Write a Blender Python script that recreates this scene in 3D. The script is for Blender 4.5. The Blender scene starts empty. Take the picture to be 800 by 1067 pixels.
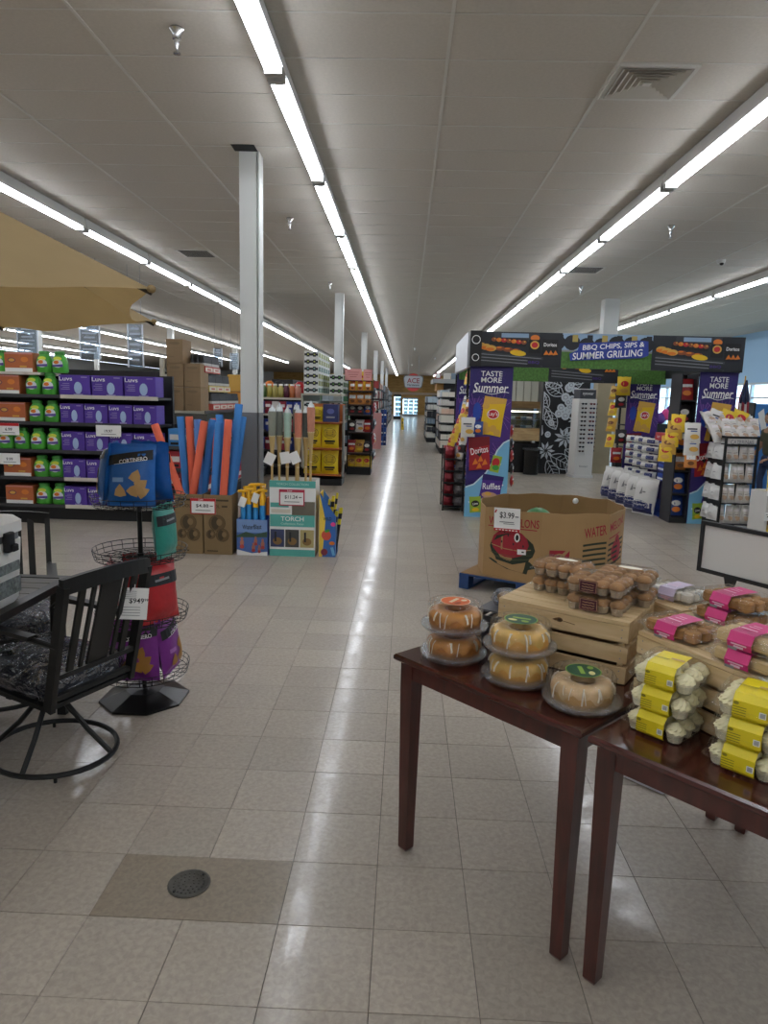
import bpy, math, random
from mathutils import Matrix, Vector
sc = bpy.context.scene
COL = sc.collection
R = math.radians
random.seed(7)

# ------------------------------------------------------------------ camera
FPX, PITCH, YAW, ROLL, EYE = 725.0, .1625, .0275, .0265, 1.66
cF = Vector((-math.sin(YAW)*math.cos(PITCH), math.cos(YAW)*math.cos(PITCH), -math.sin(PITCH)))
_r = Vector((math.cos(YAW), math.sin(YAW), 0)); _u = _r.cross(cF)
cR = _r*math.cos(ROLL) + _u*math.sin(ROLL); cU = -_r*math.sin(ROLL) + _u*math.cos(ROLL)
cam_data = bpy.data.cameras.new('camera'); cam = bpy.data.objects.new('camera', cam_data); COL.objects.link(cam)
cam_data.sensor_fit = 'HORIZONTAL'; cam_data.sensor_width = 36; cam_data.lens = FPX/800*36
cam_data.clip_start = .05; cam_data.clip_end = 300
cam.matrix_world = Matrix(((cR.x, cU.x, -cF.x, 0), (cR.y, cU.y, -cF.y, 0), (cR.z, cU.z, -cF.z, EYE), (0, 0, 0, 1)))
sc.camera = cam
def ray(px, py): return cF + cR*((px-400)/FPX) - cU*((py-533.5)/FPX)
def at(px, py, Y):                      # the point at distance Y down the store
    d = ray(px, py); return Vector((0, 0, EYE)) + d*(Y/d.y)
def on(px, py, z=0.):                   # the point at height z
    d = ray(px, py); return Vector((0, 0, EYE)) + d*((z-EYE)/d.z)

# ------------------------------------------------------------------ world and exposure
w = bpy.data.worlds.new('sky'); sc.world = w; w.use_nodes = True
bg = w.node_tree.nodes['Background']; bg.inputs[0].default_value = (.72, .86, 1, 1); bg.inputs[1].default_value = 2.2
sc.view_settings.view_transform = 'Standard'; sc.view_settings.look = 'None'; sc.view_settings.gamma = 1
sc.view_settings.use_curve_mapping = False
sc.view_settings.exposure = 1.65
TUBE_STRENGTH = 9.0
sc.cycles.use_denoising = True
sc.cycles.max_bounces = 8; sc.cycles.diffuse_bounces = 4; sc.cycles.glossy_bounces = 3
sc.cycles.transparent_max_bounces = 32; sc.cycles.caustics_reflective = False; sc.cycles.caustics_refractive = False

# ------------------------------------------------------------------ materials
def lin(h):
    h = h.lstrip('#'); c = [int(h[i:i+2], 16)/255 for i in (0, 2, 4)]
    return tuple((x/12.92 if x <= .04045 else ((x+.055)/1.055)**2.4) for x in c)
_mats = {}
def mat(name, col, rough=.5, metal=0, var=0, vs=9, bump=0, bs=60, coat=0, emit=0, spec=.5, stretch=None):
    if name in _mats: return _mats[name]
    m = bpy.data.materials.new(name); m.use_nodes = True; nt = m.node_tree; b = nt.nodes['Principled BSDF']
    c = lin(col); b.inputs['Base Color'].default_value = (*c, 1)
    b.inputs['Roughness'].default_value = rough; b.inputs['Metallic'].default_value = metal
    b.inputs['Specular IOR Level'].default_value = spec
    if coat: b.inputs['Coat Weight'].default_value = coat; b.inputs['Coat Roughness'].default_value = .08
    if emit: b.inputs['Emission Color'].default_value = (*c, 1); b.inputs['Emission Strength'].default_value = emit
    if var or bump:
        tc = nt.nodes.new('ShaderNodeTexCoord'); src = tc.outputs['Object']
        if stretch:
            mp = nt.nodes.new('ShaderNodeMapping'); mp.inputs['Scale'].default_value = stretch
            nt.links.new(src, mp.inputs[0]); src = mp.outputs[0]
    if var:
        n = nt.nodes.new('ShaderNodeTexNoise'); n.inputs['Scale'].default_value = vs; n.inputs['Detail'].default_value = 4
        nt.links.new(src, n.inputs['Vector'])
        r = nt.nodes.new('ShaderNodeValToRGB'); nt.links.new(n.outputs['Fac'], r.inputs[0])
        r.color_ramp.elements[0].position = .3; r.color_ramp.elements[1].position = .7
        r.color_ramp.elements[0].color = (*[x*(1-var) for x in c], 1); r.color_ramp.elements[1].color = (*[min(1, x*(1+var)) for x in c], 1)
        nt.links.new(r.outputs[0], b.inputs['Base Color'])
    if bump:
        n2 = nt.nodes.new('ShaderNodeTexNoise'); n2.inputs['Scale'].default_value = bs; n2.inputs['Detail'].default_value = 3
        nt.links.new(src, n2.inputs['Vector'])
        bp = nt.nodes.new('ShaderNodeBump'); bp.inputs['Strength'].default_value = bump; bp.inputs['Distance'].default_value = .01
        nt.links.new(n2.outputs['Fac'], bp.inputs['Height']); nt.links.new(bp.outputs[0], b.inputs['Normal'])
    _mats[name] = m; return m
def clear(name, tint='f4f6f6', gloss=.10, rough=.06, bump=.0, haze=0):
    if name in _mats: return _mats[name]
    m = bpy.data.materials.new(name); m.use_nodes = True; nt = m.node_tree; nt.nodes.clear()
    o = nt.nodes.new('ShaderNodeOutputMaterial'); mx = nt.nodes.new('ShaderNodeMixShader')
    t = nt.nodes.new('ShaderNodeBsdfTransparent'); t.inputs[0].default_value = (*lin(tint), 1)
    g = nt.nodes.new('ShaderNodeBsdfGlossy'); g.inputs['Roughness'].default_value = rough
    lw = nt.nodes.new('ShaderNodeLayerWeight'); lw.inputs[0].default_value = .25
    ma = nt.nodes.new('ShaderNodeMath'); ma.operation = 'MULTIPLY_ADD'; ma.inputs[1].default_value = .3; ma.inputs[2].default_value = gloss
    nt.links.new(lw.outputs['Fresnel'], ma.inputs[0]); nt.links.new(ma.outputs[0], mx.inputs[0])
    if haze:
        df = nt.nodes.new('ShaderNodeBsdfDiffuse'); df.inputs[0].default_value = (.9, .91, .92, 1); m2 = nt.nodes.new('ShaderNodeMixShader'); m2.inputs[0].default_value = haze
        nt.links.new(t.outputs[0], m2.inputs[1]); nt.links.new(df.outputs[0], m2.inputs[2]); t = m2
    nt.links.new(t.outputs[0], mx.inputs[1]); nt.links.new(g.outputs[0], mx.inputs[2]); nt.links.new(mx.outputs[0], o.inputs[0])
    if bump:
        tc = nt.nodes.new('ShaderNodeTexCoord'); n2 = nt.nodes.new('ShaderNodeTexNoise'); n2.inputs['Scale'].default_value = 22 if bump < .9 or haze else 11
        n2.inputs['Distortion'].default_value = 1.5
        nt.links.new(tc.outputs['Object'], n2.inputs['Vector']); bp = nt.nodes.new('ShaderNodeBump'); bp.inputs['Strength'].default_value = bump
        bp.inputs['Distance'].default_value = .02 if bump < .85 else .05
        nt.links.new(n2.outputs[0], bp.inputs['Height']); nt.links.new(bp.outputs[0], g.inputs['Normal']); nt.links.new(bp.outputs[0], lw.inputs['Normal'])
    _mats[name] = m; return m
def emission(name, col, s):
    if name in _mats: return _mats[name]
    m = bpy.data.materials.new(name); m.use_nodes = True; nt = m.node_tree; nt.nodes.clear()
    o = nt.nodes.new('ShaderNodeOutputMaterial'); e = nt.nodes.new('ShaderNodeEmission')
    e.inputs[0].default_value = (*lin(col), 1); e.inputs[1].default_value = s; nt.links.new(e.outputs[0], o.inputs[0])
    _mats[name] = m; return m
def wood(name, c1, c2, rough=.5, scale=(1, 14, 14), coat=0, ws=3.0):
    if name in _mats: return _mats[name]
    m = bpy.data.materials.new(name); m.use_nodes = True; nt = m.node_tree; b = nt.nodes['Principled BSDF']
    tc = nt.nodes.new('ShaderNodeTexCoord'); mp = nt.nodes.new('ShaderNodeMapping'); mp.inputs['Scale'].default_value = scale
    oi = nt.nodes.new('ShaderNodeObjectInfo'); cx = nt.nodes.new('ShaderNodeCombineXYZ')
    mu = nt.nodes.new('ShaderNodeMath'); mu.operation = 'MULTIPLY'; mu.inputs[1].default_value = 37
    nt.links.new(oi.outputs['Random'], mu.inputs[0])
    for i in range(3): nt.links.new(mu.outputs[0], cx.inputs[i])
    nt.links.new(cx.outputs[0], mp.inputs['Location']); nt.links.new(tc.outputs['Object'], mp.inputs[0])
    n = nt.nodes.new('ShaderNodeTexNoise'); n.inputs['Scale'].default_value = ws; n.inputs['Detail'].default_value = 6; n.inputs['Distortion'].default_value = .8
    nt.links.new(mp.outputs[0], n.inputs['Vector']); r = nt.nodes.new('ShaderNodeValToRGB'); nt.links.new(n.outputs[0], r.inputs[0])
    r.color_ramp.elements[0].position = .32; r.color_ramp.elements[1].position = .66
    r.color_ramp.elements[0].color = (*lin(c1), 1); r.color_ramp.elements[1].color = (*lin(c2), 1)
    nt.links.new(r.outputs[0], b.inputs['Base Color']); b.inputs['Roughness'].default_value = rough
    if coat: b.inputs['Coat Weight'].default_value = coat; b.inputs['Coat Roughness'].default_value = .15
    _mats[name] = m; return m

# ------------------------------------------------------------------ geometry
class G:
    def __init__(s): s.v = []; s.f = []; s.mi = []; s.sm = []; s.mats = []
    def _m(s, m):
        if m not in s.mats: s.mats.append(m)
        return s.mats.index(m)
    def add(s, vs, fs, m, T=None, smooth=False):
        o = len(s.v); k = s._m(m)
        for p in vs:
            p = Vector(p); s.v.append(tuple(T @ p) if T is not None else tuple(p))
        for f in fs: s.f.append(tuple(i+o for i in f)); s.mi.append(k); s.sm.append(smooth)
        return s
    def box(s, x0, x1, y0, y1, z0, z1, m, T=None):
        return s.add([(x0,y0,z0),(x1,y0,z0),(x1,y1,z0),(x0,y1,z0),(x0,y0,z1),(x1,y0,z1),(x1,y1,z1),(x0,y1,z1)],
            [(0,3,2,1),(4,5,6,7),(0,1,5,4),(1,2,6,5),(2,3,7,6),(3,0,4,7)], m, T)
    def loft(s, rings, m, T=None, smooth=True, capb=True, capt=True, close=False):
        n = len(rings[0]); vs = [p for r in rings for p in r]; fs = []
        L = len(rings)
        for k in range(L if close else L-1):
            a, b = k*n, ((k+1) % L)*n
            for i in range(n): j = (i+1) % n; fs.append((a+i, a+j, b+j, b+i))
        if capb and not close: fs.append(tuple(range(n-1, -1, -1)))
        if capt and not close: fs.append(tuple((L-1)*n+i for i in range(n)))
        return s.add(vs, fs, m, T, smooth)
    def rbox(s, w_, d, h, r, m, T=None, e=.004, n=3, z0=0):
        rs = [rr(w_-2*e, d-2*e, max(r-e, .001), z0, n), rr(w_, d, r, z0+e, n), rr(w_, d, r, z0+h-e, n), rr(w_-2*e, d-2*e, max(r-e, .001), z0+h, n)]
        return s.loft(rs, m, T)
    def lathe(s, prof, m, n=20, c=(0, 0, 0), T=None, smooth=True):
        vs, fs = [], []
        L = len(prof)
        for r, z in prof:
            for i in range(n):
                a = 2*math.pi*i/n; vs.append((c[0]+r*math.cos(a), c[1]+r*math.sin(a), c[2]+z))
        for k in range(L-1):
            for i in range(n):
                j = (i+1) % n; fs.append((k*n+i, k*n+j, (k+1)*n+j, (k+1)*n+i))
        if prof[0][0] > 1e-5: fs.append(tuple(range(n-1, -1, -1)))
        if prof[-1][0] > 1e-5: fs.append(tuple((L-1)*n+i for i in range(n)))
        return s.add(vs, fs, m, T, smooth)
    def tube(s, pts, r, m, n=6, closed=False, T=None, r2=None):
        pts = [Vector(p) for p in pts]; N = len(pts); rings = []
        up = None
        for i, p in enumerate(pts):
            a = pts[i-1] if (i > 0 or closed) else p; b = pts[(i+1) % N] if (i < N-1 or closed) else p
            t = (b-a).normalized()
            if up is None: up = Vector((0, 0, 1)) if abs(t.z) < .9 else Vector((1, 0, 0))
            x = t.cross(up)
            if x.length < 1e-4: x = t.cross(Vector((0, 1, .3)))
            x.normalize(); y = x.cross(t).normalized(); up = y
            q = r if r2 is None else r+(r2-r)*i/max(1, N-1)
            rings.append([p+x*(q*math.cos(2*math.pi*k/n))+y*(q*math.sin(2*math.pi*k/n)) for k in range(n)])
        return s.loft(rings, m, T, True, close=closed)
    def bar(s, a, b, wd, th, m, side=None, T=None):     # a rectangular bar from a to b
        a, b = Vector(a), Vector(b); t = (b-a).normalized(); x = Vector(side) if side else (t.cross(Vector((0, 0, 1))) if abs(t.z) < .95 else Vector((1, 0, 0)))
        x = (x - t*x.dot(t)).normalized(); y = t.cross(x)
        rs = [[p+x*(i*wd/2)+y*(j*th/2) for i, j in ((-1,-1),(1,-1),(1,1),(-1,1))] for p in (a, b)]
        return s.loft(rs, m, T, False)
    def ell(s, c, rx, ry, rz, m, nu=12, nv=8, T=None, fn=None):
        vs = [(c[0], c[1], c[2]-rz)]; fs = []
        for k in range(1, nv):
            a = -math.pi/2+math.pi*k/nv
            for i in range(nu):
                b = 2*math.pi*i/nu; q = fn(a, b) if fn else 1
                vs.append((c[0]+rx*q*math.cos(a)*math.cos(b), c[1]+ry*q*math.cos(a)*math.sin(b), c[2]+rz*q*math.sin(a)))
        vs.append((c[0], c[1], c[2]+rz))
        for i in range(nu):
            j = (i+1) % nu; fs.append((0, 1+j, 1+i)); e = len(vs)-1; o = 1+(nv-2)*nu; fs.append((e, o+i, o+j))
        for k in range(nv-2):
            for i in range(nu):
                j = (i+1) % nu; fs.append((1+k*nu+i, 1+k*nu+j, 1+(k+1)*nu+j, 1+(k+1)*nu+i))
        return s.add(vs, fs, m, T, True)
    def slab(s, poly, y0, y1, m, T=None):               # polygon in xz given thickness in y
        n = len(poly); vs = [(x, y0, z) for x, z in poly]+[(x, y1, z) for x, z in poly]
        fs = [tuple(range(n)), tuple(range(2*n-1, n-1, -1))]+[(i, n+i, n+(i+1) % n, (i+1) % n) for i in range(n)]
        return s.add(vs, fs, m, T)
    def mesh(s, name):
        me = bpy.data.meshes.new(name); me.from_pydata(s.v, [], s.f)
        for m in s.mats: me.materials.append(m)
        me.polygons.foreach_set('material_index', s.mi); me.polygons.foreach_set('use_smooth', s.sm); me.update()
        if any(s.sm): me.set_sharp_from_angle(angle=.75)
        return me
def rr(w_, d, r, z, n=3, cx=0, cy=0):
    r = min(r, w_/2-1e-4, d/2-1e-4); o = []
    for qx, qy, a0 in ((1, 1, 0), (-1, 1, 90), (-1, -1, 180), (1, -1, 270)):
        for k in range(n+1):
            a = R(a0+90*k/n); o.append((cx+qx*(w_/2-r)+r*math.cos(a), cy+qy*(d/2-r)+r*math.sin(a), z))
    return o
def TR(x=0, y=0, z=0, rz=0, rx=0, ry=0, s=1):
    return Matrix.Translation((x, y, z)) @ Matrix.Rotation(rz, 4, 'Z') @ Matrix.Rotation(rx, 4, 'X') @ Matrix.Rotation(ry, 4, 'Y') @ Matrix.Scale(s, 4)

# flat prints: polygons in local x,z laid on a front that faces -y
_txt = {}
def textmesh(t):
    if t in _txt: return _txt[t]
    cu = bpy.data.curves.new('t', 'FONT'); cu.body = t; cu.resolution_u = 3; cu.offset = .012
    ob = bpy.data.objects.new('t', cu); COL.objects.link(ob)
    me = bpy.data.meshes.new_from_object(ob); vs = [(v.co.x, v.co.y) for v in me.vertices]; fs = [tuple(p.vertices) for p in me.polygons]
    COL.objects.unlink(ob); bpy.data.objects.remove(ob); bpy.data.curves.remove(cu); bpy.data.meshes.remove(me)
    x0 = min(v[0] for v in vs); x1 = max(v[0] for v in vs); y0 = min(v[1] for v in vs); y1 = max(v[1] for v in vs)
    _txt[t] = ([((x-x0)/(x1-x0)-.5, (y-y0)/(y1-y0)-.5) for x, y in vs], fs, (x1-x0)/(y1-y0)); return _txt[t]
class Print:
    def __init__(s, eps=.0004): s.it = []; s.eps = eps; s.k = 0
    def poly(s, pts, m): s.k += 1; s.it.append((list(pts), [tuple(range(len(pts)))], m, s.k)); return s
    def rect(s, x, z, w_, h, m, ang=0, n=1):
        c, q = math.cos(R(ang)), math.sin(R(ang)); s.k += 1; pts = []; fs = []
        nx = max(1, n)
        for j in range(nx+1):
            for i in range(nx+1):
                u, v = (i/nx-.5)*w_, (j/nx-.5)*h; pts.append((x+u*c-v*q, z+u*q+v*c))
        for j in range(nx):
            for i in range(nx): a = j*(nx+1)+i; fs.append((a, a+1, a+nx+2, a+nx+1))
        s.it.append((pts, fs, m, s.k)); return s
    def ell(s, x, z, rx, rz, m, ang=0, n=14):
        c, q = math.cos(R(ang)), math.sin(R(ang))
        return s.poly([(x+rx*math.cos(2*math.pi*i/n)*c-rz*math.sin(2*math.pi*i/n)*q, z+rx*math.cos(2*math.pi*i/n)*q+rz*math.sin(2*math.pi*i/n)*c) for i in range(n)], m)
    def ring(s, x, z, rx, rz, t, m, n=18):
        s.k += 1; pts = []
        for i in range(n):
            a = 2*math.pi*i/n; pts += [(x+rx*math.cos(a), z+rz*math.sin(a)), (x+(rx-t)*math.cos(a), z+(rz-t)*math.sin(a))]
        s.it.append((pts, [(2*i, 2*((i+1) % n), 2*((i+1) % n)+1, 2*i+1) for i in range(n)], m, s.k)); return s
    def line(s, pts, t, m):
        s.k += 1; o = []; n = len(pts)
        for i in range(n):
            a = Vector(pts[max(0, i-1)]); b = Vector(pts[min(n-1, i+1)]); d = (b-a).normalized(); q = Vector((-d.y, d.x))*t/2; p = Vector(pts[i])
            o += [tuple(p+q), tuple(p-q)]
        s.it.append((o, [(2*i, 2*i+1, 2*i+3, 2*i+2) for i in range(n-1)], m, s.k)); return s
    def text(s, t, x, z, h, m, w_=None, ang=0, shear=0):
        vs, fs, asp = textmesh(t); w_ = w_ or h*asp; c, q = math.cos(R(ang)), math.sin(R(ang)); s.k += 1
        pts = []
        for u, v in vs:
            U, V = u*w_+shear*v*h, v*h; pts.append((x+U*c-V*q, z+U*q+V*c))
        s.it.append((pts, fs, m, s.k)); return s
    def mesh(s, name, yf=None, g=None):
        g = g or G()
        for pts, fs, m, k in s.it: g.add([(x, (yf(x, z) if yf else 0)-.0012-s.eps*k, z) for x, z in pts], fs, m)
        return g.mesh(name)
class Bag:
    """a filled pillow bag: centre of its bottom seam at the origin, front faces -y"""
    def __init__(s, w_, h, t, crimp=.05): s.w, s.h, s.t, s.c = w_, h, t, crimp
    def half(s, x, z):
        v = min(max(z/s.h, 0), 1); u = min(abs(x)/(s.w/2), 1)
        c = s.c
        if v < c or v > 1-c: return .0015
        q = (v-c)/(1-2*c); return .0015+s.t/2*max(0, 1-(2*q-1)**4)**.6*max(0, 1-u**3)**.75
    def y(s, x, z): return -s.half(x, z)
    def mesh(s, name, m, nu=8, nv=10, top=None, seed=1, wr=.004):
        rnd = random.Random(seed); g = G()
        for side in (-1, 1):
            vs, fs = [], []
            for j in range(nv+1):
                v = j/nv
                if j == 1: v = s.c
                if j == nv-1: v = 1-s.c
                for i in range(nu+1):
                    u = 2*i/nu-1; pin = 1-.05*math.sin(math.pi*min(1, max(0, v)))
                    x = u*s.w/2; z = v*s.h
                    hh = s.half(x, z); edge = abs(u) > .99 or v < s.c*1.01 or v > 1-s.c*1.01
                    vs.append((x*pin, side*(hh+(0 if edge else rnd.uniform(-wr, 0)*(.3 if side < 0 else 1))), z+(.004*math.sin(u*9+seed) if v > .98 else 0)))
            for j in range(nv):
                for i in range(nu):
                    a = j*(nu+1)+i; f = (a, a+1, a+nu+2, a+nu+1); fs.append(f if side < 0 else f[::-1])
            g.add(vs, fs, m, None, True)
        return g.mesh(name)

# ------------------------------------------------------------------ objects
def obj(name, me, parent=None, loc=None, rot=None, T=None, label=None, cat=None, group=None, kind=None, scale=None):
    o = bpy.data.objects.new(name, me.mesh(name) if isinstance(me, G) else me); COL.objects.link(o)
    if parent: o.parent = parent
    if T is not None: o.matrix_local = T
    if loc is not None: o.location = loc
    if rot is not None: o.rotation_euler = rot if hasattr(rot, '__len__') else (0, 0, rot)
    if scale: o.scale = scale if hasattr(scale, '__len__') else (scale,)*3
    if label: o['label'] = label
    if cat: o['category'] = cat
    if group: o['group'] = group
    if kind: o['kind'] = kind
    return o
def struct(name, me, **k): return obj(name, me, kind='structure', **k)
def stuff(name, me, label=None, cat=None, **k): return obj(name, me, kind='stuff', label=label, cat=cat, **k)
def thing(name, label, cat, loc=(0, 0, 0), rot=0, group=None, me=None, T=None, scale=None):
    return obj(name, me, None, None if T is not None else loc, None if T is not None else rot, T, label, cat, group, None, scale)
class Proto:
    """a kind of thing: its own mesh (or None) and parts (name, mesh, T, index of the parent part or None)"""
    def __init__(s, name, cat, me, parts=()): s.name, s.cat, s.me, s.parts = name, cat, me, list(parts)
    def put(s, label, loc=(0, 0, 0), rot=0, group=None, T=None, scale=None):
        r = thing(s.name, label, s.cat, loc, rot, group, s.me, T, scale); made = []
        for n, me, t, p in s.parts: made.append(obj(n, me, r if p is None else made[p], T=t if t is not None else Matrix.Identity(4)))
        return r
ORD = ['first', 'second', 'third', 'fourth', 'fifth', 'sixth', 'seventh', 'eighth', 'ninth', 'tenth', 'eleventh', 'twelfth', 'thirteenth', 'fourteenth', 'fifteenth', 'sixteenth', 'seventeenth', 'eighteenth', 'nineteenth', 'twentieth', 'twenty-first', 'twenty-second', 'twenty-third', 'twenty-fourth', 'twenty-fifth', 'twenty-sixth', 'twenty-seventh', 'twenty-eighth', 'twenty-ninth', 'thirtieth']
# common materials
white = mat('white_print', 'f2f2f0', .5); black = mat('black_print', '151515', .5); dark = mat('dark_metal', '1b1b1c', .38, .3)
ired = mat('red_print', 'c3242c', .45); paper = mat('card_white', 'eeeeea', .6); greyp = mat('grey_print', '8b8b8b', .6)
blackmat = mat('matt_black', '101011', .6); yellowp = mat('yellow_print', 'f2c51b', .42); bluep = mat('blue_print', '2347a8', .42)
purplep = mat('purple_print', '43257e', .42); orangep = mat('orange_print', 'dd7a22', .45); greenp = mat('green_print', '3c9a3c', .45)
skyp = mat('sky_print', '6fb4dc', .45); brownp = mat('brown_print', '7a4a24', .5); goldp = mat('gold_print', 'd9a84a', .45); pinkp = mat('pink_print', 'e0468f', .4)
# ================================================================== THE SETTING
H = 4.06; TS = .3048; TX0, TY0 = -.357, 1.656
XL, XR, YN, YF = -26., 11.2, -15., 74.
def tile_material(name, c, joints=False):
    m = bpy.data.materials.new(name); m.use_nodes = True; nt = m.node_tree; b = nt.nodes['Principled BSDF']; L = nt.links.new
    ge = nt.nodes.new('ShaderNodeNewGeometry')
    mp = nt.nodes.new('ShaderNodeMapping'); mp.vector_type = 'POINT'; mp.inputs['Location'].default_value = (-TX0/TS, -TY0/TS, 0); mp.inputs['Scale'].default_value = (1/TS, 1/TS, 1)
    L(ge.outputs['Position'], mp.inputs[0])
    fl = nt.nodes.new('ShaderNodeVectorMath'); fl.operation = 'FLOOR'; L(mp.outputs[0], fl.inputs[0])
    sx = nt.nodes.new('ShaderNodeSeparateXYZ'); L(fl.outputs[0], sx.inputs[0]); cx = nt.nodes.new('ShaderNodeCombineXYZ'); L(sx.outputs[0], cx.inputs[0]); L(sx.outputs[1], cx.inputs[1])
    wn = nt.nodes.new('ShaderNodeTexWhiteNoise'); wn.noise_dimensions = '2D'; L(cx.outputs[0], wn.inputs['Vector'])
    # mottled chips in each tile
    n = nt.nodes.new('ShaderNodeTexNoise'); n.inputs['Scale'].default_value = 55; n.inputs['Detail'].default_value = 5; n.inputs['Distortion'].default_value = .6
    L(ge.outputs['Position'], n.inputs['Vector'])
    r = nt.nodes.new('ShaderNodeValToRGB'); L(n.outputs['Fac'], r.inputs[0]); cc = lin(c)
    r.color_ramp.elements[0].position = .34; r.color_ramp.elements[1].position = .66
    r.color_ramp.elements[0].color = (*[x*.87 for x in cc], 1); r.color_ramp.elements[1].color = (*[x*1.1 for x in cc], 1)
    n3 = nt.nodes.new('ShaderNodeTexNoise'); n3.inputs['Scale'].default_value = 2.2; n3.inputs['Detail'].default_value = 3; L(ge.outputs['Position'], n3.inputs['Vector'])
    ad = nt.nodes.new('ShaderNodeMath'); ad.operation = 'ADD'; L(wn.outputs['Value'], ad.inputs[0]); L(n3.outputs['Fac'], ad.inputs[1])
    mr = nt.nodes.new('ShaderNodeMapRange'); mr.inputs['From Min'].default_value = .3; mr.inputs['From Max'].default_value = 1.7; mr.inputs['To Min'].default_value = .9; mr.inputs['To Max'].default_value = 1.1
    L(ad.outputs[0], mr.inputs['Value']); hs = nt.nodes.new('ShaderNodeHueSaturation'); L(mr.outputs[0], hs.inputs['Value']); L(r.outputs[0], hs.inputs['Color'])
    out = hs.outputs[0]
    if joints:
        fr = nt.nodes.new('ShaderNodeVectorMath'); fr.operation = 'FRACTION'; L(mp.outputs[0], fr.inputs[0]); s2 = nt.nodes.new('ShaderNodeSeparateXYZ'); L(fr.outputs[0], s2.inputs[0])
        mi = nt.nodes.new('ShaderNodeMath'); mi.operation = 'MINIMUM'; L(s2.outputs[0], mi.inputs[0]); L(s2.outputs[1], mi.inputs[1])
        lt = nt.nodes.new('ShaderNodeMath'); lt.operation = 'LESS_THAN'; lt.inputs[1].default_value = .014; L(mi.outputs[0], lt.inputs[0])
        mx = nt.nodes.new('ShaderNodeMixRGB'); L(lt.outputs[0], mx.inputs[0]); L(out, mx.inputs[1]); mx.inputs[2].default_value = (*lin('6d665d'), 1); out = mx.outputs[0]
    L(out, b.inputs['Base Color'])
    # worn wax: the gloss comes and goes
    n4 = nt.nodes.new('ShaderNodeTexNoise'); n4.inputs['Scale'].default_value = 7; n4.inputs['Detail'].default_value = 5; n4.inputs['Distortion'].default_value = 1.2; L(ge.outputs['Position'], n4.inputs['Vector'])
    m4 = nt.nodes.new('ShaderNodeMapRange'); m4.inputs['From Min'].default_value = .3; m4.inputs['From Max'].default_value = .7; m4.inputs['To Min'].default_value = .04; m4.inputs['To Max'].default_value = .24
    L(n4.outputs['Fac'], m4.inputs['Value']); L(m4.outputs[0], b.inputs['Coat Roughness']); b.inputs['Coat Weight'].default_value = .55
    b.inputs['Roughness'].default_value = .5; b.inputs['Specular IOR Level'].default_value = .35
    bp = nt.nodes.new('ShaderNodeBump'); bp.inputs['Strength'].default_value = .06; bp.inputs['Distance'].default_value = .01
    n5 = nt.nodes.new('ShaderNodeTexNoise'); n5.inputs['Scale'].default_value = 26; n5.inputs['Detail'].default_value = 4; L(ge.outputs['Position'], n5.inputs['Vector'])
    L(n5.outputs['Fac'], bp.inputs['Height']); L(bp.outputs[0], b.inputs['Coat Normal'])
    return m
FLOORC = 'a69c8f'
tile_m = tile_material('vinyl_tile', FLOORC); tile_far = tile_material('vinyl_tile_far', FLOORC, True); tile_br = tile_material('vinyl_tile_brown', '8d8170')
grout = mat('tile_joint', '5b554d', .8)
g = G(); g.box(XL, XR, YN, YF, -.12, -.004, grout); floor = struct('floor', g)
tg = G(); q = TS/2-.0011; tg.loft([[(-q, -q, -.006), (q, -q, -.006), (q, q, -.006), (-q, q, -.006)], [(-q, -q, -.0006), (q, -q, -.0006), (q, q, -.0006), (-q, q, -.0006)],
    [(-q+.0008, -q+.0008, 0), (q-.0008, -q+.0008, 0), (q-.0008, q-.0008, 0), (-q+.0008, q-.0008, 0)]], tile_m, None, False)
tile_me = tg.mesh('floor_tile')
field = G(); far = G(); near = []; rnd = random.Random(3)
Y1 = 16.
for j in range(-3, int((Y1-TY0)/TS)+1):
    y0 = TY0+j*TS; yc = y0+TS/2
    if yc < .9: continue
    i0 = math.floor((-.60*(yc+.3)-.5-TX0)/TS); i1 = math.ceil((.56*(yc+.3)+.5-TX0)/TS)
    for i in range(i0, i1): near.append((math.hypot(yc, (TX0+(i+.5)*TS)*.6), i, j))
    for a, b in ((XL, TX0+i0*TS), (TX0+i1*TS, XR)): far.add([(a, y0, 0), (b, y0, 0), (b, y0+TS, 0), (a, y0+TS, 0)], [(0, 1, 2, 3)], tile_far)
yE = y0+TS
far.add([(XL, yE, 0), (XR, yE, 0), (XR, YF, 0), (XL, YF, 0)], [(0, 1, 2, 3)], tile_far)
yB = TY0+next(j for j in range(-3, 3) if TY0+j*TS+TS/2 >= .9)*TS
far.add([(XL, YN, 0), (XR, YN, 0), (XR, yB, 0), (XL, yB, 0)], [(0, 1, 2, 3)], tile_far)
near.sort()
for k, (d, i, j) in enumerate(near):
    if j == 1 and i in (-2, -1): continue
    cx, cy = TX0+(i+.5)*TS, TY0+(j+.5)*TS
    if k < 296: obj('floor_tile', tile_me, floor, (cx, cy, -.0005*rnd.random()))
    else:
        q = TS/2-.0015; field.box(cx-q, cx+q, cy-q, cy+q, -.005, -.0005*rnd.random(), tile_m)
g = G(); g.box(TX0-2*TS+.001, TX0-.001, TY0+TS+.001, TY0+2*TS-.001, -.006, 0, tile_br); obj('floor_tile', g, floor)
stuff('tile_field', field, parent=floor); obj('far_tiling', far, floor)['kind'] = 'stuff'
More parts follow.
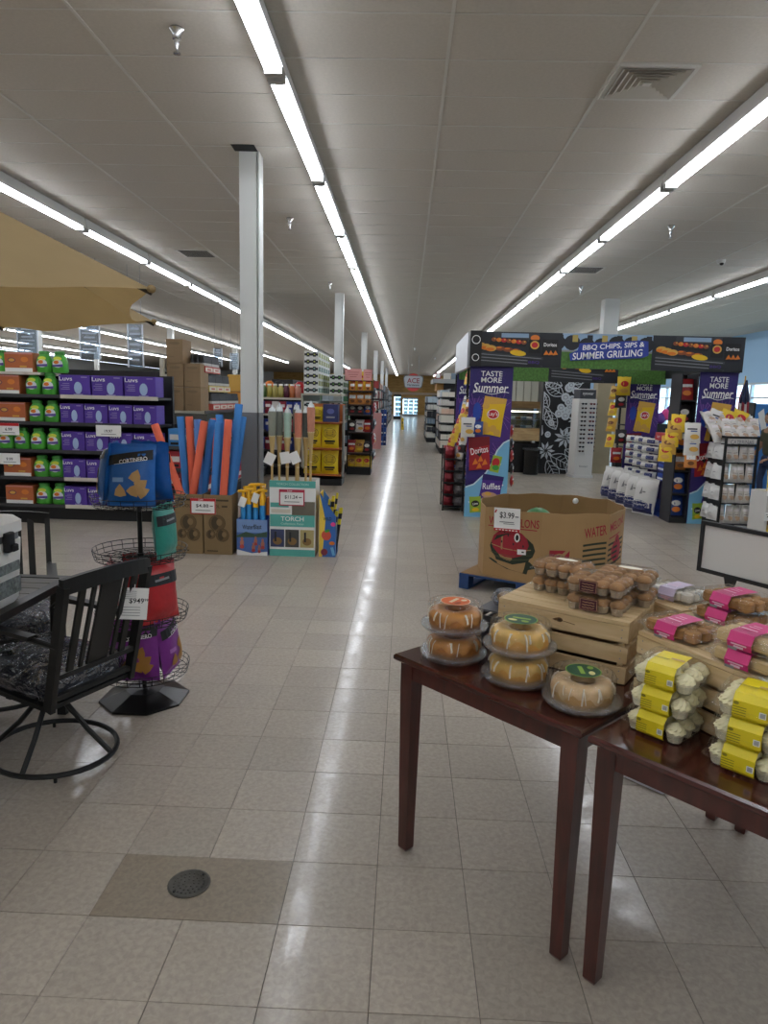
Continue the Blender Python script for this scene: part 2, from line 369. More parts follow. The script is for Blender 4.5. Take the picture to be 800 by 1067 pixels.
# round floor drain
g = G(); dm = mat('drain_iron', '4c4a44', .55, .4, var=.2, vs=40)
g.lathe([(.072, .0005), (.072, .003), (.066, .0045), (.064, .003), (0.0, .003)], dm, 28)
dr = thing('floor_drain', 'round dark metal drain cover set in the brown floor patch', 'drain', (-.692, 2.125, 0), 0, None, g)
gg = G()
for r_ in (.018, .034, .05):
    n = int(r_*420)
    for k in range(n):
        a = 2*math.pi*k/n; gg.lathe([(.0035, .0032), (.003, .0052), (0, .0055)], dm, 5, (r_*math.cos(a), r_*math.sin(a), 0))
stuff('drain_studs', gg, parent=dr)
for a in (.9, 4.0):
    g = G(); g.lathe([(.005, .003), (.005, .0065), (0, .007)], blackmat, 6, (.058*math.cos(a), .058*math.sin(a), 0)); obj('screw', g, dr)

# ------------------------------------------------------------------ ceiling
ceil_m = mat('ceiling_tile', 'ccc6bb', .85, var=.04, vs=40, bump=.25, bs=160); tee_m = mat('ceiling_tee', 'd6d4cc', .6)
g = G(); g.box(XL, XR, YN, YF, H+.02, H+.25, mat('plenum_dark', '55534f', .9)); ceiling = struct('ceiling', g)
PX, PY = 1.2192, .6096; CX0, CY0 = .219, 4.85
q, e = PX/2-.008, PY/2-.005
pg = G(); pg.loft([[(-q, -e, .018), (-q, e, .018), (q, e, .018), (q, -e, .018)], [(-q, -e, .005), (-q, e, .005), (q, e, .005), (q, -e, .005)],
    [(-q+.006, -e+.006, 0), (-q+.006, e-.006, 0), (q-.006, e-.006, 0), (q-.006, -e+.006, 0)]], ceil_m, None, False)
panel_me = pg.mesh('ceiling_panel'); cfar = G(); cand = []
for j in range(-32, int((YF-CY0)/PY)+1):
    for i in range(int((XL-CX0)/PX), int((XR-CX0)/PX)):
        x, y = CX0+(i+.5)*PX, CY0+(j+.5)*PY
        vis = y > 3.8 and -.62*y-1.2 < x < .58*y+1.2
        cand.append((0 if vis else 1, math.hypot(x*.5, y), x, y))
cand.sort()
for k, (v, d, x, y) in enumerate(cand):
    if abs(x-(CX0-1.5*PX)) < .7 and 6.9 < y < 7.35 and False: continue
    z = H+.003
    if v == 0 and k < 280: obj('ceiling_panel', panel_me, ceiling, (x, y, z+.002*rnd.random()))
    else: cfar.add([(x-q, y-e, z), (x-q, y+e, z), (x+q, y+e, z), (x+q, y-e, z)], [(0, 1, 2, 3)], ceil_m)
stuff('ceiling_panel_field', cfar, parent=ceiling)
mt = G(); mt.box(-.012, .012, YN, YF, 0, .03, tee_m); mt_me = mt.mesh('ceiling_tee')
for i in range(int((XL-CX0)/PX), int((XR-CX0)/PX)+1): obj('ceiling_tee', mt_me, ceiling, (CX0+i*PX, 0, H))
ct = G()
for j in range(-32, int((YF-CY0)/PY)+1): ct.box(XL, XR, CY0+j*PY-.006, CY0+j*PY+.006, H+.0015, H+.03, tee_m)
stuff('cross_tees', ct, parent=ceiling)

# ------------------------------------------------------------------ walls
wallw = mat('wall_paint', 'd8d8d4', .7); wallb = mat('wall_blue', '9fc6e6', .6); brownwall = wood('wall_wood', 'a5803f', 'c09a58', .6, (.6, .6, 3), ws=2)
g = G(); g.box(XL, XR, YF, YF+.2, 0, H, brownwall); wb = struct('wall_back', g)
g = G(); g.box(XL, XL+12, YF-.06, YF, 0, H, wallw); g.box(XL+12, XR, YF-.1, YF, 2.05, 2.3, wood('ledge_wood', 'b8a58c', 'cdbba2', .6, (.5, 4, 4))); struct('trim_1', g)
g = G(); g.box(XL-.2, XL, YN, YF, 0, H, wallw); struct('wall_left', g)
g = G(); g.box(XL, XR, YN-.2, YN, 0, H, wallw); struct('wall_front', g)
WY0, WY1, WN, WZ0, WZ1 = 13., 43., 20, .55, 2.46
g = G(); g.box(XR, XR+.2, YN, WY0, 0, H, wallb); g.box(XR, XR+.2, WY1, YF, 0, H, wallb); g.box(XR, XR+.2, WY0, WY1, WZ1, H, wallb); g.box(XR, XR+.2, WY0, WY1, 0, WZ0, mat('wall_low', 'bcc6cc', .7))
struct('wall_right', g)
alu = mat('window_frame', 'b9c3cb', .4, .5); glass = clear('window_glass', 'e9f4f8', .05, .02)
ww = (WY1-WY0)/WN
for k in range(WN):
    a = WY0+k*ww; g = G()
    for y0, y1, z0, z1 in ((a, a+.06, WZ0, WZ1), (a+ww-.06, a+ww, WZ0, WZ1), (a+.06, a+ww-.06, WZ0, WZ0+.07), (a+.06, a+ww-.06, WZ1-.07, WZ1), (a+.06, a+ww-.06, 1.95, 2.0)): g.box(XR+.05, XR+.15, y0, y1, z0, z1, alu)
    f = struct('window_%d' % (k+1), g)
    for z0, z1 in ((WZ0+.07, 1.95), (2.0, WZ1-.07)):
        g = G(); g.box(XR+.09, XR+.1, a+.06, a+ww-.06, z0, z1, glass); obj('pane', g, f)
# ground and planting outside the windows
g = G(); g.box(XR+.2, XR+40, -5, 90, -.1, 0, mat('pavement', 'b8b4ac', .9, var=.1, vs=2)); struct('pavement_outside', g)
leaf1 = mat('bush_leaf', '3f6a35', .6, var=.3, vs=6); leaf2 = mat('bush_leaf_dark', '2c4d2a', .6, var=.3, vs=6)
lm_ = None
def leafcloud(n, rx, rz, m, seed, ls=.09):
    rnd = random.Random(seed); g = G()
    for _ in range(n):
        a, b = rnd.uniform(0, 6.28), math.asin(rnd.uniform(-1, 1)); rr_ = rnd.uniform(.5, 1); c = Vector((rx*rr_*math.cos(b)*math.cos(a), rx*rr_*math.cos(b)*math.sin(a), rz*(1+rr_*math.sin(b))))
        T = Matrix.Translation(c) @ Matrix.Rotation(rnd.uniform(0, 6), 4, 'Z') @ Matrix.Rotation(rnd.uniform(-1, 1), 4, 'X')
        g.add([(-ls*.4, 0, 0), (0, -ls, 0), (ls*.4, 0, 0.02), (0, ls, 0)], [(0, 1, 2, 3)], m, T)
    return g
for k, (y, rx, rz, m) in enumerate(((23.0, .7, .8, leaf1), (25.2, .6, .65, leaf2), (27.5, .9, .9, leaf1), (31., .8, .75, leaf2))):
    g = G(); g.tube([(0, 0, 0), (.03, 0, rz*.9)], .04, brownp, 6)
    t = thing('bush', 'green bush outside the windows beside the blue wall, %s along the glass' % ORD[k], 'bush', (XR+1.4, y, 0), 0, 'bushes outside the windows', g)
    stuff('foliage', leafcloud(520, rx, rz, m, k), parent=t)

# ------------------------------------------------------------------ columns
colw = mat('column_white', 'd2d4d0', .55); colg = mat('column_grey', '77787a', .6)
def column(x, y, z1, split, lower, name='column'):
    g = G()
    g.box(-.09, .085, -.1, .1, split, z1, colw); g.box(.085, .098, -.06, .06, split, z1, mat('column_seam', '9b9c98', .6)); g.box(.098, .112, -.1, .1, split, z1, colw)
    o = struct(name, g, loc=(x, y, 0))
    g = G(); g.box(-.09, .085, -.1, .1, 0, split, lower); g.box(.085, .098, -.06, .06, 0, split, lower); g.box(.098, .112, -.1, .1, 0, split, lower); obj('column_base', g, o)
    return o
for k, y in enumerate((7.5, 17.0, 26.8, 36.8, 46.8, 56.8)): column(-1.66, y, H, 1.47, colg)
for x in (-9., -16.3):
    for y in (17., 26.8, 36.8): column(x, y, H, 1.47, colg)
beige = mat('pillar_cladding', 'a39578', .6, var=.08, vs=3)
g = G(); g.box(-.17, .17, -.17, .17, 2.3, H, colw); o = struct('column', g, loc=(4.70, 17.0, 0)); g = G(); g.box(-.2, .2, -.2, .2, 0, 2.3, beige); obj('column_base', g, o)
# black plate under the ceiling, coloured as the shade inside a hole by the near column
p0, p1 = on(243, 154.5, H), on(262, 163, H)
g = G(); g.box(min(p0.x, -1.78), -1.56, 7.22, 7.4, H-.004, H-.001, blackmat); obj('ceiling_hole_shade', g, ceiling)

# ------------------------------------------------------------------ strip lights
tube_e = emission('fluorescent_tube', 'f1f6ff', TUBE_STRENGTH); house = mat('lamp_housing', 'd9d9d6', .5); cap = mat('lamp_socket', 'b4b4b0', .5)
FL = 2.4384
g = G(); a = FL/2-.02
g.slab([(-.045, .14), (-.07, .03), (-.07, 0), (.07, 0), (.07, .03), (.045, .14)], -a, a, house); house_me = g.mesh('strip_light')
g = G(); g.tube([(0, -a+.07, 0), (0, a-.07, 0)], .0145, tube_e, 8); tube_me = g.mesh('lamp_tube')
g = G(); g.box(-.062, .062, -.03, .03, -.045, .0, cap)
sock_me = g.mesh('lamp_sockets')
g = G(); g.box(-.006, .006, -.01, .01, .12, .16, cap); hang_me = g.mesh('lamp_hanger')
SL = Proto('strip_light', 'strip light', house_me, [('lamp_tube', tube_me, TR(-.044, 0, -.02), None), ('lamp_tube', tube_me, TR(.044, 0, -.02), None), ('lamp_socket', sock_me, TR(0, a-.04, 0), None), ('lamp_socket', sock_me, TR(0, .04-a, 0), None)])
rows = {0: 'over the main aisle', 1: 'over the bakery tables', 2: 'nearest the blue wall', -1: 'over the detergent shelves', -2: 'second beyond the umbrella', -3: 'third beyond the umbrella', -4: 'fourth beyond the umbrella', -5: 'fifth beyond the umbrella', -6: 'sixth beyond the umbrella'}
LZ = H-.145
for k, nm in rows.items():
    X = -1.0+3.6576*k; ya, yb = {0: (-12, 73), 1: (-12, 73), 2: (-12, 46), -1: (-12, 60), -2: (-7, 50)}.get(k, (7, 50)); n = 0  # rows run on unseen behind the viewer, extended to add frontal light
    y = 5.34-FL/2-math.floor((5.34-FL/2-ya)/FL)*FL
    while y < yb-1:
        vis = y > (4.6 if k == 0 else 5.2 if k == 1 else 6)
        if vis: n += 1; lab = 'white ceiling strip light, %s from the near end of the row %s' % (ORD[min(n-1, 29)], nm)
        else: lab = 'unseen white ceiling strip light behind the viewer in the row %s' % nm
        SL.put(lab, (X, y, LZ), 0, 'strip lights in the row '+nm); y += FL

# ------------------------------------------------------------------ things on the ceiling
ventm = mat('vent_white', 'd3d1c9', .5); ventd = mat('vent_dark', '2c2b29', .8)
vent = thing('ceiling_vent', 'large square louvred air vent in the ceiling beside the bakery light row', 'vent', (CX0+PX+.3, CY0+1.5*PY, H-.002))
g = G(); A = .29
for x0, x1, y0, y1 in ((-A, A, -A, -A+.03), (-A, A, A-.03, A), (-A, -A+.03, -A+.03, A-.03), (A-.03, A, -A+.03, A-.03)): g.box(x0, x1, y0, y1, -.012, .012, ventm)
obj('frame', g, vent); g = G(); g.box(-A+.02, A-.02, -A+.02, A-.02, .008, .012, ventd); obj('backing', g, vent)
for k in range(5):
    r0 = .25-.045*k; r1 = r0-.026; g = G()
    g.loft([[(-r0, -r0, -.016), (r0, -r0, -.016), (r0, r0, -.016), (-r0, r0, -.016)], [(-r1, -r1, .006), (r1, -r1, .006), (r1, r1, .006), (-r1, r1, .006)]], ventm, None, False, False, False)
    obj('louvre', g, vent)
g = G(); g.box(-.03, .03, -.03, .03, -.014, -.008, ventm); obj('centre_plate', g, vent)
for lab, (px, py) in (('flat perforated air vent in the ceiling above the detergent shelves', (205, 264)), ('flat perforated air vent in the ceiling near the sausage banner', (610, 281))):
    p = on(px, py, H); v = thing('ceiling_vent', lab, 'vent', (p.x, p.y, H-.008)); g = G(); g.box(-.3, .3, -.3, .3, 0, .01, ventm); obj('frame', g, v)
    g = G()
    for i in range(7): g.box(-.25, .25, -.26+.08*i, -.22+.08*i, -.004, .002, ventd)
    obj('grille', g, v)
chrome = mat('chrome', 'c8c8c6', .25, .9)
g = G(); g.lathe([(.045, .10), (.05, .09), (.03, .06), (.028, .03), (.018, .028), (.018, 0), (.008, -.02), (.008, -.05), (.024, -.052), (.024, -.06), (0, -.062)], chrome, 14); spr_me = g.mesh('sprinkler')
for lab, (px, py) in (('chrome ceiling sprinkler by itself ahead of the near column', (184, 36)), ('chrome ceiling sprinkler beyond the near white column', (302, 230)), ('chrome ceiling sprinkler above the stack of seltzer cases', (344, 296)),
        ('chrome ceiling sprinkler between the two rows of lights by the blue wall', (699, 238)), ('chrome ceiling sprinkler above the middle of the sausage banner', (605, 300)), ('small ceiling sprinkler before the hardware sign, nearest of three', (432, 363)), ('small ceiling sprinkler before the hardware sign, on its purple tower side', (453, 373)), ('small ceiling sprinkler right above the red hardware sign', (429, 380))):
    p = on(px, py, H-.04); thing('sprinkler', lab, 'sprinkler', (p.x, p.y, H-.1), 0, 'ceiling sprinklers', spr_me)
p = on(751, 274, H-.05); g = G(); g.lathe([(.07, .06), (.07, .03), (.055, 0), (0, -.005)], mat('cam_white', 'dcdcd8', .4), 16); t = thing('security_camera', 'small white dome camera on the ceiling near the blue wall', 'camera', (p.x, p.y, H-.06), 0, None, g)
g = G(); g.ell((0, -.03, -.005), .035, .03, .03, black); obj('lens', g, t)
# ================================================================== PATIO SET, UMBRELLA, COOLER, SPINNER RACK
iron = mat('patio_iron', '242423', .42, .35); slatm = mat('patio_slat', '56534d', .55, var=.12, vs=6, stretch=(1, 8, 8))
# ---- umbrella
canvas = mat('umbrella_canvas', 'a58f66', .85, var=.06, vs=5, bump=.1, bs=300); _nt = canvas.node_tree; _pb = _nt.nodes['Principled BSDF']; _tr = _nt.nodes.new('ShaderNodeBsdfTranslucent'); _tr.inputs[0].default_value = (*lin('b79a66'), 1); _mx = _nt.nodes.new('ShaderNodeMixShader'); _mx.inputs[0].default_value = .35
_nt.links.new(_pb.outputs[0], _mx.inputs[1]); _nt.links.new(_tr.outputs[0], _mx.inputs[2]); _nt.links.new(_mx.outputs[0], _nt.nodes['Material Output'].inputs[0])
polem = mat('umbrella_pole', '3a3026', .5, .2)
ucx, ucy, uz, ur = -2.39, 2.48, 2.0, 1.525
umb = thing('patio_umbrella', 'tan canvas patio umbrella spread over the black patio table', 'umbrella', (ucx, ucy, 0))
def urim(k, t=0.):                       # rim corner k, octagon turned so that two corners face the aisle
    a = R(-3.+45*k); x, y = ur*math.cos(a), ur*math.sin(a)
    return Vector((x, y, uz-.045*(1 if y < -.8 and x < 1.2 else 0)))
uap = Vector((0, 0, 2.72))
for k in range(8):
    g = G(); A, B = urim(k), urim(k+1); nu, nv = 10, 8; vs = []; fs = []; rnd = random.Random(k)
    for j in range(nv+1):
        v = j/nv
        for i in range(nu+1):
            u = i/nu; p = uap.lerp(A.lerp(B, u), v); d = math.sin(math.pi*u)
            p = p + (Vector((0, 0, 0))-Vector((A+B).normalized())*.13*0)*1
            sag = .05*d*v*v; inw = .09*d*v**3
            c = (A+B)/2; c.z = 0; c.normalize()
            p = p - c*inw + Vector((0, 0, -sag*.6 + .012*d*math.sin(u*9+v*5+k)*v))
            vs.append(p)
    for j in range(nv):
        for i in range(nu): a = j*(nu+1)+i; fs.append((a, a+1, a+nu+2, a+nu+1))
    g.add(vs, fs, canvas, None, True); obj('canopy_panel', g, umb)
    g = G(); g.tube([uap-Vector((0, 0, .03)), A-Vector((0, 0, .015))], .007, polem, 6); obj('rib', g, umb)
    g = G(); g.ell(tuple(A), .016, .016, .014, canvas, 8, 6); obj('rib_tip', g, umb)
g = G(); g.tube([(0, 0, .02), (0, 0, 2.76)], .02, polem, 12); g.ell((0, 0, 2.79), .03, .03, .04, polem, 10, 6); obj('pole', g, umb)
g = G(); g.lathe([(.26, 0), (.26, .03), (.1, .07), (.05, .1), (.03, .12), (.03, .3)], iron, 24); obj('base', g, umb)
# ---- table
tx0, tx1, ty0, ty1, tz = -3.11, -1.67, 1.55, 3.41, .72
tab = thing('patio_table', 'black patio table with grey slatted top under the tan umbrella', 'table', ((tx0+tx1)/2, (ty0+ty1)/2, 0))
hx, hy = (tx1-tx0)/2, (ty1-ty0)/2
for nm, b in (('table_rim', (-hx, hx, -hy, -hy+.05)), ('table_rim', (-hx, hx, hy-.05, hy)), ('table_rim', (-hx, -hx+.05, -hy+.05, hy-.05)), ('table_rim', (hx-.05, hx, -hy+.05, hy-.05))):
    g = G(); g.box(*b, tz-.035, tz, iron); obj(nm, g, tab)
n = 19; sw = (2*hy-.1)/n
for k in range(n):
    y0 = -hy+.05+k*sw+.003
    if k == 9:
        for x0, x1 in ((-hx+.05, -.03), (.03, hx-.05)):
            g = G(); g.box(x0, x1, y0, y0+sw-.006, tz-.014, tz-.003, slatm); obj('slat', g, tab)
    else:
        g = G(); g.box(-hx+.05, hx-.05, y0, y0+sw-.006, tz-.014, tz-.003, slatm); obj('slat', g, tab)
for sx in (-1, 1):
    for sy in (-1, 1):
        g = G(); g.bar((sx*(hx-.06), sy*(hy-.06), .0), (sx*(hx-.06), sy*(hy-.06), tz-.03), .045, .045, iron); obj('leg', g, tab)
g = G(); g.box(-hx+.05, hx-.05, .05, .09, tz-.035, tz-.016, iron)
obj('cross_bar', g, tab)
# ---- cooler
coolw = mat('cooler_white', 'e4e3dd', .45); coolg = mat('cooler_gasket', '77787a', .6); coold = mat('cooler_mesh', '6d7472', .6, var=.5, vs=60)
ck = thing('cooler', 'white hard ice chest with black latches on the patio table', 'cooler', (-1.985, 2.72, tz), 0)
cwx, cwy, ch = .58, .60, .28
g = G(); g.loft([rr(cwx-.05, cwy-.05, .05, .0), rr(cwx-.03, cwy-.03, .05, .02), rr(cwx, cwy, .05, .27), rr(cwx, cwy, .05, .285)], coolw); obj('body', g, ck)
g = G(); g.loft([rr(cwx-.012, cwy-.012, .05, .285), rr(cwx-.012, cwy-.012, .05, .318)], coolg); obj('gasket', g, ck)
g = G(); g.loft([rr(cwx+.01, cwy+.01, .05, .318), rr(cwx+.01, cwy+.01, .05, .365), rr(cwx-.03, cwy-.03, .05, .386), rr(cwx-.1, cwy-.1, .05, .39)], coolw); obj('lid', g, ck)
for y in (-.15, .15):
    g = G(); g.rbox(.03, .06, .085, .012, blackmat, TR(cwx/2+.012, y, .245)); obj('latch', g, ck)
    g = G(); g.rbox(.02, .04, .03, .008, blackmat, TR(cwx/2+.036, y, .25)); obj('latch_button', g, ck)
for z0, z1 in ((.05, .12), (.15, .19)):
    g = G(); g.box(cwx/2-.004, cwx/2+.003, -.24, .24, z0, z1, coold); obj('side_window', g, ck)
P = Print(); P.text('YUKON', 0, .225, .024, greyp); obj('lettering', P.mesh('lettering'), ck, T=TR(cwx/2+.003, 0, .0, R(90)))
for ax in (-1, 1):
    for ay in (-1, 1):
        g = G(); g.rbox(.05, .05, .006, .01, blackmat, TR(ax*.2, ay*.2, -.001)); obj('rubber_foot', g, ck)
# ---- swivel chairs
wrap = clear('plastic_wrap', 'dde1ea', .24, .22, .95); seatm = mat('cushion_navy', '33353f', .7, bump=.3, bs=25)
def lin2(a, b, t): return tuple(a[i]+(b[i]-a[i])*t for i in range(3))
def chair_proto():
    parts = []
    g = G(); g.tube([(.29*math.cos(2*math.pi*i/36), .29*math.sin(2*math.pi*i/36), .03) for i in range(36)], .0125, iron, 8, True); parts.append(('base_ring', g.mesh('base_ring'), None, None))
    for k in range(4):
        a = R(20+90*k); g = G(); g.tube([(.285*math.cos(a), .285*math.sin(a), .035), (.17*math.cos(a), .17*math.sin(a), .14), (.045*math.cos(a), .045*math.sin(a), .285)], .0125, iron, 8); parts.append(('spoke', g.mesh('spoke'), None, None))
        a += .5; g = G(); g.lathe([(.008, 0), (.008, .02)], blackmat, 8, (.29*math.cos(a), .29*math.sin(a), 0)); parts.append(('foot_glide', g.mesh('foot_glide'), None, None))
    g = G(); g.lathe([(.05, .25), (.05, .30), (.035, .31), (.035, .345)], iron, 14); parts.append(('swivel', g.mesh('swivel'), None, None))
    g = G()
    for a, b in (((-.24, -.25, .36), (.24, -.25, .36)), ((-.24, .25, .38), (.24, .25, .38)), ((-.24, -.25, .36), (-.24, .25, .38)), ((.24, -.25, .36), (.24, .25, .38)), ((-.24, 0, .355), (.24, 0, .355))): g.bar(a, b, .03, .02, iron)
    parts.append(('seat_frame', g.mesh('seat_frame'), None, None))
    g = G(); g.loft([rr(.42, .46, .08, .376, 4), rr(.47, .50, .08, .40, 4), rr(.47, .50, .08, .45, 4), rr(.40, .44, .08, .478, 4)], seatm); parts.append(('cushion', g.mesh('cushion'), None, None))
    rnd = random.Random(5); g = G(); rings = []
    for w_, z in ((.50, .37), (.55, .39), (.56, .455), (.50, .488), (.3, .495)):
        rings.append([(x+rnd.uniform(-.018, .018), y+rnd.uniform(-.018, .018), zz+rnd.uniform(-.012, .012)) for x, y, zz in rr(w_*.9, w_-.02, .08, z, 6)])
    g.loft(rings, wrap); parts.append(('plastic_wrapping', g.mesh('plastic_wrapping'), None, None))
    lean = .13; zt = .90
    for s in (-1, 1):
        g = G(); g.bar((s*.24, -.26, .35), (s*.245, -.26-lean, zt), .028, .045, iron, (1, 0, 0)); parts.append(('back_post', g.mesh('back_post'), None, None))
    def bk(z): return -.26-lean*(z-.35)/.55
    g = G(); N = 10; pts = [(.258*(2*i/N-1), bk(zt)-.035*(1-(2*i/N-1)**2), zt+.02*(1-(2*i/N-1)**2)) for i in range(N+1)]
    rings = [[(x, y-.012, z-.035), (x, y+.012, z-.035), (x, y+.012, z+.03), (x, y-.012, z+.03)] for x, y, z in pts]; g.loft(rings, iron, None, False); parts.append(('top_rail', g.mesh('top_rail'), None, None))
    g = G(); g.bar((-.24, bk(.5), .5), (.24, bk(.5), .5), .03, .02, iron); g.bar((-.24, bk(.40), .40), (.24, bk(.40), .40), .03, .02, iron); parts.append(('lower_rail', g.mesh('lower_rail'), None, None))
    for x, w_ in ((-.155, .035), (.155, .035), (.095, .02), (-.095, .02), (0, .12)):
        g = G(); c = .03*(1-(x/.24)**2); g.bar((x, bk(.5), .5), (x, bk(zt)-c, zt), w_, .012, iron, (1, 0, 0)); parts.append(('slat', g.mesh('slat'), None, None))
    for s in (-1, 1):
        g = G(); g.tube([(s*.245, bk(.66), .64), (s*.255, 0, .655), (s*.255, .2, .645), (s*.25, .255, .60), (s*.24, .25, .38)], .014, iron, 8); g.box(s*.255-.025, s*.255+.025, -.2, .2, .652, .668, iron); parts.append(('armrest', g.mesh('armrest'), None, None))
    return Proto('patio_chair', 'chair', None, parts)
PC = chair_proto()
PC.put('black metal swivel patio chair on ring base with price tag on its back', (-1.575, 2.95, 0), R(65), 'swivel patio chairs', scale=(.88, 1, 1))
PC.put('black metal swivel patio chair standing behind the table and white cooler', (-2.15, 3.56, 0), R(208), 'swivel patio chairs')
# price tag hung over the back of the near chair
P = Print(); P.rect(0, 0, .12, .14, paper); P.text('$949', .012, .012, .026, black); P.text('99', .052, .018, .012, black)
for k in range(5): P.rect(-.02, .055-.008*k, .06, .002, greyp)
for k in range(4): P.rect(-.01, -.015-.012*k, .08, .0025, greyp)
g = G(); g.box(-.06, .06, 0, .002, -.07, .07, paper); g.box(-.002, .002, 0, .002, .07, .085, paper)
p = at(139, 629, 2.90); t = thing('price_tag', 'large white price tag hanging on the near swivel chair back', 'tag', p, (R(-4), R(6), R(20)), None, P.mesh('price_tag', None, g))

# ---- spinner rack with bags of snacks
wire = mat('black_wire', '161616', .4, .3)
sx, sy = -1.385, 3.57
rack = thing('spinner_rack', 'black wire spinner rack on octagonal base holding snack bags', 'rack', (sx, sy, 0))
g = G(); o8 = lambda r, z: [(r*math.cos(R(22.5+45*i)), r*math.sin(R(22.5+45*i)), z) for i in range(8)]
g.loft([o8(.235, 0), o8(.235, .012), o8(.10, .055), o8(.03, .06)], mat('rack_base', '121212', .3), None, False); obj('base', g, rack)
g = G(); g.tube([(0, 0, .05), (0, 0, 1.30)], .0125, wire, 10); obj('pole', g, rack)
def basket(r, hh):
    g = G(); q = .0022
    C = lambda rad, z: g.tube([(rad*math.cos(2*math.pi*i/28), rad*math.sin(2*math.pi*i/28), z) for i in range(28)], q, wire, 4, True)
    C(r, hh); C(r-.004, hh*.5); C(r-.012, 0)
    for k in range(5): C(.04+.036*k, .0)
    for k in range(24):
        a = 2*math.pi*k/24; c, s = math.cos(a), math.sin(a); g.tube([(.014*c, .014*s, 0), ((r-.012)*c, (r-.012)*s, 0), (r*c, r*s, hh)], q*.8, wire, 4)
    g.lathe([(.018, -.02), (.018, .02)], wire, 10)
    return g.mesh('wire_basket')
tiers = [.155, .46, .795, 1.075]
bme = basket(.24, .05)
for z in tiers: obj('wire_basket', bme, rack, (0, 0, z))
def snack(name, c1, c2, seed, chip, plain=False):
    m1 = mat(name, c1, .32, var=.08, vs=20, bump=.35, bs=22); B = Bag(.24, .32, .10); body = B.mesh(name, m1, 10, 12, seed=seed, wr=.006)
    P = Print(.0004); P.poly([(-.11, .195), (.11, .235), (.11, .275), (-.11, .235)], black) if False else None
    s = 8
    for i in range(s):                       # slanted black band
        x0, x1 = -.108+.216*i/s, -.108+.216*(i+1)/s; f = lambda x: .205+.16*(x+.11)
        P.k = 0; P.poly([(x0, f(x0)), (x1, f(x1)), (x1, f(x1)+.05), (x0, f(x0)+.05)], black)
    P.k = 2; P.text('CORTINERO', .018, .234, .020, white, .135, 9)
    P.line([(-.075+.02*i, .2075+.16*(-.075+.02*i+.11)-.002) for i in range(9)], .002, white)
    for x, z, a in ((.03, .15, 70), (.055, .11, 40), (.02, .08, 60), (-.045, .075, 90), (.06, .075, 20)):
        P.poly([(x+.036*math.cos(R(a+d))*k_, z+.036*math.sin(R(a+d))*k_) for d, k_ in ((0, 1.1), (60, .7), (120, .95), (180, .7), (240, 1.0), (300, .7))], chip)
    P.rect(-.055, .135, .055, .022, c2, 0, 2)
    dec = P.mesh('print', B.y)
    Pb = Print(.0004)
    for i in range(8): Pb.k = 0; Pb.poly([(-.1125+.0281*i, .2), (-.1125+.0281*(i+1), .2), (-.1125+.0281*(i+1), .26), (-.1125+.0281*i, .26)], black)
    Pb.k = 1; Pb.rect(-.01, .228, .09, .012, greyp, 3, 4)
    if plain: return Proto('snack_bag', 'snack bag', body, [('black_band', Pb.mesh('black_band', B.y), None, None)])
    return Proto('snack_bag', 'snack bag', body, [('print', dec, None, None)])
chipc = mat('chip_print', 'c9a166', .5); chipd = mat('chip_brown', 'a1712f', .5)
SB = snack('blue_bag', '2166b4', mat('pale_blue', '7fa9d8', .5), 1, chipc); SP = snack('purple_bag', '7a2a86', mat('pale_purple', 'a96fb6', .5), 2, chipd)
SR = snack('red_bag', 'b5262b', mat('pale_red', 'd98078', .5), 3, chipc, True); ST = snack('teal_bag', '2c8a7b', mat('pale_teal', '8fc6bb', .5), 4, chipc, True)
def ringbag(proto, lab, tier, ang, lean=-8, r=.165, dz=.008, grp='snack bags on the spinner rack', sc_=1):
    a = R(ang); proto.put(lab, (sx+r*math.cos(a), sy+r*math.sin(a), tiers[tier]+dz), (R(lean), 0, a+math.pi/2), grp, scale=sc_)
# top tier
ringbag(SB, 'bright blue snack bag with black band facing the aisle, top of spinner rack', 3, -84, -8, .135)
ringbag(SB, 'blue snack bag turned sideways beside the aisle-facing one, top of spinner rack', 3, -168, -8, .16)
ringbag(SB, 'blue snack bag peeking out behind on the noodle side, top of spinner rack', 3, 72, -6, .13)
ringbag(ST, 'teal snack bag alone in the second basket of the spinner rack', 2, -8, -4, .15, .008, 'snack bags on the spinner rack', .88)
ringbag(SR, 'red snack bag at the noodle side of the third basket', 1, -30, -6, .15)
ringbag(SR, 'red snack bag seen behind the chair back, third basket', 1, -160, -2, .165)
ringbag(SR, 'red snack bag leaning at the back of the third basket', 1, 100, -6, .15)
ringbag(SP, 'purple snack bag facing the aisle in the lowest basket', 0, -84, -8, .15)
ringbag(SP, 'purple snack bag behind the chair slats in the lowest basket', 0, -168, -8, .155)
ringbag(SP, 'purple snack bag at the noodle side of the lowest basket', 0, -2, -8, .155)
ringbag(SP, 'purple snack bag at the back of the lowest basket', 0, 100, -8, .15)
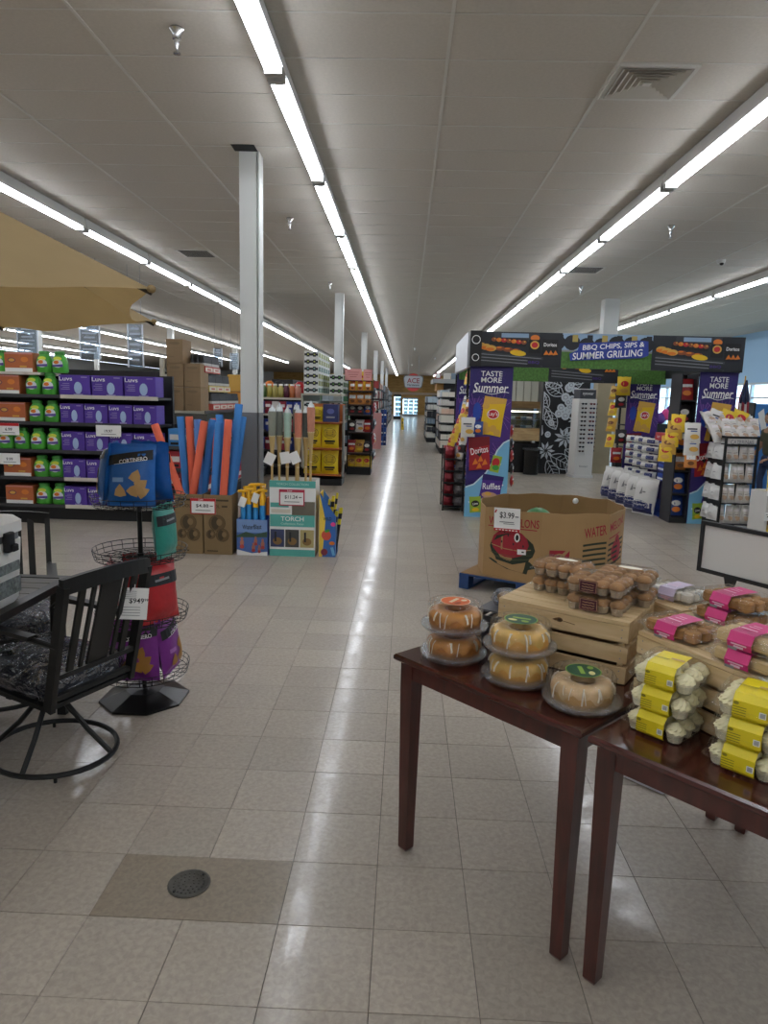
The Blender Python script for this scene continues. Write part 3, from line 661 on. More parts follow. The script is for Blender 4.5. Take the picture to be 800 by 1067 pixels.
# ================================================================== DETERGENT AND DIAPER SHELVES
steel = mat('shelf_black', '1d1d1f', .5); lip = mat('shelf_lip', 'b9b3a4', .5); lipd = mat('shelf_lip_dark', '3a3a3c', .5); cream = mat('shelf_cream', 'bdb8a6', .6)
def gondola(name, label, x0, x1, y0, y1, zs, top, face='-y', base=.2, lips=None, backm=steel, sm=steel, posts=True, cat='shelf unit'):
    """open shelf unit; face tells the side its shelves open to"""
    t = thing(name, label, cat, ((x0+x1)/2, (y0+y1)/2, 0)); ox, oy = (x0+x1)/2, (y0+y1)/2; a, b, c, d = x0-ox, x1-ox, y0-oy, y1-oy
    g = G(); g.box(a, b, c+.03, d, 0, base-.03, blackmat); obj('kick_base', g, t)
    g = G()
    bk = {'-y': (a, b, d-.03, d), '-x': (b-.03, b, c, d), '+x': (a, a+.03, c, d), 'both': (-.015, .015, c, d)}[face]
    g.box(*bk, base, top, backm); obj('back_panel', g, t)
    for k, z in enumerate([base]+list(zs)):
        g = G(); e = {'-y': (a, b, c, d-.03), '-x': (a, b-.03, c, d), '+x': (a+.03, b, c, d), 'both': (a, b, c, d)}[face]
        g.box(*e, z-.03, z, sm); lm = (lips[k] if lips else lipd)
        if face == '-y': g.box(a, b, c-.012, c, z-.035, z+.008, lm)
        elif face == '-x': g.box(a-.012, a, c, d, z-.035, z+.008, lm)
        elif face == '+x': g.box(b, b+.012, c, d, z-.035, z+.008, lm)
        else:
            g.box(a-.012, a, c, d, z-.035, z+.008, lm); g.box(b, b+.012, c, d, z-.035, z+.008, lm)
        obj('shelf', g, t)
    if posts:
        for sx_ in (a-.02, b):
            g = G(); g.box(sx_, sx_+.02, d-.06, d, 0, top, sm); obj('upright', g, t)
    return t
DY = 8.72                                            # front line of the shelves
DX0, DX1 = -5.75, -3.10
zs = [on(100, y, 0) for y in ()]
def zat(py, Y, px=100): return at(px, py, Y).z
SH = [zat(527.5, DY), zat(499, DY), zat(470.5, DY), zat(441.5, DY), zat(413, DY), zat(388, DY, 40)]
xg = -4.33                                            # where jugs end and diapers begin
lw_ = mat('lip_white', 'cfc9ba', .5)
gond = gondola('shelf_unit', 'black shelf unit stocked with orange boxes, green jugs and purple diaper boxes', DX0, DX1, DY, DY+.55, SH[1:5], SH[4]+.28, '-y', SH[0], None)
obj('shelf', G().box(DX0-(DX0+DX1)/2, xg-.25-(DX0+DX1)/2, -.275, .245, SH[5]-.03, SH[5], lw_), gond)
for k in (0, 1, 4):
    obj('price_rail', G().box(xg-(DX0+DX1)/2, DX1-(DX0+DX1)/2, -.30, -.288, SH[k]-.035, SH[k]+.012, lw_), gond)
# product kinds
def rrl(w_, d, r, zlist, T=None): return [rr(w_*k, d*q, r, z, 3) for z, k, q in zlist]
gm = mat('jug_green', '4fae3c', .35); gmd = mat('jug_lid', '3b8f34', .4); gl = mat('jug_yellow', 'd5dc3a', .45); labw = mat('jug_label', 'dfe3ea', .5); labp = mat('jug_label_purple', '5a4a94', .5)
g = G(); g.loft(rrl(.165, .12, .045, [(0, .9, .9), (.015, 1, 1), (.12, 1, 1), (.165, .86, .86), (.19, .62, .62), (.2, .6, .6)]), gm); jug_me = g.mesh('detergent_jug')
g = G(); g.loft(rrl(.11, .085, .035, [(.2, 1, 1), (.225, 1, 1), (.235, .85, .85)]), gmd); lid_me = g.mesh('lid')
P = Print(.0006); P.ell(0, .155, .045, .022, gl); P.ell(.0, .10, .058, .045, labw); P.poly([(-.06, .065), (.06, .065), (.06, .095), (-.06, .085)], labp); P.ell(-.015, .115, .03, .02, orangep); jl_me = P.mesh('label', lambda x, z: -.061 if z < .13 else -.061+(z-.13)*.25)
JUG = Proto('detergent_jug', 'detergent', jug_me, [('lid', lid_me, None, None), ('label', jl_me, None, None)])
om = mat('soap_orange', 'b9663a', .45); 
P = Print(); P.rect(0, .025, .36, .05, paper); P.rect(0, .235, .36, .014, mat('box_rose', 'c98a86', .5)); P.ell(-.09, .15, .055, .032, mat('logo_navy', '7a4b52', .5)); P.ell(-.09, .15, .04, .02, goldp); P.rect(.06, .07, .09, .02, goldp); P.ell(.08, .16, .05, .035, mat('soap_amber', 'd98235', .5))
OBOX = Proto('soap_box', 'soap box', G().rbox(.37, .3, .25, .006, om).mesh('soap_box'), [('print', P.mesh('print', lambda x, z: -.151), None, None)])
pm = mat('diaper_purple', '54379c', .45); pmd = mat('diaper_purple_dark', '3a236e', .45); lav = mat('lavender_print', '9b8fc4', .5)
def dbox(w_, h):
    P = Print(); P.text('Luvs', -w_*.27, h*.82, h*.2, white, w_*.42); P.rect(w_*.32, h*.9, w_*.2, h*.045, lav)
    for k in range(4): P.rect(-w_*.29+(.0 if k % 2 else .01), h*(.58-.09*k), w_*(.28 if k % 2 else .22), h*.03, lav)
    P.ell(w_*.12, h*.38, w_*.13, h*.3, mat('pale_blue_print', 'a8bfe0', .5)); P.rect(w_*.12, h*.06, w_*.3, h*.07, lav)
    return Proto('diaper_box', 'diaper box', G().rbox(w_, .3, h, .008, pm).mesh('diaper_box'), [('print', P.mesh('print', lambda x, z: -.151), None, None)])
DB = dbox(.295, .24); DBL = dbox(.395, .255)
rown = ['lowest', 'second lowest', 'third lowest', 'middle', 'second highest', 'topmost']
for k, z in enumerate(SH):
    nm = rown[k]; n = 0; yy = DY+.17
    oc = {5: (8, 39), 4: (-9, 26), 3: (-2, 28), 1: (1, 31), 0: (1, 32)}.get(k)
    def XX(px): return at(px, 450, DY+.02).x
    if oc:
        xc = (XX(oc[0])+XX(oc[1]))/2; OBOX.put('orange soap box with pale base band on the %s detergent shelf' % nm, (xc, yy, z+.002), 0, 'orange soap boxes', scale=(.97, 1, .95))
    gx = {5: [2, 47, 63], 4: [35, 52], 3: [37, 53], 2: [4, 20, 37, 54], 1: [39, 55], 0: [40, 57]}[k]
    for px in gx:
        n += 1; JUG.put('green detergent jug, %s from the umbrella side on the %s shelf' % (ORD[n-1], nm), (XX(px), DY+.1, z+.002), 0, 'green detergent jugs', scale=1.16 if k < 5 else 1.12)
    if k == 5: continue
    xs = XX(63)+.005; xe = DX1-.02
    B, bw = (DBL, .40) if k == 4 else (DB, .30)
    m = int((xe-xs+.02)/bw); gap = (xe-xs-m*bw)/max(1, m)
    for i in range(m):
        B.put('purple diaper box with white lettering, %s from the jugs on the %s shelf' % (ORD[i], nm), (xs+(bw+gap)*i+bw/2, yy, z+.002), 0, 'purple diaper boxes')
# lower ledge stock on top of the diaper row: a few small green tubs
tubm = mat('tub_teal', '5fa98c', .5)
# price cards clipped to the shelf edges
def pcard(lab, px, py, Y, w_, h, red, txt='9.99', name='price_sign', group='price cards on the detergent shelves', rot=0):
    P = Print(); P.rect(0, 0, w_, h, paper)
    if red: P.rect(0, h*.38, w_, h*.24, ired)
    P.text(txt, 0, -.02*h, h*.26, black); P.rect(0, -h*.3, w_*.6, h*.06, greyp)
    p = at(px, py, Y); g = G(); g.box(-w_/2, w_/2, 0, .003, -h/2, h/2, paper); return thing(name, lab, 'sign', p, rot, group, P.mesh(name, None, g))
pcard('white price card with red top on the shelf edge over the green jugs', 9, 447, DY-.02, .27, .15, True, '6.99')
pcard('white price card on the shelf edge below the red-topped one', 10, 478, DY-.02, .27, .14, False, '9.99')
pcard('white price card on the shelf edge above the blue snack bags', 113, 449, DY-.02, .32, .14, False, '19.97')

# ================================================================== SODA AND CARTON GONDOLA BEHIND
carton = mat('carton_brown', '8d7455', .75, var=.05, vs=4); tape = mat('carton_tape', '7b6548', .6)
GY = 10.0
gx0, gx1 = at(173, 400, GY).x, at(209, 400, GY).x
zsh = at(190, 428, GY).z
sg = gondola('shelf_unit', 'cream shelf unit behind the pool noodles, cartons and shrink-wrapped cases on top', gx0, gx1+.05, GY, GY+4.4, [.55, .95, zsh], zsh, '+x', .18, None, cream, cream, False)
obj('end_panel', G().box(-.31, .31, -2.23, -2.2, 0, zsh-.04, mat('shelf_end_dark', '55524b', .6)), sg)
obj('upright', G().box(-.35, -.30, -2.23, -2.16, 0, zsh+.75, cream), sg)
def cbox(w_, d, h):
    P = Print(); P.rect(0, h/2, .002, h, tape); P.rect(0, h*.62, w_*.9, .003, tape); P.ell(0, h*.82, w_*.32, h*.06, tape); P.rect(-w_*.2, h*.25, w_*.3, .012, tape)
    return Proto('carton', 'carton', G().rbox(w_, d, h, .004, carton).mesh('carton'), [('print', P.mesh('print', lambda x, z: -d/2), None, None)])
bw = (gx1-gx0)/2; bh = (at(190, 353, GY).z-zsh)/3; CB = cbox(bw-.012, .4, bh-.004)
for i in range(2):
    for k in range(3 if i == 0 else 2):
        CB.put('plain brown carton, %s up in the %s stack behind the noodles' % (ORD[k], 'taller' if i == 0 else 'shorter'), (gx0+bw*(i+.5), GY+.22, zsh+.002+bh*k), 0, 'brown cartons on the cream shelf')
capk = mat('bottle_black', '1c1a1b', .3); botw = mat('bottle_silver', 'b8b6ae', .4); traym = mat('tray_white', 'd8d2c4', .6); redb = mat('tray_red', 'b5493d', .5); yelb = mat('tray_yellow', 'c9b36a', .5)
def shrink(w_, d, h, band):
    """a shrink-wrapped case of small black bottles on a printed tray; long side along y"""
    g = G(); g.box(-w_/2, w_/2, -d/2, d/2, 0, h*.35, band); parts = []
    t = g.mesh('drink_case'); bt = G(); nb = 6
    bt.lathe([(.036, 0), (.036, h*.3), (.026, h*.44), (.024, h*.6), (0, h*.61)], capk, 8); b_me = bt.mesh('bottle')
    lb = G(); lb.lathe([(.0365, .005), (.0365, h*.16)], botw, 8); l_me = lb.mesh('bottle_label')
    for i in range(3):
        for j in range(nb):
            parts.append(('bottle', b_me, TR((i-1)*w_/3.2, (j-(nb-1)/2)*d/nb, h*.352), None)); parts.append(('bottle_label', l_me, TR(0, 0, 0), len(parts)-1))
    P = Print(); P.rect(0, h*.17, d*.96, h*.2, traym); P.rect(0, h*.17, d*.5, h*.09, redb)
    parts.append(('tray_print', P.mesh('tray_print'), TR(w_/2, 0, 0, R(90)), None))
    return Proto('drink_case', 'drink case', t, parts)
S1 = shrink(.24, .40, .27, redb); S2 = shrink(.24, .40, .27, yelb)
for lev, ys, S in ((0, (10.75, 11.17, 11.59, 12.01), S1), (1, (10.55, 10.97, 11.39), S2), (2, (10.35, 10.77), S1)):
    for n, y in enumerate(ys):
        S.put('shrink-wrapped case of black bottles, %s layer, %s from the brown cartons' % (('bottom', 'middle', 'top')[lev], ORD[n]), (gx1-.11, y+.06, zsh+.003+.275*lev), 0, 'shrink-wrapped bottle cases')
for lev, y0, n in ((0, 10.62, 0), (1, 10.5, 1)):
    pass
pcard('small red and white sale card topping the shrink-wrapped cases', 221, 373, 10.55, .0, .0, True, '4.99') if False else None
# yellow and orange cartons further along the same shelf
for n, (y, z, m) in enumerate(((12.6, 0, 'c98a35'), (13.0, 0, '3f6fb0'), (12.6, .3, 'd0a24a'), (13.0, .3, 'c9a552'))):
    thing('snack_carton', 'small %s carton at the column end of the cream shelf, %s' % (('orange', 'blue', 'gold', 'pale gold')[n], 'stacked' if z else 'lower'), 'carton', (gx1-.11, y, zsh+.003+z), 0, 'cartons beside the column', G().rbox(.24, .38, .29, .005, mat('carton_'+m, m, .5)).mesh('snack_carton'))
# red and blue packs on the lower shelves of that unit
rnd = random.Random(11); pal1 = [mat('pack_'+c, c, .45) for c in ('b42a33', '98222c', '2a57a5', '3f86c4', 'd8d3cc', '2c2c30', 'c9503c')]
n = 0
for z in (.18, .55, .95):
    y = GY+.1
    while y < GY+4.2:
        d = .42; n += 1
        g = G(); g.rbox(.28, d-.02, .25, .004, pal1[n % 3 if z < .9 else 3-(n % 2)]); g.box(.135, .1415, -d*.4, d*.4, .05, .12, pal1[4])
        thing('drink_pack', 'drink pack, %s from the aisle end, %s shelf of the cream unit' % (ORD[int((y-GY)/.42)], {.18: 'lowest', .55: 'second', .95: 'third'}[z]), 'drink pack', (gx1-.14, y+d/2, z+.002), 0, 'drink packs on the cream unit', g); y += d
# a low black display of red packs at the near end, beside the noodles
fl = gondola('shelf_unit', 'small black rack of red packs between the diapers and the noodles', DX1+.06, at(203, 500, 8.9).x+.06, 8.75, 9.15, [.42, .70, .98], 1.25, '-y', .14)
for k, z in enumerate((.14, .42, .70, .98)):
    for i in range(2):
        m = pal1[(0, 1, 0, 3)[k]]; g = G(); g.rbox(.16, .25, .22, .01, m); g.box(-.06, .06, -.1275, -.124, .08, .15, pal1[4]); g.box(-.05, .05, -.128, -.124, .02, .05, black)
        thing('candy_pack', '%s pack with white panel, %s shelf, %s side of the small black rack' % ('blue' if k == 3 else 'red', ('lowest', 'second', 'third', 'top')[k], ('diaper', 'noodle')[i]), 'pack', (DX1+.06+.105+.175*i, 8.93, z+.002), 0, 'packs on the small black rack', g)

# ================================================================== POOL NOODLES, BLASTERS, TORCHES
kraft = mat('kraft_card', '8a7350', .8, var=.06, vs=5); kraftd = mat('kraft_ink', '4a3d2a', .8); kraftm = mat('kraft_midtone', '6b5739', .8)
def openbox(w_, d, h, m, t=.006):
    g = G(); a, b = w_/2, d/2
    g.box(-a, a, -b, -b+t, 0, h, m); g.box(-a, a, b-t, b, 0, h, m); g.box(-a, -a+t, -b+t, b-t, 0, h, m); g.box(a-t, a, -b+t, b-t, 0, h, m); g.box(-a+t, a-t, -b+t, b-t, 0, t, m)
    return g
NY = 7.05
def noodlebox(lab, pxa, pxb):
    a, b = on(pxa, 576.5), on(pxb, 576.5); Wd = b.x-a.x; h = at(200, 515, NY).z
    t = thing('noodle_box', lab, 'box', ((a.x+b.x)/2, NY+.14, 0), 0, 'noodle boxes', openbox(Wd, .28, h, kraft))
    P = Print(); P.rect(0, h*.91, Wd*.78, h*.03, kraftd); P.text('POOL', -Wd*.12, h*.81, h*.055, kraftd, Wd*.4); P.rect(Wd*.25, h*.81, Wd*.2, h*.03, kraftd)
    for x, z, r_, f in ((-.02, .53, .30, 1), (-.25, .34, .17, .8), (.17, .33, .24, .9)):
        P.ell(x*Wd, z*h, r_*Wd, r_*Wd, kraftm, 0, 24); P.ring(x*Wd, z*h, r_*Wd, r_*Wd, .004, kraftd, 28)
        P.ell(x*Wd-.25*r_*Wd, z*h, r_*Wd*.45, r_*Wd*.8, kraftd); P.ell(x*Wd+.25*r_*Wd, z*h+.1*r_*Wd, r_*Wd*.35, r_*Wd*.42, kraft)
    P.rect(-Wd*.2, h*.06, Wd*.4, h*.018, kraftd)
    obj('print', P.mesh('print', lambda x, z: -.14), t); return t, h
nb1, nh = noodlebox('brown printed box of pool noodles on the diaper shelf side', 183, 212.5)
nb2, _ = noodlebox('brown printed box of pool noodles beside the blaster box', 214, 243.5)
coral = mat('noodle_coral', 'e2694b', .75, bump=.1, bs=200); nblue = mat('noodle_blue', '3a7fc4', .75, bump=.1, bs=200); nlil = mat('noodle_steel', '5d86c9', .75)
def noodle(lab, m, bx, by, px, py, Yt):
    b = at(px, py, max(Yt, by+.01)); lo, hi = (nb1 if bx < (ax+bx_)/2 else nb2).location.x-.145+.05, (nb1 if bx < (ax+bx_)/2 else nb2).location.x+.145-.05
    bx = min(max(bx, lo), hi); f = (nh-.05)/(b.z-.05); xr_ = bx+(b.x-bx)*f
    xr_ = min(max(xr_, lo), hi); bx2 = (xr_-b.x*f)/(1-f); zb = .05
    if not lo-.001 <= bx2 <= hi+.001: bx2n = min(max(bx2, lo), hi); zb = .05+(nh-.05)*max(0, (bx2n-bx2)/(xr_-bx2)); bx2 = bx2n
    a = Vector((bx2, by, zb)); g = G(); d = (b-a); L = d.length
    ring = 10; x = d.normalized().cross(Vector((0, 1, 0))).normalized(); y = x.cross(d.normalized())
    C = lambda c, r: [c+x*(r*math.cos(2*math.pi*k/ring))+y*(r*math.sin(2*math.pi*k/ring)) for k in range(ring)]
    dn = d.normalized()
    g.loft([C(a, .008), C(a, .041), C(b-dn*.005, .041), C(b, .037), C(b, .009), C(b-dn*.05, .008)], m, None, True)
    thing('pool_noodle', lab, 'pool noodle', (0, 0, 0), 0, 'pool noodles', g)
ax, bx_ = nb1.location.x, nb2.location.x
for lab, m, c, dx, dy, px, py, Y in (
    ('coral pool noodle leaning out far toward the diaper boxes', coral, ax, .05, .02, 161, 442, 7.0),
    ('blue pool noodle leaning next to the outermost coral one', nblue, ax, -.09, .215, 188, 434, 7.14),
    ('coral pool noodle leaning behind the blue one', coral, ax, .0, .21, 197, 434, 7.28),
    ('coral pool noodle tilting toward the column from the first box', coral, ax, -.09, .115, 213, 439, 7.06),
    ('blue pool noodle tilting beside the coral one, first box', nblue, ax, .04, .205, 222, 437, 7.2),
    ('short coral pool noodle standing behind the others', coral, bx_, -.07, .22, 223, 436, 7.3),
    ('blue pool noodle standing upright above its neighbours', nblue, bx_, -.01, .22, 228.5, 432, 7.3),
    ('blue pool noodle slanting across the gap between the boxes', nblue, bx_, -.10, .06, 228, 440, 7.08),
    ('coral pool noodle upright in the second box', coral, bx_, .0, .04, 238, 437, 7.08),
    ('tallest blue pool noodle, near the white column', nblue, bx_, .06, .135, 249, 421, 7.1),
    ('blue pool noodle half hidden behind the tallest one', nblue, bx_, .09, .22, 253, 434, 7.24),
    ('lilac-blue pool noodle half hidden among the back noodles', nlil, ax, .08, .2, 206, 437, 7.28)):
    noodle(lab, m, c+dx, NY+.02+dy, px, py, Y)
def sale(lab, px, py, Y, w_, h, price, red=ired, group='red-bordered sale cards'):
    P = Print(); P.rect(0, 0, w_, h, red); P.rect(0, -h*.06, w_*.9, h*.76, paper); P.text('Low', -w_*.08, h*.42, h*.12, white, None, 0, .2); P.text(price, -w_*.03, h*.02, h*.24, black, w_*.5); P.rect(w_*.33, h*.02, w_*.12, h*.05, black); P.rect(0, -h*.26, w_*.6, h*.05, greyp)
    g = G(); g.box(-w_/2, w_/2, 0, .004, -h/2, h/2, paper); thing('sale_card', lab, 'sign', at(px, py, Y), 0, group, P.mesh('sale_card', None, g))
sale('red-bordered sale card on the noodle boxes', 211.5, 527.5, NY-.012, .265, .165, '$4.88')
# water blasters
BY = 7.06
a, b = on(247.5, 577.5), on(280, 577.5); Wd = b.x-a.x; h = at(262, 541.5, BY).z
bb = thing('blaster_box', 'blue photo box holding water blasters with yellow handles', 'box', ((a.x+b.x)/2, BY+.15, 0), 0, None, openbox(Wd, .3, h, bluep))
P = Print(); lake = mat('print_lake', '4f6fae', .5); skin = mat('print_skin', 'b5765f', .5); hill = mat('print_hill', '3f5a48', .5); redt = mat('print_redtrunk', 'b5473f', .5)
P.rect(0, h*.5, Wd, h, lake); P.rect(0, h*.82, Wd, h*.36, mat('print_sky', '7f9fd0', .5)); P.poly([(-Wd/2, h*.55), (-Wd*.2, h*.66), (Wd*.1, h*.6), (Wd/2, h*.68), (Wd/2, h*.52), (-Wd/2, h*.5)], hill); P.poly([(-Wd/2, 0), (Wd/2, 0), (Wd/2, h*.12), (0, h*.06), (-Wd/2, h*.16)], paper)
P.text('WaterBlast', 0, h*.8, h*.13, black, Wd*.62, 3)
for x, z, s in ((-.33, .36, 1), (.12, .42, .8), (.35, .34, .9), (.05, .24, .8), (.24, .2, .7)):
    P.ell(x*Wd, z*h+.04*s, .014*s, .018*s, skin); P.ell(x*Wd, z*h-.005, .022*s, .035*s, skin); P.ell(x*Wd, z*h-.045*s, .024*s, .022*s, redt)
obj('print', P.mesh('print', lambda x, z: -.15), bb)
bl_b = mat('blaster_blue', '2f8fd0', .35); bl_y = mat('blaster_yellow', 'f0b91f', .35)
g = G(); g.lathe([(.026, 0), (.026, .52), (.022, .53)], bl_b, 10); body = g.mesh('water_blaster')
g = G(); g.lathe([(.029, .50), (.030, .57), (.02, .585), (.012, .66), (0, .665)], bl_y, 10); g.tube([(-.05, 0, .655), (.05, 0, .655)], .016, bl_y, 8); handle = g.mesh('handle')
WB = Proto('water_blaster', 'water blaster', body, [('handle', handle, None, None)])
k = 0
for dx, dy, dz, rz in ((-.105, -.09, 0, 20), (-.045, -.09, .02, -15), (.025, -.09, -.01, 40), (.095, -.085, .01, 0), (-.08, 0, .03, 60), (.0, 0, .06, 10), (.085, .0, .03, 80), (-.04, .09, .04, 30), (.05, .09, .05, -20)):
    k += 1; WB.put('blue water blaster with yellow handle, %s row of the blaster box, %s from the noodles' % (('front', 'front', 'front', 'front', 'middle', 'middle', 'middle', 'back', 'back')[k-1], ORD[(0, 1, 2, 3, 0, 1, 2, 0, 1)[k-1]]), (bb.location.x+dx, bb.location.y+dy, .012+dz), R(rz), 'water blasters')
g = G(); g.box(-.035, .035, 0, .002, -.05, .05, paper)
for lab, px, py in (('small white tag hanging on the blaster nearest the noodles', 252.5, 523), ('small white tag hanging among the middle blasters', 266, 519)): thing('hang_tag', lab, 'tag', at(px, py, BY+.01), (0, R(20), 0), 'tags on the blasters', g.mesh('hang_tag'))
# torches
aqua = mat('torch_aqua', '5bb0a4', .5); aquad = mat('torch_aqua_dark', '3f8f86', .5); bamboo = mat('bamboo', 'c3a76e', .55, var=.12, vs=12, stretch=(1, 1, .2))
TY_ = 7.08
a, b = on(281, 578.5), on(329, 578.5); Wd = b.x-a.x; h = at(305, 501, TY_).z
tb = thing('torch_display', 'white and teal cardboard display box full of bamboo torches', 'display box', ((a.x+b.x)/2, TY_+.17, 0), 0, None, openbox(Wd, .34, h, paper))
P = Print(); P.rect(0, h*.955, Wd, h*.09, aqua); P.text('TORCH COLLECTION', 0, h*.955, h*.03, mat('aqua_pale', 'b9dfd8', .5), Wd*.7); P.rect(0, h*.04, Wd, h*.1, aqua)
P.rect(0, h*.475, Wd*.98, h*.16, aqua); P.text('TORCH', 0, h*.5, h*.06, paper, Wd*.5); P.text('Collection Patio', 0, h*.435, h*.028, mat('aqua_pale', 'b9dfd8', .5), Wd*.5)
P.rect(-Wd*.28, h*.68, Wd*.4, h*.06, aqua); P.rect(Wd*.24, h*.64, Wd*.5, h*.18, mat('print_stone', '6f6a5c', .6)); P.rect(-Wd*.25, h*.6, Wd*.42, h*.05, mat('print_cream', 'dcd6c6', .6))
for i, c in enumerate(('3e4668', '4a4a46', 'b3a46e')):
    x = Wd*(-.325+.325*i); P.rect(x, h*.24, Wd*.3, h*.235, mat('print_'+c, c, .6)); P.ell(x, h*.2, Wd*.1, h*.05, mat('print_amber', '8a6a3c', .6)); P.rect(x-.02, h*.26, .02, h*.13, mat('print_night', '25262c', .6))
obj('print', P.mesh('print', lambda x, z: -.17), tb)
def torch(lab, dx, dy, ztop, c, tilt=0):
    hd = mat('torch_head_'+c, c, .5, var=.18, vs=30, stretch=(20, 20, 1)); Z = ztop
    g = G(); g.tube([(0, 0, 0), (0, 0, Z-.33)], .0125, bamboo, 8); t = thing('bamboo_torch', lab, 'garden torch', (tb.location.x+dx, tb.location.y+dy, .012), (0, R(tilt), 0), 'bamboo torches', g)
    g = G(); g.lathe([(.013, Z-.62), (.02, Z-.45), (.034, Z-.30)], bamboo, 10); obj('split_neck', g, t)
    g = G(); g.lathe([(.036, Z-.30), (.040, Z-.16), (.042, Z-.05), (.034, Z-.045)], hd, 12); obj('woven_head', g, t)
    g = G(); g.lathe([(.035, Z-.05), (.03, Z-.02), (.012, Z-.005), (.010, Z+.02), (0, Z+.021)], mat('torch_cap', 'cfd4d4', .35, .5), 12); obj('cap', g, t)
    for z in (Z-.305, Z-.61):
        g = G(); g.lathe([(.037 if z > Z-.4 else .016, z), (.037 if z > Z-.4 else .016, z+.012)], mat('torch_binding', 'd8c79a', .6), 10); obj('binding', g, t)
hx_ = lambda px: at(px, 480, TY_+.1).x-tb.location.x
TLAB = ['grey-headed', 'dark grey-headed', 'teal-headed', 'coral-headed', 'black-headed', 'salmon-headed', 'rose-headed']
for n, (px, dy, zt, c) in enumerate(((284, -.1, 1.53, '8d9083'), (290, -.02, 1.53, '7d8178'), (296, .1, 1.50, 'a8746a'), (300, -.1, 1.52, 'a9c6b6'), (311, -.1, 1.52, 'cf8068'), (318, -.03, 1.52, '5a625e'), (324, -.1, 1.58, 'c98a72'), (306, .1, 1.55, '74776f'), (288, .1, 1.55, '8f9388'))):
    torch('bamboo torch with %s woven head, %s' % (('grey', 'dark grey', 'brown', 'pale teal', 'coral', 'black', 'salmon', 'charcoal', 'light grey')[n], ('at the blaster end of the display', 'second from the blaster end', 'at the back of the display', 'in the middle of the front row', 'beside the teal one', 'set back near the aisle end', 'tallest, at the aisle end', 'behind the middle of the display', 'at the back near the blasters')[n]), hx_(px), dy, zt, c)
g = G(); g.box(-.05, .05, 0, .002, -.06, .06, paper); tagm = g.mesh('hang_tag')
for lab, px, py, r_ in (('white paper tag hung on the torch at the blaster end', 281, 478, 25), ('white paper tag hung on the pale teal torch', 297, 477, -10), ('white paper tag hung on the coral torch', 307, 477, -25)): thing('hang_tag', lab, 'tag', at(px, py, TY_+.045), (0, R(r_), 0), 'paper tags on the torches', tagm)
sale('red-bordered sale card on the torch display', 304, 518.5, TY_-.012, .265, .17, '$11.24', mat('sale_rose', 'b5344c', .5))
# fruit-printed bin of striped wands, cut on a slant
a, b = on(332.5, 579.5), on(349.5, 579.5); Wd = b.x-a.x; WYy = 7.1; zt, zl = at(334, 513, WYy).z, at(349, 538, WYy).z
g = G(); sk = mat('bin_sky', '3a6fb8', .5); e = .006
g.slab([(-Wd/2, 0), (Wd/2, 0), (Wd/2, zl), (-Wd/2, zt)], -.15, -.15+e, sk); g.slab([(-Wd/2, 0), (Wd/2, 0), (Wd/2, zl), (-Wd/2, zt)], .15-e, .15, sk); g.box(-Wd/2, -Wd/2+e, -.144, .144, 0, zt-.01, yellowp); g.box(Wd/2-e, Wd/2, -.144, .144, 0, zl-.01, sk); g.box(-Wd/2, Wd/2, -.144, .144, 0, e, sk)
fb = thing('wand_bin', 'slant-cut blue and yellow cardboard bin of striped wands beside the torches', 'bin', ((a.x+b.x)/2, WYy+.15, 0), 0, None, g)
P = Print(); P.poly([(-Wd/2, 0), (-Wd*.3, 0), (-Wd*.12, zl*.9), (-Wd/2+.0, zt*.99)], mat('bin_yellow', 'e8c648', .5)); P.text('WILD', .0, zl*.93, .035, black, Wd*.5, 4); P.ell(-.01, zl*.53, .05, .055, mat('bin_strawberry', 'd0533e', .5), 20); P.ell(.0, zl*.64, .03, .015, greenp, 20); P.ell(.06, zl*.8, .026, .022, pinkp); P.ell(.05, zl*.34, .03, .02, orangep); P.ell(-.03, zl*.12, .036, .036, mat('bin_plum', '8a3a4a', .5)); P.rect(.06, zl*.14, .03, .09, skyp, 15)
obj('print', P.mesh('print', lambda x, z: -.15), fb)
wy = mat('wand_yellow', 'd9c930', .5)
for k in range(8):
    g = G(); r_ = .012; z1 = .60+.05*((k*5) % 4)-.035*k
    for i in range(3): g.lathe([(r_, z1/3*i*.0+z1-.06-.06*i), (r_, z1-.06*i)], wy if i % 2 == 0 else blackmat, 7)
    g.lathe([(r_*.9, .0), (r_*.9, z1-.18)], blackmat, 7)
    thing('striped_wand', 'yellow and black striped wand, %s from the torches in the slanted bin' % ORD[k], 'toy wand', (fb.location.x-Wd/2+.025+Wd*.115*k, fb.location.y-.08+.16*((k*3) % 5)/4, .008), (0, R(7), 0), 'striped wands', g)
# ================================================================== MIDDLE AND FAR LEFT AISLES
def block(w_, d, h, m, r=.006): return G().rbox(w_, d, h, r, m)
# ---- colourful shelf beyond the column
CY = 14.5; X0, X1 = at(262, 430, CY).x, at(315, 430, CY).x; z1, z2, z3 = at(290, 414.5, CY).z, at(290, 431.5, CY).z, at(290, 450, CY).z
gondola('shelf_unit', 'black shelf unit of jars and blue and red packs beyond the white column', X0, X1, CY, CY+.5, [z3-.38, z3, z2, z1], z1+.03, '-y', .2, [lipd, lipd, lipd, mat('lip_white', 'cfc9ba', .5), mat('lip_white', 'cfc9ba', .5)])
jm = [mat('jar_'+c, c, .3) for c in ('4d6b3a', 'a39a4c', 'b0a35c', '5c2238', 'cf7a4a', 'cf8f7c')]
def jar_proto(m):
    g = G(); g.lathe([(.055, 0), (.062, .01), (.062, .2), (.04, .235), (.04, .25)], m, 10); l = G(); l.lathe([(.044, .25), (.044, .28), (0, .285)], paper, 10)
    return Proto('drink_jar', 'jar', g.mesh('drink_jar'), [('lid', l.mesh('lid'), None, None)])
JP = [jar_proto(m) for m in jm]; n = 0
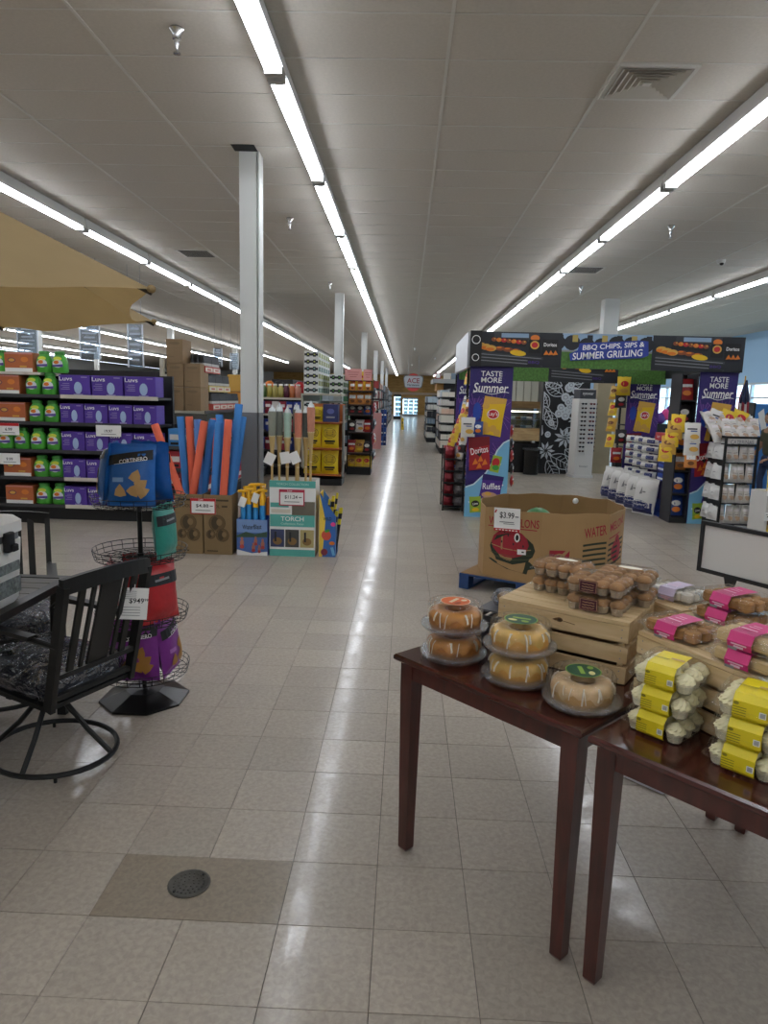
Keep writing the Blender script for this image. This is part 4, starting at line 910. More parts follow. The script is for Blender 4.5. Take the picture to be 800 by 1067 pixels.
for px in (266, 273.5, 279.5, 285.5, 291.5, 297.5, 303.5, 309.5):
    j = (0, 0, 1, 2, 2, 3, 4, 5)[n]; n += 1
    JP[j].put('%s drink jar, %s from the white column on the top shelf beyond it' % (('green', 'green', 'olive', 'olive', 'olive', 'dark red', 'orange', 'pink')[n-1], ORD[n-1]), (at(px, 410, CY).x, CY+.12, z1+.002), 0, 'drink jars beyond the column')
pk = [mat('pk_'+c, c, .45) for c in ('3f4fa8', 'b0394a', '8e2438', '2a3f96', 'd9d4cf')]
for zz, nm in ((z2, 'second'), (z3, 'third'), (z3-.38, 'fourth')):
    n = 0
    for px in (264, 271.5, 279, 286.5, 294, 301.5, 309):
        m = pk[(n*2+int(zz*7)) % 5]; g = block(.135, .25, .26, m); g.box(-.05, .05, -.1285, -.125, .14, .2, pk[4]); n += 1
        thing('snack_pack', 'small boxed pack, %s from the white column on the %s shelf beyond it' % (ORD[n-1], nm), 'pack', (at(px, 425, CY).x, CY+.14, zz+.002), 0, 'boxed packs beyond the column', g)
for lab, px, py, m, rx in (('round orange bag lying on top of the jar shelf', 281, 398, orangep, .13), ('round black bag lying on top of the jar shelf', 291, 398, black, .17), ('red bag lying on top of the jar shelf', 312, 398, ired, .12)):
    p = at(px, py, CY+.4); g = G(); g.ell((0, 0, .16), rx, .07, .16, m, 12, 8); thing('plush_bag', lab, 'bag', (p.x, CY+.38, z1+.03), 0, 'round bags over the jar shelf', g)
# ---- seltzer cases
SY = 13.85; sx0, sx1 = at(316, 410, SY).x, at(331.5, 410, SY).x
zt0 = at(322, 410, SY).z; zl0 = at(322, 440, SY).z
qx0 = at(343.5, 400, 14.6).x; qx1 = qx0+.27
gondola('shelf_unit', 'cream shelf unit carrying the tall stack of seltzer cases', sx0-.045, qx1+.02, SY, SY+2.95, [zl0, zt0], zt0, '+x', .25, [lip]*3, cream, cream, False)
selw = mat('seltzer_white', 'd5d8d4', .5); selk = mat('seltzer_black', '22272a', .5); selg = mat('seltzer_green', '5f9a46', .5); sely = mat('seltzer_lime', 'b5bd62', .5); selt = mat('seltzer_teal', '7fa8a0', .5)
def selcase(acc, w_, d, h):
    P = Print(.0006); P.rect(0, h*.5, w_*.94, h*.34, selk); P.rect(-w_*.22, h*.5, w_*.2, h*.62, selk); P.rect(w_*.22, h*.5, w_*.2, h*.62, selk); P.ell(-w_*.22, h*.52, w_*.06, h*.1, acc); P.ell(w_*.22, h*.52, w_*.06, h*.1, acc)
    Q = Print(.0006); Q.rect(0, h*.5, d*.92, h*.62, acc); Q.rect(-d*.24, h*.5, d*.16, h*.7, selk); Q.rect(d*.12, h*.5, d*.2, h*.7, selk); Q.rect(d*.36, h*.5, d*.14, h*.3, selw)
    return Proto('seltzer_case', 'seltzer case', block(w_, d, h, selw, .004).mesh('seltzer_case'), [('print', P.mesh('print'), TR(0, -d/2, 0), None), ('side_print', Q.mesh('side_print'), TR(w_/2, 0, 0, R(90)), None)])
hh = (at(322, 365.5, SY).z-zt0)/6; cw = sx1-sx0; CASES = [selcase(a, cw-.01, .40, hh-.004) for a in (sely, selg, selt)]
for k in range(7):
    y = SY+.22+.41*k; top = 6 if k < 5 else 3
    for l in range(top): CASES[0 if l % 3 else 2].put('seltzer case, %s back from the torches, %s layer of the tall stack' % (ORD[k], ORD[l]), ((sx0+sx1)/2, y, zt0+.002+hh*l), 0, 'seltzer cases of the tall stack')
    for l in range(3): CASES[2].put('seltzer case, %s back from the torches, %s layer under the tall stack' % (ORD[k], ORD[l]), ((sx0+sx1)/2, y, zl0+.002+hh*l), 0, 'seltzer cases under the tall stack')
for k in range(5):
    y = 14.6+.2+.41*k
    for l in range(3): CASES[1].put('green seltzer case, %s back from the torches, %s layer of the low aisle-side stack' % (ORD[k], ORD[l]), ((qx0+qx1)/2, y, zt0+.002+hh*l), 0, 'green seltzer cases')
    for l in range(3): CASES[1].put('green seltzer case, %s back from the torches, %s layer on the middle shelf' % (ORD[k], ORD[l]), ((qx0+qx1)/2, y, zl0+.002+hh*l), 0, 'green seltzer cases')
# ---- endcap with yellow sacks
EY = 13.0; ex0, ex1 = at(319, 480, EY).x, at(356, 480, EY).x
oboard = mat('endcap_orange', 'b5652f', .6); greyb = mat('endcap_grey', '84847f', .6)
ec = thing('endcap_display', 'orange-backed endcap display with large yellow sacks beyond the torches', 'display', ((ex0+ex1)/2, EY+.3, 0)); W_ = ex1-ex0; ztop = at(340, 421, EY).z
obj('back_board', G().box(-W_/2, W_/2, .25, .28, .1, ztop, oboard), ec); obj('base', G().box(-W_/2, W_/2, -.28, .28, 0, .12, blackmat), ec)
obj('side_panel', G().box(W_/2-.03, W_/2, .02, .25, .12, ztop-.02, greyb), ec)
zsk = [.14, at(340, 495, EY).z, at(340, 467.5, EY).z, at(340, 440, EY).z]
for z in zsk[1:]: obj('shelf', G().box(-W_/2, W_/2-.03, -.26, .25, z-.02, z, oboard), ec)
ysk = mat('sack_yellow', 'e3c81f', .45, var=.05, vs=9)
BG = Bag(.33, .445, .15); P = Print(.001); P.rect(0, .28, .2, .14, mat('sack_gold', 'c9a818', .5), 0, 3)
for k in range(4): P.rect(0, .325-.03*k, .14, .008, black)
P.rect(0, .13, .2, .035, black, 0, 3); P.rect(0, .09, .16, .02, black, 0, 3); P.ring(0, .28, .12, .095, .006, black, 20)
SK = Proto('yellow_sack', 'sack', BG.mesh('yellow_sack', ysk, 6, 8), [('print', P.mesh('print', BG.y), None, None)])
xs_ = [at(324, 480, EY).x, at(342.5, 480, EY).x]
for zi, nm in ((1, 'middle'), (2, 'upper')):
    for i in range(2): SK.put('large yellow sack with black print, %s shelf of the orange endcap, %s side' % (nm, ('torch', 'aisle')[i]), (xs_[i], EY+.18, zsk[zi]+.003), 0, 'yellow sacks')
SK.put('small yellow sack on top of the endcap beside the navy box', (at(329.5, 440, EY).x, EY+.18, zsk[3]+.003), 0, None, scale=(.62, .8, .62))
nav = mat('navy_card', '2a3160', .5); g = block(at(352, 430, EY).x-at(336, 430, EY).x, .3, .33, nav); P = Print(); P.ell(0, .2, .07, .05, mat('navy_print', '56609a', .5)); P.rect(.0, .09, .16, .03, greyp)
t = thing('navy_box', 'navy blue printed box on top of the orange endcap', 'box', (at(344, 430, EY).x, EY+.2, zsk[3]+.003), 0, None, g); obj('print', P.mesh('print', lambda x, z: -.15), t)
# small stock low in front of the shelf, behind the torches
for n, (px, c, lab) in enumerate(((285, 'c8712f', 'small orange carton on the low shelf between blasters and torches'), (272, '6f4b2c', 'small brown carton on the low shelf behind the blasters'))):
    p = at(px, 506, 7.9); thing('small_carton', lab, 'carton', (p.x, 7.9, 0), 0, None, block(.14, .14, .5, mat('cart_'+c, c, .6)))
# ---- snack rack with wire shelves
RY = 15.0; rx0, rx1 = at(361, 480, RY).x, at(386, 480, RY).x; zT = at(370, 396, RY).z; rw = rx1-rx0
sr = thing('snack_rack', 'tall black snack rack with pink sign boards beside the main aisle', 'rack', ((rx0+rx1)/2, RY+.35, 0))
obj('base', G().box(-rw/2, rw/2, -.35, .35, 0, .16, blackmat), sr)
for a in (-1, 1):
    for b in (-1, 1): obj('post', G().box(a*(rw/2-.012)-.012, a*(rw/2-.012)+.012, b*.335-.012, b*.335+.012, .16, zT, blackmat), sr)
obj('back', G().box(-rw/2+.03, rw/2-.03, .31, .325, .16, zT-.05, mat('rack_back', '2a211c', .7)), sr)
zr = [at(370, y, RY).z for y in (489, 475, 468.5, 450.5, 432, 421.5, 407)]; zr = [zr[0], zr[1]+.06, zr[3], zr[4], zr[5], zr[6]]
for z in zr: obj('shelf', G().box(-rw/2, rw/2, -.34, .31, z-.025, z, mat('rack_shelf', '3a2a22', .5)), sr)
def bagmini(name, cat, w_, h, t, m, dm, cols):
    B = Bag(w_, h, t); P = Print(.001)
    for kind, x, z, a, b, mm in cols:
        if kind == 'e': P.ell(x*w_, z*h, a*w_, b*h, mm)
        else: P.rect(x*w_, z*h, a*w_, b*h, mm, 0, 2)
    return Proto(name, cat, B.mesh(name, m, 5, 7, seed=len(_mats)), [('print', P.mesh('print', B.y), None, None)])
by_ = mat('chip_yellow', 'e6c22a', .35, var=.05, vs=9, bump=.3, bs=22); bo_ = mat('chip_orange', 'd58a3f', .4, bump=.3, bs=22); bw_ = mat('chip_white', 'dedbd4', .4, var=.05, vs=9, bump=.35, bs=22); br_ = mat('chip_red', 'a8262b', .38, var=.08, vs=9); bb_ = mat('chip_blue', '24458f', .38); bk_ = mat('chip_dark', '2b2426', .4); bgd = mat('chip_gold', 'c99a35', .4, bump=.3, bs=22); bp_ = mat('chip_purple', '5a2f85', .4)
MB = {'yellow': bagmini('chip_bag', 'chip bag', .2, .27, .08, by_, None, [('e', 0, .62, .28, .16, ired), ('e', 0, .25, .3, .12, goldp)]),
      'orange': bagmini('chip_bag', 'chip bag', .16, .22, .07, bo_, None, [('r', 0, .62, .7, .3, paper), ('e', 0, .25, .25, .12, brownp)]),
      'white': bagmini('chip_bag', 'chip bag', .2, .27, .08, bw_, None, [('r', -.05, .66, .6, .07, mat('bag_ink', '3c3a40', .5)), ('r', .05, .55, .4, .05, bb_), ('e', .1, .28, .28, .12, goldp)]),
      'dark': bagmini('chip_bag', 'chip bag', .2, .25, .08, bk_, None, [('e', 0, .6, .28, .15, bw_), ('e', 0, .25, .25, .1, br_)]),
      'red': bagmini('chip_bag', 'chip bag', .2, .27, .08, br_, None, [('r', 0, .65, .7, .14, paper), ('e', 0, .3, .28, .12, orangep)]),
      'gold': bagmini('chip_bag', 'chip bag', .22, .28, .09, bgd, None, [('e', 0, .6, .3, .13, brownp), ('e', 0, .25, .28, .1, by_)]),
      'blue': bagmini('chip_bag', 'chip bag', .2, .26, .08, bb_, None, [('e', 0, .62, .3, .14, paper), ('e', 0, .3, .28, .14, orangep)]),
      'purple': bagmini('chip_bag', 'chip bag', .2, .26, .08, bp_, None, [('r', 0, .66, .7, .14, paper), ('e', 0, .3, .28, .14, goldp)])}
rown2 = ['lowest', 'second', 'third', 'fourth', 'fifth', 'topmost']
for k, (cols, sc_) in enumerate(((('gold', 'yellow', 'yellow'), 1.05), (('red', 'gold', 'dark'), 1.), (('dark', 'white', 'red'), 1.), (('dark', 'dark', 'blue'), .9), (('orange',)*3, 1.15), (('yellow',)*3, 1.0))):
    for i, c in enumerate(cols):
        MB[c].put('%s snack bag, %s from the sacks on the %s shelf of the pink-topped rack' % (c, ORD[i], rown2[k]), ((rx0+rx1)/2+rw*(-.32+.32*i), RY+.16, zr[k]+.004), (R(-8), 0, 0), 'bags on the pink-topped rack', scale=sc_)
for i in range(3): MB['orange'].put('small orange snack bag in front of the yellow bags, topmost shelf, %s from the sacks' % ORD[i], ((rx0+rx1)/2+rw*(-.32+.32*i), RY+.06, zr[5]+.004), (R(-6), 0, 0), 'bags on the pink-topped rack', scale=.8)
MB['yellow'].put('yellow snack bag piled above the others on the pink-topped rack', ((rx0+rx1)/2-.02, RY+.3, zr[5]+.09), 0, 'bags on the pink-topped rack', scale=1.2)
for i, (y, c) in enumerate(((15.35, 'red'), (15.75, 'white'))):
    for k in range(5): MB[c if k % 2 else 'dark'].put('snack bag clipped to the aisle side of the pink-topped rack, %s up, %s column' % (ORD[k], ORD[i]), (rx1+.036, y-.1, .3+.34*k), (0, 0, R(80)), 'bags clipped to the rack side', scale=.85)
pinks = mat('sign_pink', 'd99a96', .5)
for lab, pa, pb in (('wide pink sign board on top of the snack rack', 359, 377), ('narrow pink sign board on top of the snack rack, aisle end', 378.5, 388)):
    a, b = at(pa, 395, RY), at(pb, 383.5, RY); w_, h_ = b.x-a.x, b.z-a.z; g = G(); g.box(-w_/2, w_/2, 0, .02, 0, h_, pinks); P = Print()
    for k in range(3): P.rect(0, h_*(.7-.2*k), w_*(.7-.15*k), h_*.05, mat('sign_rose', 'b05a5c', .5))
    t = thing('sign_board', lab, 'sign', ((a.x+b.x)/2, RY-.0, zT-.005), 0, 'pink sign boards', g); obj('print', P.mesh('print'), t)
    obj('frame', G().box(-w_/2-.012, w_/2+.012, -.006, .026, -.02, .0, blackmat), t)
# ---- further gondolas down the aisle: goods too small to tell apart, joined per unit
PAL = [mat('stock_'+c, c, .5) for c in ('c9c5bb', '8f2f2c', '2f4a7a', '3d6b48', 'b39a4a', '24242a', '6f7f8c', 'cf8a5a', 'a8b5bd', '5b4636')]
def aisle_unit(label, x0, x1, y0, y1, top, n, pal=None, seed=0, sides=('-y', '+x'), bs=(.08, .22), name='shelf_unit', body=steel):
    pal = pal or PAL; rnd = random.Random(seed); t = thing(name, label, 'shelf unit', ((x0+x1)/2, (y0+y1)/2, 0)); ox, oy = (x0+x1)/2, (y0+y1)/2
    a, b, c, d = x0-ox, x1-ox, y0-oy, y1-oy; obj('kick_base', G().box(a+.03, b-.03, c+.03, d-.03, 0, .15, blackmat), t)
    obj('back_panel', G().box(a+.3, b-.3, c+.3, d, .15, top, body) if b-a > .7 else G().box(-.02, .02, c+.3, d, .15, top, body), t)
    st = G(); dz = (top-.18)/n
    for k in range(n):
        z = .18+dz*k; obj('shelf', G().box(a, b, c, d, z-.03, z, body), t)
        for s in sides:
            L = (b-a) if s == '-y' else (d-c); u = .02; run = 0; m = None
            while u < L-.05:
                if run <= 0: run = rnd.randint(2, 6); m = rnd.choice(pal); w_ = rnd.uniform(*bs); h_ = dz*rnd.uniform(.5, .88)
                w2 = min(w_, L-u-.01); q = .012
                if s == '-y': st.box(a+u+.004, a+u+w2-.004, c+q, c+.25, z, z+h_, m)
                elif s == '+x': st.box(b-.25, b-q, c+u+.004, c+u+w2-.004, z, z+h_, m)
                else: st.box(a+q, a+.25, c+u+.004, c+u+w2-.004, z, z+h_, m)
                u += w_; run -= 1
    stuff('shelf_stock', st, parent=t); return t
grn = [PAL[0], PAL[3], PAL[5], PAL[8], PAL[6], PAL[0]]
aisle_unit('shelf unit of white and green goods behind the pink-topped snack rack', -2.3, -1.12, 17.6, 22.6, 2.15, 6, grn, 1)
aisle_unit('shelf unit with red and white goods past the pink end panel', -2.2, -1.0, 25.6, 30.5, 2.35, 6, [PAL[0], PAL[1], PAL[5], PAL[7], PAL[0]], 2)
aisle_unit('dark shelf unit further along past the blue boxes', -2.2, -1.05, 33., 42, 2.3, 6, [PAL[5], PAL[0], PAL[9], PAL[6]], 3)
aisle_unit('farthest dark shelf unit near the end coolers', -2.4, -1.1, 44., 54, 2.2, 6, [PAL[5], PAL[0], PAL[8], PAL[6]], 4)
a, b = at(389, 430, 23.), at(396.5, 478, 23.); g = G(); g.box(a.x, b.x, 22.9, 22.95, 0, a.z, pinks); thing('pink_divider', 'plain pink end panel standing beside the main aisle', 'panel', (0, 0, 0), 0, None, g)
P = Print()
bx2 = [mat('carton_blue', '27509a', .5), mat('carton_blue_dark', '1f356e', .5)]
for k in range(4):
    for i in range(2):
        w_ = (at(402.5, 450, 25).x-at(396.5, 450, 25).x)/2; g = block(w_-.006, .3, .31, bx2[(i+k) % 2]); g.box(-w_*.3, w_*.3, -.1515, -.15, .1, .15, paper)
        thing('blue_carton', 'blue carton past the pink end panel, %s up, %s' % (ORD[k], ('panel side', 'aisle side')[i]), 'carton', (at(396.5, 450, 25).x+w_*(i+.5), 24.9, .315*k), 0, 'blue cartons past the pink panel', g)
# far left rows beyond the detergent shelves
aisle_unit('long shelf unit seen over the detergent shelves, nearer one', -13., -4.3, 13.4, 14.4, 2.05, 6, [PAL[1], PAL[7], PAL[0], PAL[4], PAL[3]], 7, ('-y',))
aisle_unit('long shelf unit seen over the detergent shelves, farther one', -16., -4.6, 18.5, 19.5, 2.05, 6, [PAL[7], PAL[0], PAL[8], PAL[3]], 8, ('-y',))
aisle_unit('long shelf unit beyond the cream cartons unit', -4.1, -2.9, 19.5, 27.5, 2.1, 6, [PAL[1], PAL[7], PAL[0], PAL[4]], 9)
# hanging aisle signs
sgn = clear('sign_acrylic', 'cfdbe6', .18, .25); sgp = mat('sign_print', 'b9c7d6', .5); cordm = mat('sign_cord', '8c9096', .5)
for lab, (xa, ya, xb, yb, Y) in (('pale blue hanging aisle sign over the orange soap boxes', (19, 340, 38, 372, 12.6)), ('pale blue hanging aisle sign, second from the umbrella side', (84, 340, 103, 374, 13.2)), ('pale blue hanging aisle sign nearest the brown cartons', (134, 338, 148, 383, 13.8)),
        ('small pale hanging aisle sign just past the brown cartons', (223, 363, 231, 382, 20.)), ('small pale hanging aisle sign beside the white column', (240, 368, 248, 385, 22.))):
    a, b = at(xa, yb, Y), at(xb, ya, Y); w_, h_ = b.x-a.x, b.z-a.z; g = G(); g.box(-w_/2, w_/2, 0, .015, 0, h_, sgn); t = thing('aisle_sign', lab, 'sign', ((a.x+b.x)/2, Y, a.z), 0, 'hanging aisle signs', g)
    P = Print(.002)
    for k in range(7): P.rect(0, h_*(.9-.12*k), w_*(.75 if k % 2 else .55), h_*.05, sgp)
    obj('print', P.mesh('print'), t)
    for s in (-1, 1):
        g = G(); g.tube([(s*w_*.42, .008, h_), (s*w_*.42, .008, H-a.z+.01)], .004, cordm, 5); obj('cord', g, t)
        obj('side_strip', G().box(s*w_*.5-.012, s*w_*.5+.012, -.004, .02, 0, h_, mat('sign_edge', 'd5dde6', .5)), t)
# ---- far end: coolers, hardware sign, wet floor sign
lit = emission('cooler_light', 'bfe6ff', 1.1); litw = emission('cooler_lamp', 'f2fbff', 2.2)
def cooler(lab, xa, ya, xb, yb, Y, n, darkf):
    a, b = at(xa, yb, Y), at(xb, ya, Y); W_, h_ = b.x-a.x, b.z; fr = mat('cooler_frame_dark', '222426', .5) if darkf else mat('cooler_frame', '8b8d90', .5)
    t = thing('glass_door_cooler', lab, 'cooler', ((a.x+b.x)/2, Y+.4, 0)); obj('cabinet', G().box(-W_/2, W_/2, -.3, .35, 0, h_, fr), t)
    for k in range(n):
        x0 = -W_/2+W_*k/n; g = G(); q = W_/n*.07; z0, z1 = h_*.12, h_*.93
        for c in ((x0, x0+q, z0, z1), (x0+W_/n-q, x0+W_/n, z0, z1), (x0+q, x0+W_/n-q, z0, z0+q), (x0+q, x0+W_/n-q, z1-q, z1)): g.box(c[0], c[1], -.36, -.33, c[2], c[3], fr)
        d = obj('door', g, t); obj('light_strip', G().box(x0+q, x0+q+W_/n*.12, -.325, -.32, z0, z1, litw), d)
        st = G()
        for i in range(4):
            for j in range(4): st.box(x0+q+W_/n*(.16+.18*i), x0+q+W_/n*(.31+.18*i), -.33, -.31, z0+(z1-z0)*(.04+.24*j), z0+(z1-z0)*(.2+.24*j), PAL[(i+2*j+k) % 10])
        st.box(x0+q, x0+W_/n-q, -.309, -.305, z0, z1, lit); s = obj('chilled_stock', st, d); s['kind'] = 'stuff'
        obj('pane', G().box(x0+q, x0+W_/n-q, -.345, -.342, z0+q, z1-q, glass), d)
cooler('three-door glass cooler glowing at the end of the main aisle', 419, 414.5, 435.5, 436, 66, 3, False)
cooler('tall dark single-door cooler left of the glowing three-door one', 409.5, 411, 418, 440, 56, 1, True)
a, b = at(417.5, 448, 37.5), at(421, 436.5, 37.5); wf = b.x-a.x
g = G(); g.slab([(-wf/2, 0), (wf/2, 0), (wf*.32, .62), (-wf*.32, .62)], -.09, -.075, yellowp); g.slab([(-wf/2, 0), (wf/2, 0), (wf*.32, .62), (-wf*.32, .62)], .075, .09, yellowp); g.box(-wf*.3, wf*.3, -.09, .09, .6, .63, yellowp)
t = thing('wet_floor_sign', 'yellow folding floor sign standing far along the main aisle', 'sign', ((a.x+b.x)/2, 37.5, 0), 0, None, g); P = Print(.002); P.rect(0, .38, wf*.3, .12, black); P.rect(0, .2, wf*.4, .03, black); obj('print', P.mesh('print', lambda x, z: -.09), t)
SYY = 40.; c = at(430.5, 398.5, SYY); sw = (at(441.5, 398, SYY).x-at(420, 398, SYY).x)/2; sh = (at(430, 389.5, SYY).z-at(430, 408, SYY).z)/2
hs = thing('hardware_sign', 'red and grey hanging hardware department sign at the end of the main aisle', 'sign', (c.x, SYY, c.z))
g = G(); g.slab([(sw*.8*math.cos(R(i*10)), sh*math.sin(R(i*10))) for i in range(36)], .0, .06, mat('sign_red', 'c8403c', .5)); obj('red_disc', g, hs)
g = G(); o = [(-.98, .5), (-.85, .78), (.85, .78), (.98, .5), (.86, -.45), (.75, -.62), (-.75, -.62), (-.86, -.45)]; g.slab([(x*sw, z*sh) for x, z in o], -.03, .0, mat('sign_rim', '5c6064', .5)); obj('plate_rim', g, hs)
g = G(); g.slab([(x*sw*.92, z*sh*.9) for x, z in o], -.036, -.03, mat('sign_grey', 'a4a8ac', .5)); obj('plate', g, hs)
P = Print(.002); P.text('ACE', 0, sh*.2, sh*.56, mat('sign_letter', '860f18', .5), sw*1.2); P.text('Hardware', 0, -sh*.28, sh*.24, black, sw*1.15); obj('lettering', P.mesh('lettering', lambda x, z: -.036), hs)
for s in (-1, 1):
    g = G(); g.tube([(s*sw*.5, .03, sh*.6), (s*sw*.5, .03, H-c.z+.01)], .01, cordm, 5); obj('cord', g, hs)
# ---- far side of the aisle toward the tower
aisle_unit('dark shelf unit of mixed goods far along the bakery side of the aisle', 1.7, 2.9, 36., 46, 1.9, 6, [PAL[5], PAL[0], PAL[2], PAL[9], PAL[6]], 21, ('-y', '-x'))
cardp = [PAL[0], mat('stock_cream', 'd9d2c4', .5), PAL[8], PAL[5], mat('stock_peach', 'd9b5a0', .5), PAL[0]]
aisle_unit('dark card rack with white cards and boxes beyond the purple tower', 1.06, 2.2, 21.6, 24.8, 2.0, 7, cardp, 22, ('-y', '-x'), (.1, .22), 'card_rack')
aisle_unit('shelf unit with silver and white goods beyond the purple tower', 0.80, 2.0, 27.2, 30.6, 1.8, 6, [PAL[0], PAL[8], PAL[6], PAL[5]], 23, ('-y', '-x'))
cn = thing('service_canopy', 'grey service canopy with framed picture and boxes on top beyond the tower', 'canopy', (0, 0, 0)); a, b = at(451, 397, 31.), at(484, 394, 31.)
obj('ledge', G().box(a.x, b.x+.8, 31., 34., a.z-.08, a.z+.1, mat('canopy_grey', '9a9a96', .6)), cn); obj('bulkhead', G().box(a.x+.5, b.x+.8, 31.4, 34., 1.9, a.z-.08, mat('bulkhead_dark', '2a2624', .7)), cn)
obj('wood_panel', G().box(a.x+.2, a.x+.5, 31.5, 34, 2.05, a.z-.08, mat('bulkhead_wood', 'a5793a', .6)), cn)
for x_ in (b.x+.7,): obj('post', G().box(x_-.04, x_+.04, 33.6, 33.7, 0, a.z-.08, blackmat), cn)
a, b = at(453.5, 395.5, 30.9), at(459.5, 389.5, 30.9); w_, h_ = b.x-a.x, b.z-a.z; t = thing('framed_picture', 'small red-framed picture standing on the grey canopy', 'picture', ((a.x+b.x)/2, 31.05, at(451, 397, 31.).z+.1), 0, None, G().box(-w_/2, w_/2, 0, .04, 0, h_, mat('frame_red', '9a3a3a', .5))); obj('print', Print(.002).rect(0, h_/2, w_*.7, h_*.7, paper).mesh('print'), t)
for n, px in enumerate((466, 474)): thing('display_box', 'pale box on the grey canopy, %s from the framed picture' % ORD[n], 'box', (at(px, 392, 31.2).x, 31.4, at(451, 397, 31.).z+.1), 0, 'boxes on the canopy', block(.3, .3, .26, PAL[(0, 6)[n]]))
# ================================================================== SUMMER SNACK ARCH
# ---- prints shared by the towers
navyp = mat('tower_navy', '2e2168', .45); vio = mat('tower_violet', '4a2a7c', .45); spark = mat('tower_spark', '8a5aa8', .5); sky = mat('tower_sky', '77b6d8', .45); laysy = mat('print_chips_yellow', 'e9bf1d', .42); dred = mat('print_chips_red', 'a81e26', .42); drd = mat('print_chips_dark_red', '7d141c', .42); rpur = mat('print_chips_purple', '4b2a86', .42); lime = mat('print_lime', '9ab83a', .42); lays_red = mat('print_oval_red', 'c4262e', .45)
def outlined(P, t, x, z, h, w_, m1=white, ang=0, sh=0, m2=navyp):
    P.text(t, x, z, h, m1, w_, ang, sh); return P
def chips_art(P, x, z, w_, h, kind, ang=-6):
    c, q = math.cos(R(ang)), math.sin(R(ang)); f = lambda u, v: (x+u*c*w_/2-v*q*h/2, z+u*q*w_/2+v*c*h/2)
    base = {'lays': laysy, 'dor': dred, 'ruf': rpur, 'lime': lime}[kind]
    P.poly([f(-1, -1), (f(0, -.96)), f(1, -1), f(.95, 0), f(1, 1), f(0, .95), f(-1, 1), f(-.95, 0)], base)
    X = lambda u, v: f(u, v)
    if kind == 'lays':
        P.poly([f(-1, .55), f(1, .75), f(1, 1), f(-1, 1)], goldp); P.ell(*X(0, .12), w_*.27, h*.13, lays_red, ang); P.ring(*X(0, .12), w_*.27, h*.13, w_*.03, paper); P.text("Lay's", *X(0, .12), h*.13, paper, w_*.42, ang+6)
        for u, v in ((-.6, -.5), (-.3, -.72), (.2, -.62), (.6, -.8), (-.75, .5), (-.7, -.85)): P.ell(*X(u, v), w_*.16, h*.09, goldp, ang+20)
    elif kind == 'dor':
        P.poly([f(-1, .3), f(1, .5), f(1, 1), f(-1, 1)], drd); P.text('Doritos', *X(0, .2), h*.2, white, w_*.82, ang+8); P.poly([f(-.3, .0), f(.3, .08), f(.05, -.2)], black)
        for u, v in ((-.4, -.5), (.1, -.35), (.5, -.55), (-.05, -.75)): P.poly([X(u-.3, v-.16), X(u+.25, v-.1), X(u+.02, v+.24)], orangep)
    elif kind == 'ruf':
        P.poly([f(-1, .5), f(1, .7), f(1, 1), f(-1, 1)], navyp); P.text('Ruffles', *X(0, .12), h*.24, white, w_*.84, ang+8); P.ell(*X(0, -.62), w_*.4, h*.14, mat('print_dip', 'c79a7c', .5), ang); P.ell(*X(-.2, -.5), w_*.16, h*.08, goldp, ang)
    else:
        P.ell(*X(0, .1), w_*.34, h*.2, black, ang); P.text('Lime', *X(0, .1), h*.15, white, w_*.44, ang+6); P.ell(*X(0, -.65), w_*.3, h*.12, laysy, ang)
